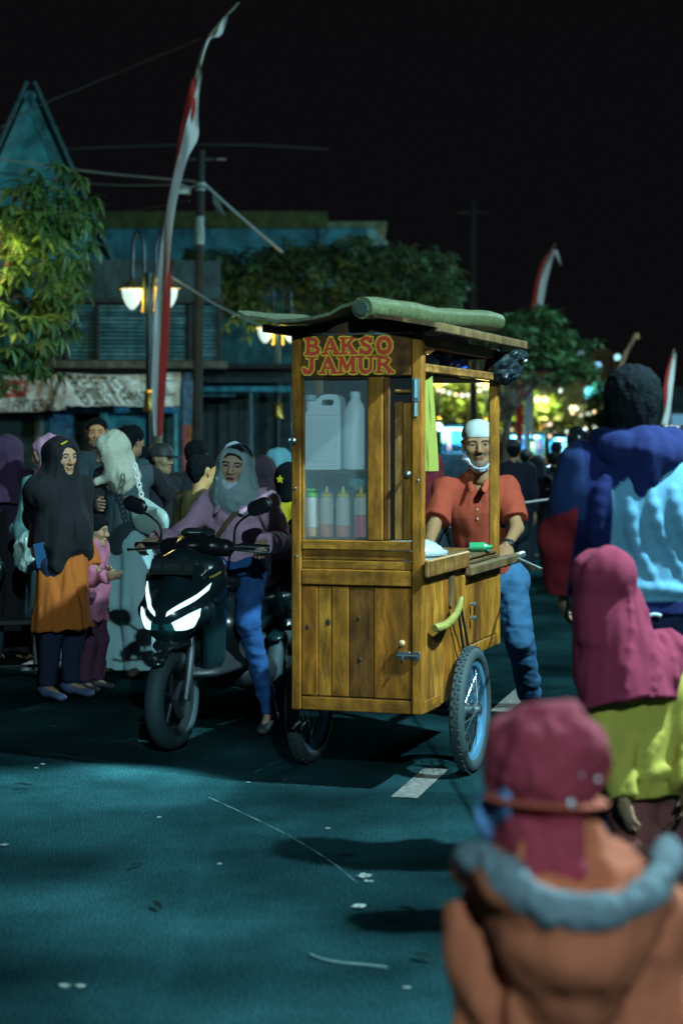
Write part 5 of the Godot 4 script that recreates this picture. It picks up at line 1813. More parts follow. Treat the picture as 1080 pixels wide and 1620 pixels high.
	boxp("lid", Vector3(0, 0.197, 0), Vector3(0.206, 0.012, 0.116), plain(0.05, 0.055, 0.06, 0.4, 0.3), o, 0.004)
	s = soup()
	s.lathe([Vector2(0, 0), Vector2(0.025, 0), Vector2(0.028, 0.006), Vector2(0.060, 0.035), Vector2(0.062, 0.037), Vector2(0.058, 0.036), Vector2(0.026, 0.009), Vector2(0, 0.008)], 22)
	var bowl := s.done(40.0)
	for k in 4:
		o = goods("glass_bowl", ["bottom bowl", "second bowl from the bottom", "third bowl from the bottom", "topmost bowl"][k] + " of the tilted stack of shiny teal bowls in the case", "bowl", -0.345 + 0.004 * k, 1.309 + 0.0165 * k, 0.20, 0.2, "stacked teal bowls")
		o.rotation.z = 0.10
		part("bowl", bowl, plain(0.25, 0.55, 0.60, 0.12), o)
	o = goods("plastic_bag", "crumpled blue plastic bag behind the sauce bottles", "plastic bag", -0.50, 1.1045, 0.215)
	part("bag", crumple(Vector3(0, 0.105, 0), Vector3(0.055, 0.11, 0.05), 2.0), plain(0.02, 0.08, 0.30, 0.25), o)
	# on the shelf beneath the roof
	o = goods("plastic_bag", "pale cyan full plastic bag on the shelf under the cart roof", "plastic bag", -0.10, 1.828, 0.42)
	part("bag", crumple(Vector3(0, 0.045, 0), Vector3(0.06, 0.05, 0.06), 5.0), plain(0.20, 0.42, 0.55, 0.3), o)
	o = goods("plastic_bag", "deep blue plastic bag on the shelf under the cart roof", "plastic bag", -0.12, 1.828, 0.85)
	part("bag", crumple(Vector3(0, 0.055, 0), Vector3(0.10, 0.06, 0.20), 8.0), plain(0.02, 0.06, 0.36, 0.25), o)
	o = goods("plastic_bag", "black shiny plastic bag hanging at the top of the rear post", "plastic bag", 0.03, 1.83, 1.38)
	part("bag", crumple(Vector3(0, 0.06, 0), Vector3(0.10, 0.085, 0.10), 11.0), plain(0.012, 0.018, 0.022, 0.2), o)
	part("bag_tail", crumple(Vector3(0.075, 0.12, 0.0), Vector3(0.06, 0.035, 0.05), 13.0), plain(0.012, 0.018, 0.022, 0.2), o)
	o = goods("cloth", "narrow yellow green cloth hanging just inside the right front post", "cloth", -0.03, 1.86, 0.12)
	s = soup()
	var rows := []
	for i in 9:
		var row := []
		for k in 5:
			row.append(Vector3(-0.02 + k * 0.013 * (0.6 + i * 0.06), -i * 0.058, -0.04 + 0.012 * sin(k * 1.9 + i * 0.5) - k * 0.018))
		rows.append(row)
	s.thick_sheet(rows, Vector3(0, 0, 0.004))
	part("cloth", s.done(60.0), cloth(0.26, 0.26, 0.05), o)
	# pot with its domed lid on the deck
	o = goods("cooking_pot", "shiny aluminium pot with domed lid and loop handle on the cart deck", "pot", -0.17, 0.985, 0.40)
	var alu := plain(0.62, 0.68, 0.72, 0.25, 0.45)
	s = soup()
	s.lathe([Vector2(0, 0), Vector2(0.155, 0), Vector2(0.16, 0.004), Vector2(0.16, 0.028), Vector2(0.170, 0.030), Vector2(0.170, 0.034), Vector2(0, 0.034)], 30)
	part("pot", s.done(30.0), alu, o)
	s = soup()
	s.lathe([Vector2(0.0, 0.036), Vector2(0.172, 0.036), Vector2(0.172, 0.044), Vector2(0.165, 0.048), Vector2(0.150, 0.052), Vector2(0.140, 0.066), Vector2(0.134, 0.067), Vector2(0.120, 0.080), Vector2(0.08, 0.096), Vector2(0.03, 0.104), Vector2(0, 0.105)], 30)
	part("lid", s.done(22.0), alu, o)
	s = soup()
	s.tube(curve([Vector3(-0.05, 0.098, 0), Vector3(-0.045, 0.138, 0), Vector3(0, 0.152, 0), Vector3(0.045, 0.138, 0), Vector3(0.05, 0.098, 0)], 6), 0.006, 8)
	part("handle", s.done(), alu, o)
	# green bottle lying on the rear deck
	o = goods("glass_bottle", "green bottle lying on the rear cart deck beside the hand", "bottle", 0.0, 1.008, 1.16, 0.2)
	s = soup()
	s.lathe([Vector2(0, 0), Vector2(0.022, 0.0), Vector2(0.023, 0.07), Vector2(0.010, 0.09), Vector2(0.010, 0.11), Vector2(0, 0.11)], 14, Transform3D(Basis(Vector3.FORWARD, PI / 2), Vector3(-0.08, 0, 0)))
	part("bottle", s.done(40.0), plain(0.03, 0.24, 0.10, 0.2), o)
	o = goods("saucer", "flat tin saucer lying at the rear corner of the cart deck", "saucer", -0.05, 0.985, 1.22)
	s = soup()
	s.lathe([Vector2(0, 0), Vector2(0.06, 0), Vector2(0.06, 0.012), Vector2(0.05, 0.016), Vector2(0, 0.016)], 18)
	part("dish", s.done(30.0), plain(0.12, 0.30, 0.26, 0.3, 0.5), o)

# ---------------------------------------------------------------- scooters: origin under the front axle, +z forward, +x the rider's left
func fairing_pieces() -> Array:
	var P := [cap(Vector3(0, 0.90, -0.15), Vector3(0, 0.68, 0.035), 0.085, 0.085, 0.05), cap(Vector3(0, 0.66, 0.05), Vector3(0, 0.53, -0.02), 0.075, 0.055, 0.05)]
	for s in [-1.0, 1.0]:
		P.append(cap(Vector3(0.165 * s, 0.83, -0.17), Vector3(0.05 * s, 0.66, 0.03), 0.055, 0.075, 0.05))
		P.append(cap(Vector3(0.150 * s, 0.90, -0.20), Vector3(0.02 * s, 0.92, -0.12), 0.045, 0.055, 0.05))
		P.append(cap(Vector3(0.165 * s, 0.76, -0.20), Vector3(0.130 * s, 0.46, -0.27), 0.050, 0.050, 0.05, Vector3(1, 0, 0), 0.5))
		P.append(cap(Vector3(0.150 * s, 0.68, -0.05), Vector3(0.03 * s, 0.60, 0.04), 0.055, 0.055, 0.05))
		P.append(cap(Vector3(0.135 * s, 0.60, -0.14), Vector3(0.10 * s, 0.42, -0.22), 0.05, 0.05, 0.05, Vector3(1, 0, 0), 0.6))
	P.append(cap(Vector3(0, 0.80, -0.26), Vector3(0, 0.44, -0.30), 0.15, 0.11, 0.05, Vector3(0, 0, 1), 0.4))
	return P

func on_shell(P: Array, x: float, y: float, lift := 0.004) -> Vector3:   # the point of a shell straight ahead at (x, y)
	var z := 0.4
	for i in 70:
		var d := field_at(P, Vector3(x, y, z))
		if d < 0.0015: break
		z -= maxf(d * 0.8, 0.0015)
	return Vector3(x, y, z + lift)

func shell_patch(P: Array, lower: Array, upper: Array, sgn: float, lift := 0.006) -> ArrayMesh:   # lower and upper edges as [x, y] pairs
	var rows := []
	for i in 5:
		var t := i / 4.0
		var row := []
		for k in 9:
			var u := k / 8.0 * (lower.size() - 1)
			var a := mini(int(u), lower.size() - 2)
			var f := u - a
			var lo := Vector2(lower[a][0], lower[a][1]).lerp(Vector2(lower[a + 1][0], lower[a + 1][1]), f)
			var hi := Vector2(upper[a][0], upper[a][1]).lerp(Vector2(upper[a + 1][0], upper[a + 1][1]), f)
			var q := lo.lerp(hi, t)
			row.append(on_shell(P, q.x * sgn, q.y, lift))
		rows.append(row)
	var s := soup()
	s.thick_sheet(rows, Vector3(0, 0, 0.012))
	return s.done(60.0)

func scooter_wheel(o: Node3D, called: String, c: Vector3) -> void:
	var w := Node3D.new()
	w.name = called
	w.position = c
	o.add_child(w, true)
	var lay := Transform3D(Basis(Vector3.FORWARD, PI / 2), Vector3.ZERO)
	var s := soup()
	var prof := []
	for k in 13:
		var a := TAU * k / 12.0
		prof.append(Vector2(0.205 + 0.047 * cos(a), 0.050 * sin(a)))
	s.lathe(prof, 40, lay)
	part("tyre", s.done(50.0), plain(0.022, 0.042, 0.05, 0.7), w)
	s = soup()
	s.lathe([Vector2(0.165, -0.035), Vector2(0.180, -0.04), Vector2(0.175, -0.02), Vector2(0.150, -0.015), Vector2(0.150, 0.015), Vector2(0.175, 0.02), Vector2(0.180, 0.04), Vector2(0.165, 0.035), Vector2(0.142, 0.02), Vector2(0.142, -0.02), Vector2(0.165, -0.035)], 32, lay)
	part("rim", s.done(30.0), plain(0.03, 0.035, 0.04, 0.35, 0.6), w)
	for k in 5:
		var a := TAU * k / 5.0
		s = soup()
		s.tube([Vector3(0, cos(a) * 0.03, sin(a) * 0.03), Vector3(0, cos(a + 0.12) * 0.15, sin(a + 0.12) * 0.15)], [0.018, 0.013], 8)
		part("spoke", s.done(), plain(0.03, 0.035, 0.04, 0.35, 0.6), w)
	s = soup()
	s.lathe([Vector2(0, -0.05), Vector2(0.035, -0.05), Vector2(0.035, 0.05), Vector2(0, 0.05)], 16, lay)
	part("hub", s.done(30.0), plain(0.06, 0.065, 0.07, 0.4, 0.7), w)
	s = soup()
	s.lathe([Vector2(0.05, 0.052), Vector2(0.095, 0.052), Vector2(0.095, 0.056), Vector2(0.05, 0.056), Vector2(0.05, 0.052)], 28, lay)
	part("brake_disc", s.done(30.0), plain(0.25, 0.28, 0.30, 0.3, 0.9), w)

func make_scooter(label: String, pos: Vector3, yaw: float, lit: bool, group := "scooters in the street") -> Node3D:
	var o := thing("scooter", label, "scooter", pos, yaw, group)
	var gloss := StandardMaterial3D.new()
	gloss.albedo_color = lin(0.006, 0.019, 0.024); gloss.roughness = 0.28
	gloss.clearcoat_enabled = true; gloss.clearcoat = 0.6; gloss.clearcoat_roughness = 0.12
	var matt := plain(0.012, 0.014, 0.016, 0.55)
	var black := plain(0.008, 0.009, 0.011, 0.35)
	var metal := plain(0.20, 0.24, 0.26, 0.35, 0.8)
	scooter_wheel(o, "front_wheel", Vector3(0, 0.252, 0))
	scooter_wheel(o, "rear_wheel", Vector3(0, 0.252, -1.28))
	for sg in [-1.0, 1.0]:
		part("fork", bar_between(Vector3(0.078 * sg, 0.25, 0.0), Vector3(0.060 * sg, 0.66, -0.13), 0.022, 10), plain(0.06, 0.07, 0.08, 0.4, 0.7), o)
	var fen := [cap(Vector3(0, 0.508, 0.0), Vector3(0, 0.455, 0.17), 0.082, 0.050, 0.03, Vector3(0, 1, 0.3).normalized(), 0.5), cap(Vector3(0, 0.508, 0.0), Vector3(0, 0.45, -0.17), 0.082, 0.075, 0.03, Vector3(0, 1, -0.3).normalized(), 0.5), cap(Vector3(0, 0.56, -0.07), Vector3(0, 0.50, 0.03), 0.06, 0.065, 0.04)]
	fen.append(cap(Vector3(0, 0.252, -0.06), Vector3(0, 0.252, 0.06), 0.0, 0.0, 0.01))
	fen.pop_back()
	fen.append(cap(Vector3(-0.052, 0.252, 0), Vector3(0.052, 0.252, 0), 0.266, 0.266, 0.004, Vector3.ZERO, 1.0, -1))
	part("front_fender", solid(fen, 0.012), gloss, o)
	var P := fairing_pieces()
	part("fairing", solid(P, 0.013), gloss, o)
	var lamp: Material = glow(0.62, 0.95, 1.0, 1.15) if lit else plain(0.04, 0.06, 0.07, 0.15)
	var lens := plain(0.03, 0.14, 0.16, 0.12)
	for sg in [-1.0, 1.0]:
		part("running_light", shell_patch(P, [[0.030, 0.672], [0.100, 0.718], [0.135, 0.745], [0.170, 0.790]], [[0.034, 0.694], [0.095, 0.744], [0.135, 0.775], [0.174, 0.824]], sg), lamp, o)
		part("headlight", shell_patch(P, [[0.068, 0.602], [0.105, 0.602], [0.135, 0.615], [0.158, 0.668]], [[0.056, 0.642], [0.095, 0.664], [0.128, 0.688], [0.160, 0.706]], sg), lamp, o)
		part("lamp_lens", shell_patch(P, [[0.018, 0.602], [0.042, 0.600], [0.064, 0.602]], [[0.012, 0.632], [0.032, 0.634], [0.053, 0.642]], sg, 0.005), lens, o)
		part("turn_signal", shell_patch(P, [[0.16, 0.845], [0.18, 0.852], [0.20, 0.868]], [[0.155, 0.853], [0.178, 0.864], [0.198, 0.880]], sg, 0.003), plain(0.45, 0.28, 0.05, 0.3), o)
	# number plate
	var pc := on_shell(P, 0.0, 0.885, 0.012)
	var pl := boxp("number_plate", pc + Vector3(0, 0.02, 0.012), Vector3(0.235, 0.085, 0.004), plain(0.015, 0.02, 0.022, 0.4), o, 0.001, Vector3(-0.5, 0, 0))
	var im := Image.create(256, 64, false, Image.FORMAT_RGB8)
	im.fill(lin(0.015, 0.02, 0.022))
	letters(im, "AA 6653 XW", 12, 20, 4, lin(0.05, 0.07, 0.07))
	var pm := StandardMaterial3D.new()
	pm.albedo_texture = ImageTexture.create_from_image(im)
	pm.roughness = 0.4
	var s := soup()
	s.quad(Vector3(-0.112, -0.038, 0), Vector3(-0.112, 0.038, 0), Vector3(0.112, 0.038, 0), Vector3(0.112, -0.038, 0), Vector2(0, 1), Vector2(0, 0), Vector2(1, 0), Vector2(1, 1))
	part("plate_print", s.done(0.0), pm, pl, Transform3D(Basis(), Vector3(0, 0, 0.004)))
	# handlebar and its cover
	part("handlebar_cover", solid([cap(Vector3(-0.16, 0.985, -0.30), Vector3(0.16, 0.985, -0.30), 0.045, 0.045, 0.03), cap(Vector3(0, 1.0, -0.24), Vector3(0, 1.02, -0.32), 0.085, 0.10, 0.04, Vector3(0, 1, 0), 0.5), cap(Vector3(0, 0.98, -0.28), Vector3(0, 0.85, -0.24), 0.06, 0.07, 0.04)], 0.011), black, o)
	part("dashboard", solid([cap(Vector3(-0.055, 1.058, -0.315), Vector3(0.055, 1.058, -0.315), 0.040, 0.040, 0.02, Vector3(0, 1, 0.5).normalized(), 0.5)], 0.008), plain(0.02, 0.03, 0.035, 0.15), o)
	boxp("dashboard_edge", Vector3(0.0, 1.062, -0.268), Vector3(0.07, 0.004, 0.006), plain(0.35, 0.42, 0.45, 0.3), o, 0.001)
	for sg in [-1.0, 1.0]:
		s = soup()
		s.tube([Vector3(0.15 * sg, 0.985, -0.30), Vector3(0.24 * sg, 0.99, -0.33), Vector3(0.37 * sg, 0.985, -0.37)], [0.014, 0.017, 0.018], 10)
		part("grip", s.done(), black, o)
		s = soup()
		s.tube(curve([Vector3(0.19 * sg, 0.985, -0.275), Vector3(0.27 * sg, 0.975, -0.27), Vector3(0.39 * sg, 0.965, -0.31)], 4), [0.010, 0.008, 0.007, 0.007, 0.006, 0.006, 0.006, 0.006, 0.009], 8)
		part("brake_lever", s.done(), plain(0.05, 0.06, 0.065, 0.35, 0.6), o)
		s = soup()
		s.tube(curve([Vector3(0.20 * sg, 0.99, -0.31), Vector3(0.21 * sg, 1.09, -0.31), Vector3(0.27 * sg, 1.145, -0.30), Vector3(0.33 * sg, 1.165, -0.30)], 5), 0.0065, 8)
		part("mirror_stem", s.done(), black, o)
		var mb := part("mirror", solid([cap(Vector3(0.315 * sg, 1.185, -0.30), Vector3(0.37 * sg, 1.205, -0.30), 0.040, 0.042, 0.02, Vector3(0, 0, 1), 0.42)], 0.008), black, o)
		s = soup()
		s.ball(Vector3(0.35 * sg, 1.20, -0.318), Vector3(0.06, 0.034, 0.004), 16, 6)
		part("mirror_glass", s.done(), plain(0.5, 0.55, 0.58, 0.05, 1.0), mb)
	# body, floor, seat, tail
	part("floorboard", solid([cap(Vector3(0, 0.36, -0.28), Vector3(0, 0.36, -0.74), 0.16, 0.15, 0.03, Vector3(0, 1, 0), 0.3), cap(Vector3(0, 0.36, -0.35), Vector3(0, 0.48, -0.72), 0.09, 0.10, 0.05)], 0.016), matt, o)
	part("body_panel", solid([cap(Vector3(0, 0.55, -0.72), Vector3(0, 0.68, -1.45), 0.155, 0.09, 0.05, Vector3(1, 0, 0), 0.95), cap(Vector3(0, 0.66, -0.75), Vector3(0, 0.74, -1.62), 0.13, 0.05, 0.04)], 0.016), gloss, o)
	part("seat", solid([cap(Vector3(0, 0.765, -0.66), Vector3(0, 0.775, -1.05), 0.105, 0.14, 0.04, Vector3(0, 1, 0), 0.45), cap(Vector3(0, 0.80, -1.08), Vector3(0, 0.83, -1.45), 0.13, 0.10, 0.04, Vector3(0, 1, 0), 0.45)], 0.015), black, o)
	part("engine", solid([cap(Vector3(0.06, 0.30, -0.78), Vector3(0.09, 0.26, -1.28), 0.09, 0.08, 0.03), cap(Vector3(-0.05, 0.28, -0.78), Vector3(-0.05, 0.30, -1.0), 0.07, 0.07, 0.03)], 0.018), matt, o)
	s = soup()
	s.tube([Vector3(-0.14, 0.30, -0.95), Vector3(-0.15, 0.34, -1.25), Vector3(-0.16, 0.40, -1.58)], [0.03, 0.055, 0.055], 12)
	part("exhaust", s.done(), plain(0.05, 0.05, 0.055, 0.4, 0.6), o)
	boxp("tail_light", Vector3(0, 0.735, -1.665), Vector3(0.12, 0.05, 0.03), plain(0.25, 0.01, 0.01, 0.2), o, 0.01)
	s = soup()
	s.tube(curve([Vector3(0.10, 0.80, -1.30), Vector3(0.10, 0.86, -1.55), Vector3(0, 0.87, -1.62), Vector3(-0.10, 0.86, -1.55), Vector3(-0.10, 0.80, -1.30)], 5), 0.013, 8)
	part("grab_rail", s.done(), black, o)
	return o

const SCOOT := Vector3(-0.835, 0, -9.36)
const SCOOT_YAW := -0.34

func scooters():
	var o := make_scooter("dark glossy scooter with shining white headlights, ridden by the woman in pink", SCOOT, SCOOT_YAW, true)
	var b := Basis(Vector3.UP, SCOOT_YAW)
	var head := SCOOT + b * Vector3(0.0, 0.63, 0.19)
	var l := SpotLight3D.new()
	l.name = "headlight_beam"
	l.position = head
	l.light_color = lin(0.45, 0.92, 1.0)
	l.light_energy = 7.0
	l.light_size = 0.02
	l.spot_angle = 50.0
	l.spot_angle_attenuation = 0.8
	l.spot_range = 30.0
	l.shadow_enabled = true
	add_child(l, true)
	l.look_at(head + (b * Vector3(0.03, -0.42, 1.0)), Vector3.UP)
	# the headlights also shine on what is close in front of the fairing
	var second := make_scooter("black scooter parked half hidden between the rider and the cart", on_ground(452, 10.5), -0.30, false)
	var third := make_scooter("black scooter at the left edge behind the woman in black", on_ground(-30, 12.4), 0.7, false)
	for q in [[915, 21.0, PI, "far scooter carrying the helmeted rider away"]]:
		var c: Node3D = third.duplicate()
		c.name = numbered("scooter")
		add_child(c, true)
		c.position = on_ground(q[0], q[1]); c.rotation.y = q[2]
		c.set_meta("label", q[3])

# ---------------------------------------------------------------- the people in the street
func joint(f: Dictionary, px: float, py: float, d: float) -> Vector3:   # a place in the street in the person's own axes
	return Transform3D(Basis(Vector3.UP, f.yaw), f.at).affine_inverse() * at(px, py, d)

func head_frame(f: Dictionary) -> Transform3D:
	var ha: Array = f.get("head", [0, 0, 0])
	var hb := Basis.from_euler(Vector3(deg_to_rad(ha[1]), deg_to_rad(ha[0]), deg_to_rad(ha[2])))
	return Transform3D(hb.scaled(Vector3.ONE * f.get("head_size", f.bones.k)), f.bones.head)

func worn_on_head(f: Dictionary, P: Array) -> Array:   # pieces from the head's axes to the person's
	var hx := head_frame(f)
	var hs: float = hx.basis.x.length()
	var out := []
	for q in P:
		out.append([hx * q[0], hx * q[1], q[2] * hs, q[3] * hs, q[4] * hs, (hx.basis * q[5]).normalized() if q[5] != Vector3.ZERO else q[5], q[6], q[7]])
	return out

func scarf(f: Dictionary, cape: Array, open := 1.0) -> Array:
	var P := hijab_pieces(Vector3(0, -0.13, -0.02), Vector3(0, -0.18, -0.02), 0.085, 0.10, open)
	var carve = P.pop_back()
	var all := worn_on_head(f, P)
	all.append_array(cape)
	all.append_array(worn_on_head(f, [carve]))
	return all

func hair_mat() -> StandardMaterial3D:
	if not mats.has("hair"):
		var m := StandardMaterial3D.new()
		m.albedo_color = lin(0.006, 0.008, 0.010); m.roughness = 0.8; m.metallic_specular = 0.12
		m.normal_enabled = true; m.normal_texture = tex.weave; m.normal_scale = 1.0
		m.uv1_triplanar = true; m.uv1_scale = Vector3(6, 1.5, 6)
		mats.hair = m
	return mats.hair

func people():
	vendor()
	rider()
	left_group()
	near_right()
	far_people()

func vendor():
	var f := {"at": on_ground(772, 10.45), "yaw": -0.12, "skin": Color(0.27, 0.135, 0.066), "beard": 0.8, "cells": [0.016, 0.0042], "hand_cell": 0.006, "head": [4, 2, 2], "gaze": -0.001}
	var j := bones(1.70)
	for v in [["head", 757, 706, 10.30], ["neck", 757, 752, 10.36], ["chest", 753, 806, 10.40], ["waist", 762, 860, 10.46], ["pelvis", 771, 900, 10.50], ["shoulder_l", 801, 773, 10.42], ["shoulder_r", 705, 775, 10.36], ["elbow_l", 817, 836, 10.24], ["wrist_l", 801, 864, 10.02], ["elbow_r", 685, 836, 10.2], ["wrist_r", 676, 868, 9.98],
		["hip_l", 806, 918, 10.5], ["hip_r", 752, 918, 10.48], ["knee_l", 822, 1012, 10.50], ["ankle_l", 838, 1103, 10.80], ["toe_l", 840, 1118, 10.66], ["knee_r", 742, 1012, 10.36], ["ankle_r", 738, 1112, 10.44], ["toe_r", 734, 1126, 10.3]]:
		j[v[0]] = joint(f, v[1], v[2], v[3])
	f.bones = j
	f.head_size = 1.0
	f.head_wide = 1.10
	f.hands = {"_l": [Vector3(-0.05, -0.55, 0.85), Vector3(-0.2, -1, -0.2), -1.0, 0.85], "_r": [Vector3(0.05, -0.55, 0.85), Vector3(0.2, -1, -0.2), 1.0, 0.85]}
	var polo := cloth(0.32, 0.048, 0.024)
	var shirt := shirt_pieces(j, 0.80, 0.10, 0.004, 0.010)
	shirt.append(cap(j.neck + Vector3(0, -0.10, 0.14), j.neck + Vector3(0, 0.01, 0.085), 0.045, 0.05, 0.02, Vector3.ZERO, 1.0, -1))
	f.garments = [["shirt", shirt, polo, 0.011, 0.010, Color.WHITE, Vector3(7, 4, 7)], ["trousers", trouser_pieces(j, 0.014, 0.008), cloth(0.040, 0.120, 0.23), 0.012, 0.007, Color.WHITE, Vector3(8, 12, 8)]]
	var o := person("man in a brick red polo shirt and white cap pushing the food cart", "person", f)
	var u := (Transform3D(Basis(), Vector3.ZERO))
	# collar: two flaps and a placket with buttons
	for s in [-1.0, 1.0]:
		add_part(o, "collar", [cap(j.neck + Vector3(0.062 * s, -0.005, 0.02), j.neck + Vector3(0.036 * s, -0.075, 0.125), 0.020, 0.020, 0.01, Vector3(0.6 * s, 0.5, 0.7).normalized(), 0.35), cap(j.neck + Vector3(0.055 * s, 0.012, -0.05), j.neck + Vector3(0.064 * s, -0.0, 0.03), 0.020, 0.02, 0.01)], cloth(0.42, 0.075, 0.034), 0.007)
	var sp := shirt
	var pk := soup()
	var rows := []
	for i in 7:
		var row := []
		for k in 3:
			var x: float = j.neck.x - 0.004 + (k - 1) * 0.013
			var y: float = j.neck.y - 0.115 - i * 0.026
			row.append(Vector3(x, y, 0) + Vector3(0, 0, on_shell_from(sp, x, y, 0.9) + 0.003))
		rows.append(row)
	pk.thick_sheet(rows, Vector3(0, 0, 0.008))
	part("placket", pk.done(60.0), cloth(0.36, 0.062, 0.030), o)
	for i in 3:
		var y: float = j.neck.y - 0.135 - i * 0.05
		var s2 := soup()
		s2.ball(Vector3(j.neck.x - 0.004, y, on_shell_from(sp, j.neck.x - 0.004, y, 0.9) + 0.006), Vector3(0.006, 0.006, 0.003), 8, 5)
		part("button", s2.done(), plain(0.5, 0.3, 0.2, 0.4), o)
	# knitted white cap
	add_part(o, "cap", [cap(Vector3(0, 0.062, -0.032), Vector3(0, 0.066, 0.016), 0.086, 0.080, 0.02), cap(Vector3(0, 0.050, -0.01), Vector3(0, -0.10, -0.01), 0.16, 0.16, 0.004, Vector3.ZERO, 1.0, -2)], cloth(0.52, 0.54, 0.50, 9.0), 0.005, 0.0, true)
	add_part(o, "cap_band", [cap(Vector3(0, 0.052, -0.008), Vector3(0, 0.072, -0.008), 0.0905, 0.089, 0.003, Vector3(1, 0, 0), 0.945, 2)], cloth(0.58, 0.60, 0.56, 9.0), 0.005, 0.0, true)
	chin_mask(o, f)
	# short back hair, belt, watch
	add_part(o, "hair", [cap(Vector3(0, 0.02, -0.045), Vector3(0, -0.03, -0.05), 0.074, 0.058, 0.02), cap(Vector3(0, 0.0, 0.10), Vector3(0, -0.05, 0.08), 0.115, 0.10, 0.004, Vector3.ZERO, 1.0, -1)], plain(0.02, 0.02, 0.02, 0.8), 0.007, 0.0, true)
	var w: Vector3 = j.wrist_l
	var wd: Vector3 = (j.wrist_l - j.elbow_l).normalized()
	add_part(o, "watch", [cap(w - wd * 0.030, w - wd * 0.012, 0.033, 0.033, 0.004, Vector3.ZERO, 1.0, 2), cap(w - wd * 0.022 + Vector3(0.018, 0.012, 0.022), w - wd * 0.022 + Vector3(0.022, 0.016, 0.028), 0.017, 0.017, 0.004, Vector3.ZERO, 1.0, 2)], plain(0.03, 0.035, 0.04, 0.25, 0.5), 0.005)
	shoes(o, j, plain(0.015, 0.016, 0.018, 0.6))

func on_shell_from(P: Array, x: float, y: float, z0: float) -> float:
	var z := z0
	for i in 90:
		var d := field_at(P, Vector3(x, y, z))
		if d < 0.001: break
		z -= maxf(d * 0.8, 0.001)
	return z

func on_back(P: Array, x: float, y: float) -> float:
	var z := -0.6
	for i in 90:
		var d := field_at(P, Vector3(x, y, z))
		if d < 0.001: break
		z += maxf(d * 0.8, 0.001)
	return z

func ridges(P: Array, lines: Array, r: float, back := true) -> void:   # folds: soft ridges laid along the surface of a garment
	var out := []
	for l in lines:
		var last := Vector3.INF
		for i in 7:
			var t := i / 6.0
			var x := lerpf(l[0], l[2], t) + 0.012 * sin(t * 5.0 + l[1] * 9.0)
			var y := lerpf(l[1], l[3], t)
			var z := on_back(P, x, y) if back else on_shell_from(P, x, y, 0.6)
			if absf(z) > 0.5:
				last = Vector3.INF
				continue
			var v := Vector3(x, y, z + (r * 0.45 if back else -r * 0.45))
			if last != Vector3.INF: out.append(cap(last, v, r * (0.5 + 0.5 * sin(t * PI)), r * (0.4 + 0.5 * sin(t * PI)), r * 1.6))
			last = v
	P.append_array(out)

func chin_mask(o: Node3D, f: Dictionary, big := 1.0) -> void:
	add_part(o, "face_mask", [
		cap(Vector3(0, -0.098, 0.035), Vector3(0, -0.104, 0.062), 0.052, 0.036, 0.02), cap(Vector3(0.066, -0.060, 0.020), Vector3(0.015, -0.098, 0.066), 0.024, 0.024, 0.015), cap(Vector3(-0.066, -0.060, 0.020), Vector3(-0.015, -0.098, 0.066), 0.024, 0.024, 0.015),
		cap(Vector3(-0.045, -0.100, 0.05) * big, Vector3(0.045, -0.100, 0.05) * big, 0.032, 0.032, 0.02) if big > 1.0 else cap(Vector3(0, -0.10, 0.04), Vector3(0, -0.10, 0.05), 0.03, 0.03, 0.02),
		cap(Vector3(0, -0.030, 0.055), Vector3(0, -0.066, 0.072), 0.066, 0.050, 0.004, Vector3.ZERO, 1.0, -1), cap(Vector3(0, -0.06, -0.02), Vector3(0, -0.20, -0.02), 0.056, 0.056, 0.004, Vector3.ZERO, 1.0, -1),
	], cloth(0.56, 0.60, 0.68), 0.0045, 0.002, true, Color.WHITE, Vector3(20, 90, 20))
	for s in [-1.0, 1.0]:
		var t := soup()
		t.tube(curve([Vector3(0.070 * s, -0.062, 0.018), Vector3(0.082 * s, -0.03, 0.002), Vector3(0.084 * s, 0.0, -0.018), Vector3(0.078 * s, -0.02, -0.028)], 4), 0.0018, 5)
		part("ear_loop", t.done(), plain(0.6, 0.62, 0.66), o, o.get_meta("hx"))

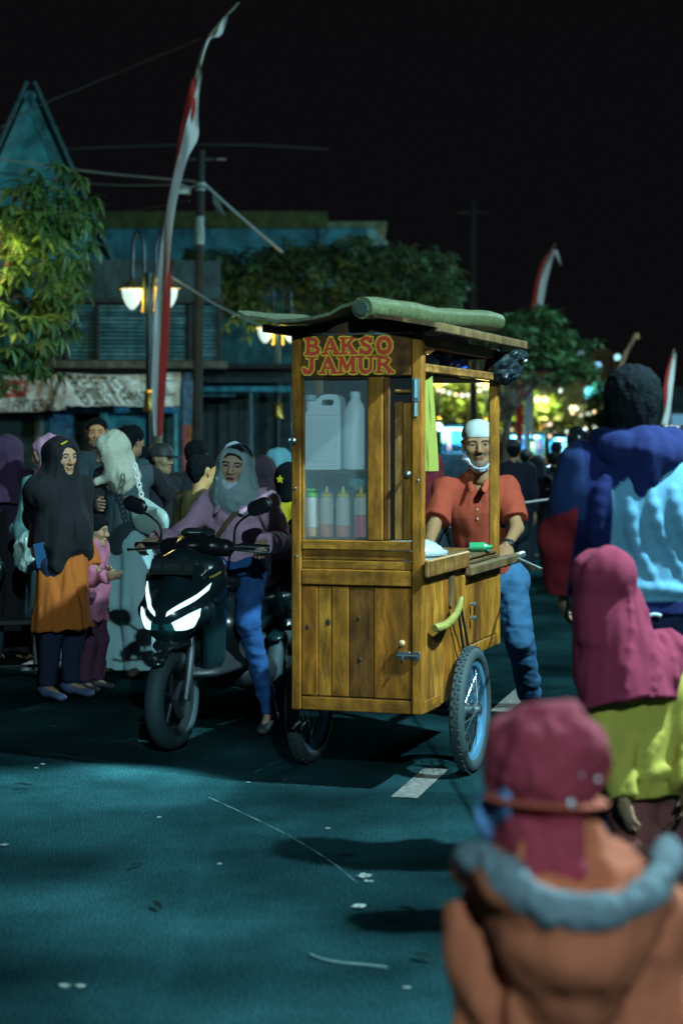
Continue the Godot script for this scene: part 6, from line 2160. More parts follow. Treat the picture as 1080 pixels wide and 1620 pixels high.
func rider():
	var b := Basis(Vector3.UP, SCOOT_YAW)
	var f := {"at": SCOOT + b * Vector3(0, 0, -0.85), "yaw": SCOOT_YAW, "skin": Color(0.44, 0.27, 0.18), "lips": Color(0.22, 0.025, 0.035), "cells": [0.016, 0.0042], "hand_cell": 0.006, "head": [10, 3, -6], "no_ears": true, "gaze": 0.002, "head_wide": 1.08}
	var j := bones(1.56, {
		"pelvis": Vector3(0.0, 0.86, -0.03), "waist": Vector3(0, 0.97, 0), "chest": Vector3(0.0, 1.11, 0.0), "neck": Vector3(0, 1.255, 0.015), "head": Vector3(-0.005, 1.385, 0.04),
		"shoulder_l": Vector3(0.158, 1.20, 0.0), "elbow_l": Vector3(0.285, 1.00, 0.12), "wrist_l": Vector3(0.305, 1.005, 0.42), "shoulder_r": Vector3(-0.158, 1.20, 0.0), "elbow_r": Vector3(-0.285, 1.01, 0.12), "wrist_r": Vector3(-0.305, 1.01, 0.42),
		"hip_l": Vector3(0.09, 0.83, 0.02), "knee_l": Vector3(0.20, 0.60, 0.36), "ankle_l": Vector3(0.235, 0.09, 0.13), "toe_l": Vector3(0.25, 0.025, 0.28), "hip_r": Vector3(-0.09, 0.83, 0.02), "knee_r": Vector3(-0.15, 0.64, 0.40), "ankle_r": Vector3(-0.12, 0.47, 0.42), "toe_r": Vector3(-0.12, 0.42, 0.55)})
	j.k = 1.56 / 1.7
	f.bones = j
	f.head_size = 0.97
	f.hands = {"_l": [Vector3(0.25, -0.25, 0.8), Vector3(0, -1, -0.25), -1.0, 1.0], "_r": [Vector3(-0.25, -0.25, 0.8), Vector3(0, -1, -0.25), 1.0, 1.0]}
	var shirt := shirt_pieces(j, 1.86, 0.12, 0.016, 0.010)
	for p in shirt: p[4] = p[4]
	var blouse := cloth(0.55, 0.30, 0.42)
	f.garments = [["shirt", shirt, blouse, 0.012, 0.013, Color.WHITE, Vector3(7, 5, 7)], ["trousers", trouser_pieces(j, 0.0, 0.0), cloth(0.020, 0.075, 0.22), 0.012, 0.006, Color.WHITE, Vector3(10, 14, 10)]]
	var n: Vector3 = j.neck
	f.garments.append(["hijab", scarf(f, [cap(n + Vector3(0, 0.05, 0.0), n + Vector3(0.0, -0.015, 0.015), 0.105, 0.150, 0.04, Vector3(0, 0, 1), 0.75), cap(n + Vector3(-0.08, 0.02, 0.06), n + Vector3(0.08, 0.0, 0.07), 0.030, 0.030, 0.02), cap(n + Vector3(-0.07, -0.01, 0.085), n + Vector3(0.05, -0.045, 0.10), 0.025, 0.025, 0.015)], 1.06), cloth(0.28, 0.36, 0.38, 5.0), 0.0085, 0.006, Color.WHITE, Vector3(12, 6, 12)])
	var o := person("woman in pink shirt and grey headscarf riding the scooter with lit headlights", "person", f)
	add_part(o, "under_scarf", [cap(Vector3(0, 0.034, -0.02), Vector3(0, 0.038, 0.016), 0.081, 0.079, 0.02), cap(Vector3(0, -0.045, 0.10), Vector3(0, 0.0, 0.10), 0.085, 0.070, 0.006, Vector3(1, 0, 0), 0.80, -1)], plain(0.01, 0.01, 0.012, 0.9), 0.006, 0.0, true)
	add_part(o, "face_mask", [cap(Vector3(-0.066, -0.066, 0.066), Vector3(0, -0.106, 0.100), 0.016, 0.020, 0.012, Vector3(0, 0.4, 1).normalized(), 0.6), cap(Vector3(0.066, -0.066, 0.066), Vector3(0, -0.106, 0.100), 0.016, 0.020, 0.012, Vector3(0, 0.4, 1).normalized(), 0.6)], cloth(0.56, 0.62, 0.72), 0.005, 0.0, true)
	# bag strap across the chest and the collar
	var pts := []
	for i in 9:
		var t := i / 8.0
		var x := lerpf(0.11, -0.16, t)
		var y := lerpf(1.235, 0.93, t)
		pts.append(Vector3(x, y, on_shell_from(shirt, x, y, 0.7) + 0.008))
	var s := soup()
	s.tube(pts, 0.013, 8, true, 0.35, Vector3(0, 0, 1))
	var strap := part("bag_strap", s.done(), plain(0.10, 0.055, 0.03, 0.6), o)
	for sg in [-1.0, 1.0]:
		add_part(o, "collar", [cap(n + Vector3(0.085 * sg, -0.03, 0.03), n + Vector3(0.075 * sg, -0.10, 0.115), 0.026, 0.024, 0.01, Vector3(0.5 * sg, 0.5, 0.7).normalized(), 0.35)], cloth(0.58, 0.33, 0.44), 0.008)
	shoes(o, j, plain(0.025, 0.03, 0.035, 0.6))

func left_group():
	# woman in the long black scarf and orange tunic
	var f := {"at": on_ground(97, 11.2), "yaw": 0.95, "skin": Color(0.34, 0.185, 0.105), "cells": [0.018, 0.0045], "hand_cell": 0.0065, "head": [-14, 1, 3], "head_wide": 1.08, "no_ears": true, "gaze": -0.003}
	var j := bones(1.52)
	j.wrist_r = joint(f, 67, 872, 11.12)
	j.elbow_r = joint(f, 57, 810, 11.32)
	f.bones = j
	f.head_size = 0.97
	f.hands = {"_r": [Vector3(0.1, -1, 0.35), Vector3(0.6, 0, 0.8), 1.0, 0.8]}
	var z := Vector3(0, 0, 1)
	var tunic := [cap(Vector3(0, 0.98, 0.0), Vector3(0.0, 0.415, 0.015), 0.130, 0.195, 0.05, z, 0.85, 1), cap(j.elbow_r, j.wrist_r, 0.055, 0.058, 0.03, Vector3.ZERO, 1.0, 1), cap(j.elbow_l, j.wrist_l, 0.052, 0.055, 0.03, Vector3.ZERO, 1.0, 1)]
	f.garments = [["trousers", trouser_pieces(j, 0.012, 0.004), cloth(0.018, 0.024, 0.050), 0.016, 0.008], ["tunic", tunic, cloth(0.42, 0.105, 0.018), 0.013, 0.016, Color.WHITE, Vector3(9, 1.4, 9)]]
	var n: Vector3 = j.neck
	f.garments.append(["hijab", scarf(f, [
		cap(n + Vector3(0, 0.0, -0.02), Vector3(-0.01, 0.90, -0.025), 0.105, 0.185, 0.06, z, 0.85, 1), cap(j.shoulder_r, j.shoulder_l, 0.088, 0.088, 0.05), cap(j.chest, j.chest + Vector3(0, -0.2, 0.01), 0.15, 0.16, 0.05, z, 0.85), cap(j.shoulder_r + Vector3(0, -0.02, -0.02), j.elbow_r + Vector3(0.01, -0.03, -0.01), 0.080, 0.085, 0.05), cap(j.shoulder_l + Vector3(0, -0.02, 0), j.elbow_l + Vector3(-0.04, -0.02, 0.03), 0.075, 0.080, 0.05),
		cap(Vector3(-0.02, 1.0, 0.04), Vector3(-0.11, 0.80, 0.06), 0.13, 0.06, 0.05), cap(Vector3(0.03, 1.0, 0.05), Vector3(0.14, 0.86, 0.06), 0.13, 0.06, 0.05)], 0.92), cloth(0.012, 0.012, 0.015), 0.010, 0.012, Color.WHITE, Vector3(9, 2, 9)])
	var o := person("woman in a long black headscarf and orange tunic looking over her shoulder", "person", f)
	part("hair_clip", bar_between(Vector3(-0.055, 0.090, 0.078), Vector3(-0.005, 0.108, 0.066), 0.006), plain(0.60, 0.42, 0.03, 0.3, 0.4), o, o.get_meta("hx"))
	shoes(o, j, plain(0.06, 0.08, 0.16, 0.6))
	var wr: Vector3 = Transform3D(Basis(Vector3.UP, f.yaw), f.at) * j.wrist_r
	var ph := thing("phone", "dark blue phone in the hand of the woman in the orange tunic", "phone", wr + Vector3(0.005, -0.04, 0.075), 0.3)
	boxp("phone_body", Vector3(0, 0.02, 0), Vector3(0.072, 0.150, 0.009), plain(0.02, 0.07, 0.16, 0.3), ph, 0.003, Vector3(0.25, 0, 0.2))
	# child in pink beside her
	f = {"at": on_ground(146, 11.55), "yaw": 1.15, "skin": Color(0.30, 0.17, 0.10), "cells": [0.018, 0.006], "hand_cell": 0.007, "head": [12, 0, 0]}
	j = bones(1.08)
	j.head = Vector3(0, 0.965, 0.02); j.neck = Vector3(0, 0.86, 0.0)
	j.wrist_l = joint(f, 168, 905, 11.5); j.elbow_l = joint(f, 150, 912, 11.6)
	j.wrist_r = joint(f, 170, 912, 11.25); j.elbow_r = joint(f, 148, 915, 11.3)
	f.bones = j; f.head_size = 0.80
	f.garments = [["trousers", trouser_pieces(j, 0.01, 0.008), cloth(0.10, 0.030, 0.062), 0.015, 0.006], ["jacket", shirt_pieces(j, 1.9, 0.16, 0.028, 0.01), cloth(0.42, 0.13, 0.20), 0.013, 0.014, Color.WHITE, Vector3(8, 8, 8)], ["hair", worn_on_head(f, hair_pieces("full")), hair_mat(), 0.009, 0.004]]
	o = person("small child in pink jacket and maroon trousers standing beside the orange tunic", "person", f)
	shoes(o, j, plain(0.04, 0.03, 0.04, 0.7))
	# woman in grey vest and wide pale jeans
	f = {"at": on_ground(200, 12.3), "yaw": -0.45, "skin": Color(0.33, 0.20, 0.13), "cells": [0.018, 0.006], "hand_cell": 0.0065, "head": [-38, 22, 0], "no_ears": true}
	j = bones(1.60)
	j.elbow_l = joint(f, 281, 797, 12.45); j.wrist_l = joint(f, 243, 846, 12.2); j.shoulder_l = joint(f, 240, 752, 12.3)
	j.elbow_r = joint(f, 150, 800, 12.3); j.wrist_r = joint(f, 155, 800, 12.0); j.shoulder_r = joint(f, 166, 752, 12.25)
	j.head = joint(f, 176, 715, 12.2); j.neck = joint(f, 192, 752, 12.25)
	f.bones = j; f.head_size = 0.98
	f.hands = {"_l": [Vector3(-0.8, -0.5, 0.35), Vector3(-0.5, 0.2, -0.8), -1.0, 0.6]}
	var sleeves := []
	for s in ["_l", "_r"]:
		sleeves.append(cap(j["shoulder" + s], j["elbow" + s], 0.060, 0.056, 0.03)); sleeves.append(cap(j["elbow" + s], j["wrist" + s], 0.056, 0.042, 0.03, Vector3.ZERO, 1.0, 1))
	sleeves.append(cap(j.chest, j.neck, 0.11, 0.06, 0.04, z, 0.75)); sleeves.append(cap(j.shoulder_l, j.shoulder_r, 0.06, 0.06, 0.04))
	var vest := [cap(j.chest, Vector3(0.0, 0.80, 0.0), 0.160, 0.178, 0.05, z, 0.72, 1), cap(j.shoulder_l * 0.86 + j.neck * 0.14, j.shoulder_r * 0.86 + j.neck * 0.14, 0.075, 0.075, 0.05), cap(j.neck + Vector3(0, 0.06, 0.12), j.neck + Vector3(0.0, -0.13, 0.14), 0.085, 0.012, 0.01, Vector3.ZERO, 1.0, -1)]
	f.garments = [["sleeves", sleeves, cloth(0.014, 0.014, 0.018), 0.013, 0.010], ["vest", vest, cloth(0.040, 0.060, 0.070, 6.0), 0.012, 0.008], ["trousers", trouser_pieces(j, 0.050, 0.022, 1.08), cloth(0.40, 0.60, 0.62), 0.013, 0.010, Color.WHITE, Vector3(9, 1.2, 9)]]
	n = j.neck
	f.garments.append(["hijab", scarf(f, [cap(n + Vector3(0, 0.05, -0.01), n + Vector3(0.01, -0.015, 0.0), 0.085, 0.125, 0.05, z, 0.8), cap(n + Vector3(0.02, 0.02, 0.06), n + Vector3(-0.10, -0.04, 0.12), 0.06, 0.03, 0.03)], 0.9), cloth(0.38, 0.37, 0.29, 4.0), 0.009, 0.008, Color.WHITE, Vector3(11, 3.5, 11)])
	o = person("woman in beige headscarf, grey knitted vest and wide pale jeans, hand on hip", "person", f)
	shoes(o, j, plain(0.05, 0.04, 0.035, 0.7))
	var bag := thing("handbag", "pale green handbag on a white chain under the vest woman's arm", "handbag", at(236, 815, 12.12), -0.4)
	part("pouch", solid([cap(Vector3(-0.05, 0.03, 0), Vector3(0.05, -0.03, 0), 0.085, 0.085, 0.03, Vector3(0, 0, 1), 0.40), cap(Vector3(-0.04, -0.05, 0), Vector3(0.06, -0.06, 0), 0.06, 0.06, 0.03, Vector3(0, 0, 1), 0.45)], 0.010), plain(0.30, 0.40, 0.36, 0.4), bag)
	boxp("flap", Vector3(0, 0.03, 0.036), Vector3(0.15, 0.07, 0.006), plain(0.26, 0.35, 0.32, 0.4), bag, 0.004, Vector3(0.1, 0, -0.2))
	var link := soup()
	var ring := []
	for k in 11:
		var a := TAU * k / 10.0
		ring.append(Vector3(cos(a) * 0.013, sin(a) * 0.022, 0))
	link.tube(ring, 0.0052, 6, false)
	var lmesh := link.done()
	for k in 9:
		var p := at(214.0 + k * 1.6, 738.0 + k * 7.4, 12.0) - bag.position
		p = Basis(Vector3.UP, 0.4) * p
		part("chain_link", lmesh, plain(0.55, 0.55, 0.52, 0.35), bag, Transform3D(Basis(Vector3.UP, 0.4 + (0.0 if k % 2 == 0 else 1.1)) * Basis(Vector3.BACK, 0.2), p))
	# the woman in purple seen from behind
	f = {"at": on_ground(14, 12.9), "yaw": PI - 0.35, "skin": Color(0.25, 0.14, 0.09), "cells": [0.022, 0.01], "head": [-20, 0, 0], "no_ears": true}
	j = bones(1.54)
	f.bones = j; f.head_size = 0.95
	f.garments = [["skirt", [cap(Vector3(0, 1.0, 0), Vector3(0, 0.10, 0.0), 0.15, 0.23, 0.03, z, 0.85, 1)], cloth(0.018, 0.016, 0.020), 0.018, 0.018, Color.WHITE, Vector3(9, 1.2, 9)], ["shirt", shirt_pieces(j, 1.8, 0.05, 0.03), cloth(0.040, 0.022, 0.050), 0.015, 0.010]]
	f.garments.append(["hijab", scarf(f, [cap(j.neck + Vector3(0, 0.02, 0), j.neck + Vector3(0, -0.22, -0.02), 0.10, 0.21, 0.05, z, 0.75, 1)], 0.9), cloth(0.055, 0.026, 0.060), 0.011, 0.010])
	person("woman in dark purple headscarf seen from behind at the left edge", "person", f)
	# the woman in the pink scarf and striped sleeves, half hidden
	f = {"at": on_ground(78, 12.5), "yaw": -0.9, "skin": Color(0.30, 0.17, 0.11), "cells": [0.022, 0.01], "head": [-30, 12, 0], "no_ears": true}
	j = bones(1.53)
	j.elbow_r = joint(f, 32, 838, 12.3); j.wrist_r = joint(f, 50, 872, 12.1); j.shoulder_r = joint(f, 52, 770, 12.35)
	f.bones = j; f.head_size = 0.97
	f.garments = [["shirt", shirt_pieces(j, 1.8, 0.06, 0.035), cloth(0.10, 0.20, 0.20), 0.014, 0.012, func(p: Vector3): return Color.WHITE * (1.0 if fmod(p.y + p.x * 0.6 + 10.0, 0.05) < 0.03 else 1.7)], ["skirt", [cap(Vector3(0, 0.98, 0), Vector3(0, 0.30, 0), 0.15, 0.20, 0.03, z, 0.85, 1)], cloth(0.05, 0.09, 0.10), 0.018, 0.014, Color.WHITE, Vector3(9, 1.2, 9)], ["trousers", trouser_pieces(j, 0.012, 0.01), cloth(0.10, 0.22, 0.26), 0.018]]
	f.garments.append(["hijab", scarf(f, [cap(j.neck + Vector3(0, 0.02, 0), j.neck + Vector3(0, -0.26, 0.02), 0.10, 0.22, 0.05, z, 0.75, 1)], 0.9), cloth(0.46, 0.23, 0.34), 0.011, 0.012])
	o = person("woman in pink headscarf and striped sleeves half hidden behind the black scarf", "person", f)
	shoes(o, j, plain(0.2, 0.2, 0.2, 0.7), 0.018)
	var pb := thing("plastic_bag", "pale translucent shopping bag hanging from the striped sleeve at left", "plastic bag", at(42, 905, 12.0))
	part("bag", crumple(Vector3(0, 0.12, 0), Vector3(0.085, 0.13, 0.06), 21.0), plain(0.28, 0.36, 0.33, 0.35), pb)
	# a low stool under the left edge
	var st := thing("stool", "dark low wooden stool on the road at the left edge", "stool", on_ground(22, 12.2), 0.3)
	boxp("seat", Vector3(0, 0.36, 0), Vector3(0.34, 0.03, 0.24), plain(0.02, 0.018, 0.016, 0.7), st)
	for v in [[-0.13, -0.09], [0.13, -0.09], [0.13, 0.09], [-0.13, 0.09]]:
		part("leg", bar_between(Vector3(v[0], 0.35, v[1]), Vector3(v[0] * 1.25, 0.0, v[1] * 1.2), 0.016), plain(0.02, 0.018, 0.016, 0.7), st)
	part("rung", bar_between(Vector3(-0.155, 0.08, 0.1), Vector3(0.155, 0.08, 0.1), 0.011), plain(0.02, 0.018, 0.016, 0.7), st)
	# men and children behind, heads above the scooter
	simple("man with dark hair and warm lit face behind the beige headscarf", 156, 14.6, 1.68, -2.2, {"head": [130, 0, 0], "skin": Color(0.50, 0.22, 0.10)}, [0.03, 0.05, 0.06], "short", "")  # orange skin tone paints the warm light on the face
	simple("man with thick dark hair turned away beside the lamp pole", 206, 14.4, 1.61, 2.3, {}, [0.035, 0.07, 0.08], "full", "")
	simple("man in black cap and black jacket facing right behind the scooter", 254, 13.6, 1.475, 1.0, {"skin": Color(0.24, 0.16, 0.09), "beard": 0.6}, [0.014, 0.018, 0.026], "short", "cap")
	simple("dark haired person close behind the man in the black cap", 226, 14.8, 1.45, 2.6, {}, [0.02, 0.03, 0.035], "full", "")
	simple("boy with short hair and a bare ear looking away behind the rider", 318, 11.5, 1.425, 2.25, {"skin": Color(0.45, 0.24, 0.10)}, [0.09, 0.075, 0.03], "short", "")
	simple("dark haired person standing behind the boy with the bare ear", 311, 14.2, 1.50, 2.8, {}, [0.02, 0.025, 0.03], "full", "")
	simple("woman in dark maroon headscarf with pink top behind the rider's shoulder", 415, 12.3, 1.40, 2.8, {}, [0.40, 0.05, 0.12], "", "scarf", [0.020, 0.012, 0.018])
	simple("person in pale cyan headscarf further behind the rider", 442, 14.4, 1.44, 2.4, {}, [0.05, 0.16, 0.2], "", "scarf", [0.12, 0.30, 0.36])
	# the girl in yellow next to the cart
	f = {"at": on_ground(458, 11.7), "yaw": 2.7, "skin": Color(0.30, 0.17, 0.10), "cells": [0.02, 0.01], "head": [0, 0, 0]}
	j = bones(1.36)
	f.bones = j; f.head_size = 0.88
	f.garments = [["shirt", shirt_pieces(j, 1.4, 0.05, 0.03), cloth(0.50, 0.38, 0.02), 0.014, 0.012], ["skirt", [cap(Vector3(0, 0.85, 0), Vector3(0, 0.25, 0), 0.14, 0.19, 0.03, z, 0.85, 1)], cloth(0.26, 0.42, 0.36), 0.016, 0.014, Color.WHITE, Vector3(9, 1.2, 9)], ["hair", worn_on_head(f, hair_pieces("bob")), hair_mat(), 0.010, 0.004]]
	o = person("girl in yellow shirt with a yellow star hair clip beside the cart", "person", f)
	var star := PackedVector2Array()
	for k in 10:
		star.append(Vector2.from_angle(TAU * k / 10.0 + 0.3) * (0.030 if k % 2 == 0 else 0.014))
	var ss := soup()
	ss.slab(star, 0, 0.006)
	part("hair_clip", ss.done(0.0), plain(0.65, 0.52, 0.03, 0.4), o, o.get_meta("hx") * Transform3D(Basis(Vector3.UP, PI), Vector3(0.01, 0.02, -0.138)))

# people of the background: px, distance, height, facing
func simple(label: String, px: float, d: float, h: float, yaw: float, extra: Dictionary, top: Array, hair: String, hat: String, hatc := [0.015, 0.016, 0.018], low := [0.02, 0.03, 0.045], group := "") -> Node3D:
	var f := {"at": on_ground(px, d), "yaw": yaw, "skin": Color(0.28, 0.16, 0.09), "cells": [0.026, 0.010 if d < 16.0 else 0.014], "hand_cell": 0.011}
	f.merge(extra, true)
	var j := bones(h)
	j.merge(extra.get("joints", {}), true)
	f.bones = j
	f.head_size = clampf(h / 1.7, 0.86, 1.0)
	var c := 0.018 if d < 16.0 else 0.026
	f.garments = [["shirt", shirt_pieces(j, 1.85, 0.08, 0.02), cloth(top[0], top[1], top[2]), c, 0.010], ["trousers", trouser_pieces(j, 0.008, 0.008), cloth(low[0], low[1], low[2]), c + 0.004]]
	if hair != "":
		f.garments.append(["hair", worn_on_head(f, hair_pieces(hair)), hair_mat(), 0.010 if d < 16.0 else 0.016, 0.004, Color.WHITE, Vector3(25, 10, 25)])
	if hat == "scarf":
		f.garments.append(["hijab", scarf(f, [cap(j.neck + Vector3(0, 0.02, 0), j.neck + Vector3(0, -0.16, -0.01), 0.10, 0.19, 0.05, Vector3(0, 0, 1), 0.75, 1)], 0.95), cloth(hatc[0], hatc[1], hatc[2]), 0.012, 0.010])
	var o := person(label, "person", f, group)
	if hat == "cap":
		add_part(o, "cap", [cap(Vector3(0, 0.055, -0.03), Vector3(0, 0.058, 0.012), 0.092, 0.086, 0.02), cap(Vector3(0, 0.042, 0.07), Vector3(0, 0.030, 0.15), 0.062, 0.052, 0.01, Vector3(0, 1, 0.2).normalized(), 0.16), cap(Vector3(0, 0.030, -0.01), Vector3(0, -0.10, -0.01), 0.13, 0.13, 0.004, Vector3.ZERO, 1.0, -2)], plain(hatc[0], hatc[1], hatc[2], 0.7), 0.007, 0.0, true)
	elif hat == "helmet":
		add_part(o, "helmet", [cap(Vector3(0, 0.04, -0.03), Vector3(0, 0.05, 0.02), 0.135, 0.130, 0.02), cap(Vector3(0, -0.03, -0.03), Vector3(0, -0.08, -0.02), 0.125, 0.11, 0.03), cap(Vector3(0, -0.04, 0.12), Vector3(0, 0.0, 0.12), 0.085, 0.08, 0.01, Vector3.ZERO, 1.0, -1)], plain(hatc[0], hatc[1], hatc[2], 0.2), 0.013, 0.0, true)
		part("helmet_badge", box_mesh(Vector3(0.05, 0.012, 0.006)), plain(0.5, 0.55, 0.55, 0.4), o, o.get_meta("hx") * Transform3D(Basis(), Vector3(0, -0.03, -0.158)))
	return o

func near_right():
	var z := Vector3(0, 0, 1)
	# tall man in the colour blocked hooded jacket
	var f := {"at": on_ground(1010, 6.8), "yaw": PI + 0.05, "skin": Color(0.25, 0.14, 0.09), "cells": [0.022, 0.010], "head": [-8, -4, 0]}
	var j := bones(1.79)
	j.shoulder_l = Vector3(0.205, 1.45, 0.0); j.shoulder_r = Vector3(-0.205, 1.45, 0.0)
	j.elbow_l = Vector3(0.27, 1.18, 0.05); j.wrist_l = Vector3(0.24, 0.98, 0.20); j.elbow_r = Vector3(-0.28, 1.18, 0.05); j.wrist_r = Vector3(-0.24, 0.98, 0.20)
	j.head = Vector3(0.02, 1.655, 0.03)
	f.bones = j; f.head_size = 1.06
	var navy := Color(0.006, 0.010, 0.060)
	var sky := Color(0.10, 0.24, 0.36)
	var red := Color(0.24, 0.018, 0.026)
	var block := func(p: Vector3) -> Color:
		if p.x > 0.245 and p.y < 1.30 - (p.x - 0.245) * 0.5: return red
		if p.y < 0.975: return navy
		if p.x < 0.13 and p.y < 1.36 + (0.13 - p.x) * 0.75: return sky
		if p.x > 0.215 and p.y > 1.26: return Color(0.014, 0.03, 0.10)
		return navy
	var jacket := shirt_pieces(j, 1.9, 0.06, 0.055, 0.01)
	jacket.append(cap(Vector3(0.16, 1.30, -0.02), Vector3(-0.16, 1.30, -0.02), 0.135, 0.135, 0.08))
	ridges(jacket, [[0.08, 1.33, -0.02, 1.02], [0.0, 1.36, -0.12, 1.04], [-0.08, 1.36, -0.18, 1.10], [-0.16, 1.30, -0.20, 1.00], [0.20, 1.28, 0.12, 1.00], [0.15, 1.40, 0.20, 1.15], [0.05, 1.02, -0.18, 1.00]], 0.015)
	f.garments = [["jacket", jacket, cloth(1, 1, 1), 0.0095, 0.008, block, Vector3(5, 2.2, 5)], ["trousers", trouser_pieces(j, 0.02, 0.02), cloth(0.012, 0.018, 0.06), 0.018, 0.012],
		["hood", [cap(Vector3(0.10, 1.50, -0.06), Vector3(-0.10, 1.50, -0.06), 0.075, 0.075, 0.05), cap(Vector3(0.0, 1.47, -0.10), Vector3(0.03, 1.36, -0.13), 0.10, 0.05, 0.06), cap(Vector3(0.12, 1.53, 0.0), Vector3(0.09, 1.50, 0.08), 0.055, 0.05, 0.04), cap(Vector3(-0.12, 1.53, 0.0), Vector3(-0.09, 1.50, 0.08), 0.055, 0.05, 0.04)], cloth(0.007, 0.012, 0.070), 0.012, 0.010],
		["hair", worn_on_head(f, [cap(Vector3(0, 0.05, -0.040), Vector3(0, 0.055, 0.02), 0.098, 0.090, 0.02), cap(Vector3(0, -0.01, -0.05), Vector3(0, -0.10, -0.045), 0.086, 0.074, 0.03), cap(Vector3(0, -0.035, 0.11), Vector3(0, 0.0, 0.10), 0.075, 0.062, 0.012, Vector3.ZERO, 1.0, -1)]), hair_mat(), 0.008, 0.0045, Color.WHITE, Vector3(34, 16, 34)]]
	var o := person("tall man seen from behind in navy, sky blue and red hooded jacket", "person", f)
	shoes(o, j, plain(0.03, 0.03, 0.035))
	# the white emblem arc on the jacket's lower back
	var ring := []
	for k in 12:
		var a := -0.4 + 2.6 * k / 11.0
		var x := -0.02 + cos(a) * 0.036
		var y := 0.895 + sin(a) * 0.032
		ring.append(Vector3(x, y, on_back(jacket, x, y) - 0.006))
	var s := soup()
	s.tube(ring, 0.007, 6)
	part("emblem", s.done(), cloth(0.40, 0.46, 0.50), o)
	# child in maroon scarf and yellow shirt
	f = {"at": on_ground(1012, 6.15), "yaw": PI + 0.35, "skin": Color(0.30, 0.17, 0.10), "cells": [0.018, 0.009], "head": [15, 4, 0], "no_ears": true}
	j = bones(1.17)
	j.head = joint(f, 948, 925, 6.1); j.neck = joint(f, 968, 990, 6.1)
	j.chest = joint(f, 1000, 1085, 6.12); j.pelvis = joint(f, 1022, 1235, 6.15); j.waist = joint(f, 1015, 1160, 6.15)
	j.shoulder_l = joint(f, 948, 1040, 6.12); j.shoulder_r = joint(f, 1050, 1040, 6.15)
	j.elbow_l = joint(f, 955, 1165, 6.05); j.wrist_l = joint(f, 985, 1265, 5.98); j.elbow_r = joint(f, 1085, 1150, 6.1); j.wrist_r = joint(f, 1085, 1245, 6.0)
	j.hip_l = joint(f, 1000, 1255, 6.15); j.hip_r = joint(f, 1052, 1255, 6.18); j.knee_l = joint(f, 1010, 1345, 6.05); j.knee_r = joint(f, 1055, 1345, 6.25); j.ankle_l = joint(f, 1010, 1435, 6.1); j.ankle_r = joint(f, 1062, 1420, 6.35); j.toe_l = joint(f, 1008, 1440, 6.25); j.toe_r = joint(f, 1065, 1420, 6.5)
	f.bones = j; f.head_size = 0.93
	var yellow := cloth(0.38, 0.29, 0.05)
	var tee := [cap(j.chest, j.pelvis + Vector3(0, -0.02, 0), 0.145, 0.185, 0.04, z, 0.72, 1), cap(j.shoulder_l, j.shoulder_r, 0.062, 0.062, 0.04)]
	for sd in ["_l", "_r"]:
		tee.append(cap(j["shoulder" + sd], j["elbow" + sd], 0.062, 0.066, 0.03))
		tee.append(cap(j["elbow" + sd], j["elbow" + sd].lerp(j["wrist" + sd], 0.98), 0.058, 0.044, 0.03, Vector3.ZERO, 1.0, 1))
	ridges(tee, [[-0.10, 0.62, -0.02, 0.40], [0.02, 0.60, 0.06, 0.42], [0.10, 0.58, 0.12, 0.40], [-0.14, 0.50, 0.10, 0.47]], 0.015)
	f.garments = [["shirt", tee, yellow, 0.010, 0.006, Color.WHITE, Vector3(6, 4, 6)], ["trousers", trouser_pieces(j, 0.022, 0.020), cloth(0.17, 0.050, 0.045), 0.012, 0.016, Color.WHITE, Vector3(10, 10, 10)]]
	var veil := scarf(f, [cap(j.neck + Vector3(0, 0.03, 0), joint(f, 990, 1112, 6.05), 0.105, 0.150, 0.05, z, 0.95, 1), cap(j.shoulder_r + Vector3(0, 0.01, 0), joint(f, 1045, 1065, 6.08), 0.080, 0.060, 0.05), cap(j.shoulder_l + Vector3(0, 0.01, 0), joint(f, 938, 1065, 6.08), 0.080, 0.060, 0.05)], 0.9)
	ridges(veil, [[0.10, 1.06, 0.15, 0.70], [0.04, 1.05, 0.05, 0.66], [-0.02, 1.02, -0.06, 0.66], [-0.06, 0.96, -0.15, 0.70], [0.0, 0.92, 0.10, 0.68], [-0.10, 0.88, -0.18, 0.74]], 0.010)
	f.garments.append(["hijab", veil, cloth(0.215, 0.022, 0.050), 0.009, 0.007, Color.WHITE, Vector3(9, 2.0, 9)])
	o = person("child in long maroon headscarf and yellow shirt walking away at right", "person", f)
	shoes(o, j, plain(0.10, 0.03, 0.03))
	# the nearest child, from behind, in a brown hooded jacket
	f = {"at": on_ground(885, 3.15), "yaw": PI, "skin": Color(0.30, 0.17, 0.10), "cells": [0.016, 0.007], "head": [32, 8, 4], "no_ears": true}
	j = bones(1.13)
	j.head = joint(f, 852, 1225, 3.15); j.neck = joint(f, 880, 1360, 3.13)
	j.shoulder_l = joint(f, 803, 1455, 3.13); j.shoulder_r = joint(f, 1015, 1450, 3.13); j.chest = joint(f, 895, 1520, 3.12); j.pelvis = joint(f, 895, 1790, 3.15)
	j.elbow_l = joint(f, 775, 1660, 3.1); j.wrist_l = joint(f, 795, 1800, 2.98); j.elbow_r = joint(f, 1050, 1660, 3.1); j.wrist_r = joint(f, 1030, 1800, 2.98)
	f.bones = j; f.head_size = 0.89
	var brown := cloth(0.40, 0.100, 0.050)
	var coat := [cap(j.chest, j.pelvis, 0.150, 0.185, 0.05, z, 0.72, 1), cap(j.shoulder_l, j.shoulder_r, 0.080, 0.080, 0.06), cap(j.chest, j.neck + Vector3(0, 0.03, 0), 0.125, 0.085, 0.05, z, 0.8)]
	for sd in ["_l", "_r"]:
		coat.append(cap(j["shoulder" + sd], j["elbow" + sd], 0.072, 0.066, 0.03))
		coat.append(cap(j["elbow" + sd], j["wrist" + sd], 0.064, 0.050, 0.03, Vector3.ZERO, 1.0, 1))
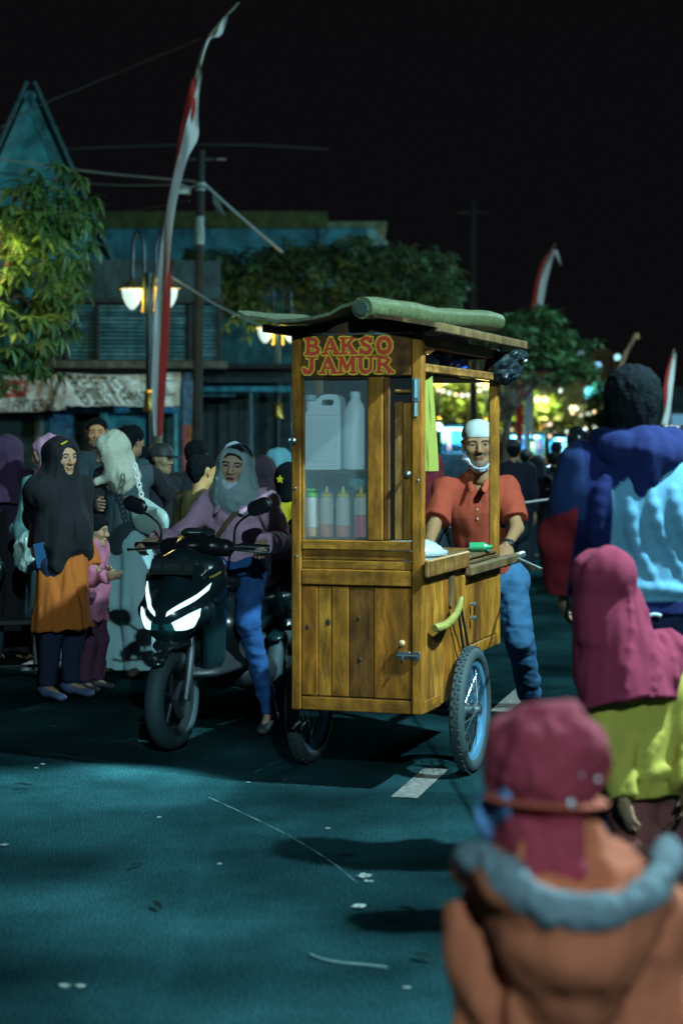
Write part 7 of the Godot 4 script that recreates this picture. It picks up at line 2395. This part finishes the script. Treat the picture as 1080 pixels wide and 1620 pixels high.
	ridges(coat, [[0.16, 0.76, 0.10, 0.50], [-0.16, 0.76, -0.10, 0.50], [0.05, 0.70, 0.12, 0.48], [-0.05, 0.68, -0.12, 0.48], [0.17, 0.66, 0.20, 0.52], [-0.18, 0.66, -0.20, 0.52]], 0.022)
	# the hood lies open on the back
	var rim := curve([joint(f, 738, 1372, 3.06), joint(f, 775, 1380, 3.00), joint(f, 815, 1415, 2.95), joint(f, 870, 1452, 2.92), joint(f, 935, 1458, 2.92), joint(f, 1000, 1440, 2.96), joint(f, 1040, 1405, 3.02), joint(f, 1052, 1360, 3.1)], 3)
	var hood := []
	for i in rim.size() - 1:
		hood.append(cap(rim[i], rim[i + 1], 0.016, 0.016, 0.03))
		var lowp: Vector3 = rim[i] * 0.5 + joint(f, 905, 1560, 2.98) * 0.5
		hood.append(cap(rim[i], lowp, 0.016, 0.032, 0.04))
		hood.append(cap(lowp, joint(f, 890, 1560, 3.04), 0.035, 0.05, 0.05))
	f.garments = [["jacket", coat, brown, 0.011, 0.020, Color.WHITE, Vector3(8, 3.5, 8)], ["hood", hood, brown, 0.011, 0.008, Color.WHITE, Vector3(8, 7, 8)], ["trousers", trouser_pieces(j, 0.02, 0.02), cloth(0.05, 0.03, 0.03), 0.018]]
	var P := [cap(Vector3(0, 0.035, -0.035), Vector3(0, 0.038, 0.012), 0.104, 0.092, 0.03), cap(Vector3(0, 0.0, -0.01), Vector3(0, -0.10, 0.006), 0.096, 0.074, 0.04), cap(Vector3(0, -0.09, -0.005), Vector3(0, -0.16, -0.02), 0.086, 0.086, 0.03), cap(Vector3(0, 0.022, 0.115), Vector3(0, -0.050, 0.125), 0.062, 0.056, 0.008, Vector3(0, 0, 1), 1.3, -1)]
	f.garments.append(["hijab", worn_on_head(f, P), cloth(0.26, 0.030, 0.050), 0.008, 0.008, Color.WHITE, Vector3(16, 12, 16)])
	o = person("nearest child from behind in red headscarf and brown hooded jacket", "person", f)
	var trim := []
	for i in rim.size() - 1:
		var off := Vector3(0, 0.018, -0.022)
		var thin: float = 0.021 + 0.005 * sin(i * 1.7)
		trim.append(cap(rim[i] + off, rim[i + 1] + off, thin, thin, 0.02))
	add_part(o, "hood_trim", trim, cloth(0.13, 0.16, 0.185), 0.008, 0.0045, false, Color.WHITE, Vector3(26, 26, 26))
	# strap round the head, its ring, and the mask it holds
	var hx: Transform3D = o.get_meta("hx")
	var band := []
	for k in 25:
		var a := PI * 0.5 - 2.2 + 4.4 * k / 24.0 + PI
		band.append(Vector3(cos(a) * 0.100, -0.045 + 0.012 * sin(a), sin(a) * 0.104 - 0.018))
	s = soup()
	s.tube(band, 0.016, 8, true, 0.35, Vector3.UP)
	part("mask_strap", s.done(), cloth(0.38, 0.075, 0.045), o, hx)
	s = soup()
	s.ball(Vector3(0.028, -0.050, -0.130), Vector3(0.007, 0.009, 0.004), 10, 6)
	part("strap_ring", s.done(), plain(0.45, 0.48, 0.50, 0.3, 0.5), o, hx)
	add_part(o, "face_mask", [cap(Vector3(0.088, -0.050, -0.01), Vector3(0.060, -0.075, 0.075), 0.032, 0.036, 0.02, Vector3(1, 0, 0.4).normalized(), 0.35), cap(Vector3(0.060, -0.075, 0.075), Vector3(0.0, -0.085, 0.120), 0.036, 0.036, 0.02, Vector3(0, 0, 1), 0.4)], cloth(0.12, 0.22, 0.44), 0.007, 0.0, true)
	s = soup()
	s.ball(Vector3(0.012, 0.0, -0.142), Vector3(0.0022, 0.0022, 0.0015), 8, 5)
	s.ball(Vector3(-0.028, -0.008, -0.138), Vector3(0.004, 0.004, 0.002), 8, 5)
	part("bead", s.done(), plain(0.7, 0.7, 0.7, 0.2), o, hx)
	# dark figure cut by the right edge
	simple("person in dark cap and dark clothes cut off by the right edge", 1098, 9.2, 1.60, PI, {}, [0.02, 0.045, 0.05], "short", "cap")

func far_people():
	simple("helmeted rider in black seen from behind, right of the vendor", 914, 20.4, 1.60, PI, {"joints": {}}, [0.014, 0.014, 0.018], "short", "helmet", [0.014, 0.016, 0.018])
	simple("person in black headscarf in the dark group right of the vendor", 850, 21.5, 1.30, 2.6, {}, [0.012, 0.013, 0.02], "", "scarf", [0.014, 0.014, 0.024])
	simple("dark haired person beside the helmeted rider", 874, 23.0, 1.34, 2.9, {}, [0.016, 0.016, 0.022], "short", "")
	simple("person in dark cap standing left in the dark group", 832, 24.0, 1.36, 2.4, {}, [0.02, 0.02, 0.028], "short", "cap")
	simple("dark figure standing farther back between vendor and rider", 812, 19.0, 1.50, 3.0, {}, [0.012, 0.014, 0.026], "short", "cap")
	simple("person in red headscarf behind the right front post of the cart", 680, 13.4, 1.42, 2.6, {}, [0.03, 0.04, 0.05], "", "scarf", [0.16, 0.018, 0.025])
	simple("person in a pale top far off left of the hooded man", 935, 30.0, 1.55, 2.9, {}, [0.10, 0.20, 0.26], "full", "")
	simple("person in orange top beside the helmeted rider", 880, 27.0, 1.45, 2.7, {}, [0.28, 0.10, 0.03], "full", "")

func far_market():
	# far stalls; tube lamps placed to give the cold glow on their cloths
	for q in [[695, 745, 676, 722, 58.0, Color(0.05, 0.22, 0.34), "cold lit stall with a blue back cloth seen through the cart opening"], [800, 862, 688, 735, 66.0, Color(0.06, 0.20, 0.42), "blue lit stall just right of the rear cart post"], [866, 935, 692, 735, 74.0, Color(0.08, 0.20, 0.24), "teal lit stall behind the helmeted rider"]]:
		var o := thing("market_stall", q[6], "stall", Vector3.ZERO, 0.0, "lit market stalls down the street")
		var d: float = q[4]
		var c: Color = q[5]
		wall_box("back_cloth", q[0], q[1], q[2], 845 if d < 60 else 790, d + 1.4, 0.1, worn(c.r, c.g, c.b, 0.8, 0.7), o)
		wall_box("counter", q[0], q[1], 716, 760, d + 0.2, 0.4, worn(0.10, 0.16, 0.20, 0.7, 0.7), o)
		wall_box("roof", q[0] - 6, q[1] + 6, q[2] - 8, q[2] - 2, d - 0.4, 2.4, worn(0.05, 0.12, 0.14, 0.8, 0.7), o)
		for px in [q[0] + 2, q[1] - 2]:
			wall_box("post", px - 1.5, px + 1.5, q[2] - 1, 770, d, 0.08, worn(0.10, 0.30, 0.40, 0.7, 0.7), o)
		var goods_c := [Color(0.5, 0.5, 0.5), Color(0.45, 0.12, 0.12), Color(0.05, 0.25, 0.5), Color(0.5, 0.4, 0.1), Color(0.06, 0.35, 0.4)]
		var n := int((q[1] - q[0]) / 9.0)
		for k in n:
			var px: float = q[0] + 6 + k * 9.0
			var hh: float = rng.randf_range(14, 34)
			var gc: Color = goods_c[(k * 3 + int(d)) % 5]
			var b := wall_box("hanging_cloth", px - 3.4, px + 3.4, q[2] + 8, q[2] + 8 + hh, d + 0.5 + 0.1 * (k % 3), 0.06, worn(gc.r, gc.g, gc.b, 0.8, 0.7), o)
		for k in 2:
			var p := at(lerpf(q[0], q[1], 0.28 + 0.44 * k), q[2] + 3, d + 0.3)
			var s := soup()
			s.tube([p - Vector3(0.22, 0, 0), p + Vector3(0.22, 0, 0)], 0.03, 8)
			part("tube_lamp", s.done(), glow(0.45, 0.90, 1.0, 0.9), o)
			omni("tube_light", p + Vector3(0, -0.08, 0.1), lin(0.22, 0.70, 1.0), 3.0, 0.1, 30.0)
	# bulbs strung over the street
	var spots := [[693, 675, 46, 0.10, Color(0.85, 0.95, 1.0), 2.6], [945, 578, 90, 0.16, Color(0.25, 0.55, 0.9), 1.4], [976, 565, 90, 0.15, Color(0.35, 0.75, 0.8), 1.2], [930, 618, 90, 0.20, Color(0.12, 0.55, 0.75), 1.5], [918, 560, 90, 0.14, Color(0.3, 0.5, 0.65), 0.9], [885, 618, 80, 0.10, Color(0.7, 0.95, 0.8), 1.2], [955, 614, 90, 0.14, Color(0.12, 0.6, 0.8), 1.4], [905, 653, 60, 0.07, Color(0.9, 0.6, 0.35), 1.5], [869, 690, 55, 0.06, Color(0.9, 0.65, 0.35), 1.2], [1062, 676, 55, 0.05, Color(0.8, 0.9, 0.6), 1.2], [1070, 677, 55, 0.05, Color(0.8, 0.9, 0.6), 1.2], [1054, 676, 55, 0.05, Color(0.8, 0.9, 0.6), 1.2], [975, 600, 95, 0.16, Color(0.75, 0.45, 0.3), 0.9]]
	for i in spots.size():
		var q: Array = spots[i]
		var o := thing("lamp_bulb", ["bare white bulb glowing behind the cart window frame", "blue bulb highest beside the curved pale flag", "pale teal bulb touching the pale leaning flag", "cyan bulb left of the hooded man's hair", "faint blue bulb above the right tree", "pale green bulb in the right tree's crown", "cyan bulb just above the hooded man's hair", "orange bulb among the far lamp globes", "orange bulb low beside the dark haired person", "middle bulb of the row at the far right", "right bulb of the row at the far right", "left bulb of the row at the far right", "dim warm bulb behind the hooded man's hair"][i], "bulb", at(q[0], q[1], q[2]), 0.0, "small coloured bulbs over the street")
		var s := soup()
		s.ball(Vector3.ZERO, Vector3.ONE * q[3], 12, 8)
		part("bulb", s.done(), glow(q[4].r, q[4].g, q[4].b, q[5]), o)
		s = soup()
		s.lathe([Vector2(0, q[3] * 0.9), Vector2(q[3] * 0.45, q[3] * 0.9), Vector2(q[3] * 0.4, q[3] * 1.6), Vector2(0, q[3] * 1.7)], 8)
		part("socket", s.done(), plain(0.02, 0.02, 0.02), o)
		if i == 0 or i == 3:
			omni("bulb_light", at(q[0], q[1], q[2]), lin(q[4].r, q[4].g, q[4].b), 3.0, 0.08, 30.0)
	var sl := thing("string_lights", "sagging string of small warm bulbs among the trees over the far street", "string lights")
	for run in [[[795, 652], [870, 668], [960, 640], 100.0, 14], [[690, 612], [735, 622], [776, 606], 60.0, 10], [[960, 610], [1000, 650], [1078, 668], 80.0, 10], [[800, 676], [860, 684], [945, 672], 90.0, 12]]:
		var d: float = run[3]
		var line := curve([at(run[0][0], run[0][1], d), at(run[1][0], run[1][1], d), at(run[2][0], run[2][1], d)], 10)
		var sw := soup()
		sw.tube(line, 0.008, 5)
		part("cable", sw.done(), plain(0.02, 0.02, 0.02), sl)
		var bs := soup()
		bs.ball(Vector3.ZERO, Vector3.ONE * 0.0010 * d, 8, 6)
		var bm := bs.done()
		for k in run[4]:
			var p: Vector3 = line[int((k + 0.5) / run[4] * (line.size() - 1))]
			part("bulb", bm, [glow(1.0, 0.72, 0.38, 2.2), glow(1.0, 0.85, 0.62, 2.2), glow(0.75, 0.95, 0.8, 1.6)][k % 3], sl, Transform3D(Basis(), p - Vector3(0, 0.0012 * d, 0)))
	# the dark arch with a figure board over the far street
	var g := thing("street_gate", "dark round topped gate tower over the far street", "gate", Vector3.ZERO)
	var out := PackedVector2Array()
	for v in [[932, 720], [932, 590]]:
		var p := at(v[0], v[1], 100); out.append(Vector2(p.x, p.y))
	for k in 9:
		var a := PI - PI * k / 8.0
		var p := at(953 + 21 * cos(a), 572 - 22 * sin(a), 100); out.append(Vector2(p.x, p.y))
	for v in [[974, 590], [974, 720]]:
		var p := at(v[0], v[1], 100); out.append(Vector2(p.x, p.y))
	var s3 := soup()
	s3.slab(out, -101.0, -100.0)
	part("tower", s3.done(0.0), worn(0.05, 0.07, 0.07, 0.9, 0.2), g)
	wall_box("niche", 941, 966, 566, 620, 99.9, 0.2, plain(0.01, 0.01, 0.012), g)

func litter():
	var white := worn(0.24, 0.26, 0.24, 0.8, 4.0)
	var spots := [
		[575, 1388, 0.05, "crumpled pale paper scrap on the road between the two shadows"], [582, 1396, 0.03, "small pale paper scrap touching the crumpled one"], [566, 1436, 0.045, "thin white paper strip lying below the crumpled scrap"],
		[68, 1210, 0.02, "tiny white scrap on the road left of the front wheel"], [8, 1338, 0.03, "white scrap at the left edge of the road"], [58, 1216, 0.018, "tiny grey scrap beside the white one at left"], [85, 1150, 0.022, "small white scrap in the shadow before the black shoes"],
		[393, 1239, 0.02, "small white scrap in front of the cart shadow"], [252, 1294, 0.018, "white fleck on the lit road below the headlight"], [347, 1368, 0.016, "white fleck in the middle of the lit road"], [102, 1562, 0.035, "pale scrap low at the left of the road"], [128, 1562, 0.03, "pale scrap right of the lowest left one"], [518, 1312, 0.02, "white fleck right of the middle of the road"], [672, 1234, 0.02, "white fleck beside the lane dash"], [450, 1234, 0.014, "white fleck before the left cart wheel"], [643, 1564, 0.02, "white fleck near the brown jacket"], [40, 1062, 0.08, "white paper on the ground under the stool"], [75, 1068, 0.06, "white wrapper behind the black shoes"], [22, 1030, 0.07, "brown cardboard scrap under the stool"]]
	for q in spots:
		var d: float = EYE * FOCAL / (q[1] - 690.0)
		var s := soup()
		var rows := []
		for i in 4:
			var row := []
			for k in 5:
				row.append(0.55 * Vector3((k - 2) * q[2] * 0.42 + rng.randf_range(-0.2, 0.2) * q[2], 0.006 + rng.randf() * q[2] * 0.28, (i - 1.5) * q[2] * 0.5 + rng.randf_range(-0.2, 0.2) * q[2]))
			rows.append(row)
		s.thick_sheet(rows, Vector3(0, 0.001, 0))
		var o := part("paper_scrap", s.done(0.0), white, self, Transform3D(Basis(Vector3.UP, rng.randf() * TAU), on_ground(q[0], d)))
		tag(o, q[3], "litter", "paper scraps on the road")
	# the long pale straw and a few dark leaves
	var pts := []
	for v in [[490, 1514], [510, 1522], [545, 1528], [580, 1531], [612, 1535]]:
		var p := on_ground(v[0], EYE * FOCAL / (v[1] - 690.0))
		p.y = 0.008
		pts.append(p)
	var s := soup()
	s.tube(curve(pts, 5), 0.0038, 6)
	var st := part("plastic_strip", s.done(), plain(0.10, 0.17, 0.17, 0.6), self)
	tag(st, "long thin pale plastic strip curving across the near road", "litter")
	var lm := plain(0.006, 0.012, 0.011, 1.0)
	lm.specular_mode = BaseMaterial3D.SPECULAR_DISABLED
	var lf := leaf_mesh(0.09, 0.014, 0.1)
	for q in [[242, 1434, 0.4, "dark dry leaf on the middle of the lit road"], [624, 1444, 1.2, "dark dry leaf between the two long shadows"], [530, 1362, 2.0, "dark dry leaf left of the upper shadow"], [205, 1378, 2.6, "small dark leaf left of the lit road middle"], [648, 1516, 0.9, "dark dry leaf near the lower shadow"], [22, 1247, 1.7, "small dark leaf on the road at the left edge"]]:
		var o := part("fallen_leaf", lf, lm, self, Transform3D(Basis(Vector3.UP, q[2]), on_ground(q[0], EYE * FOCAL / (q[1] - 690.0)) + Vector3(0, 0.018, 0)))
		tag(o, q[3], "leaf", "dry leaves on the road")
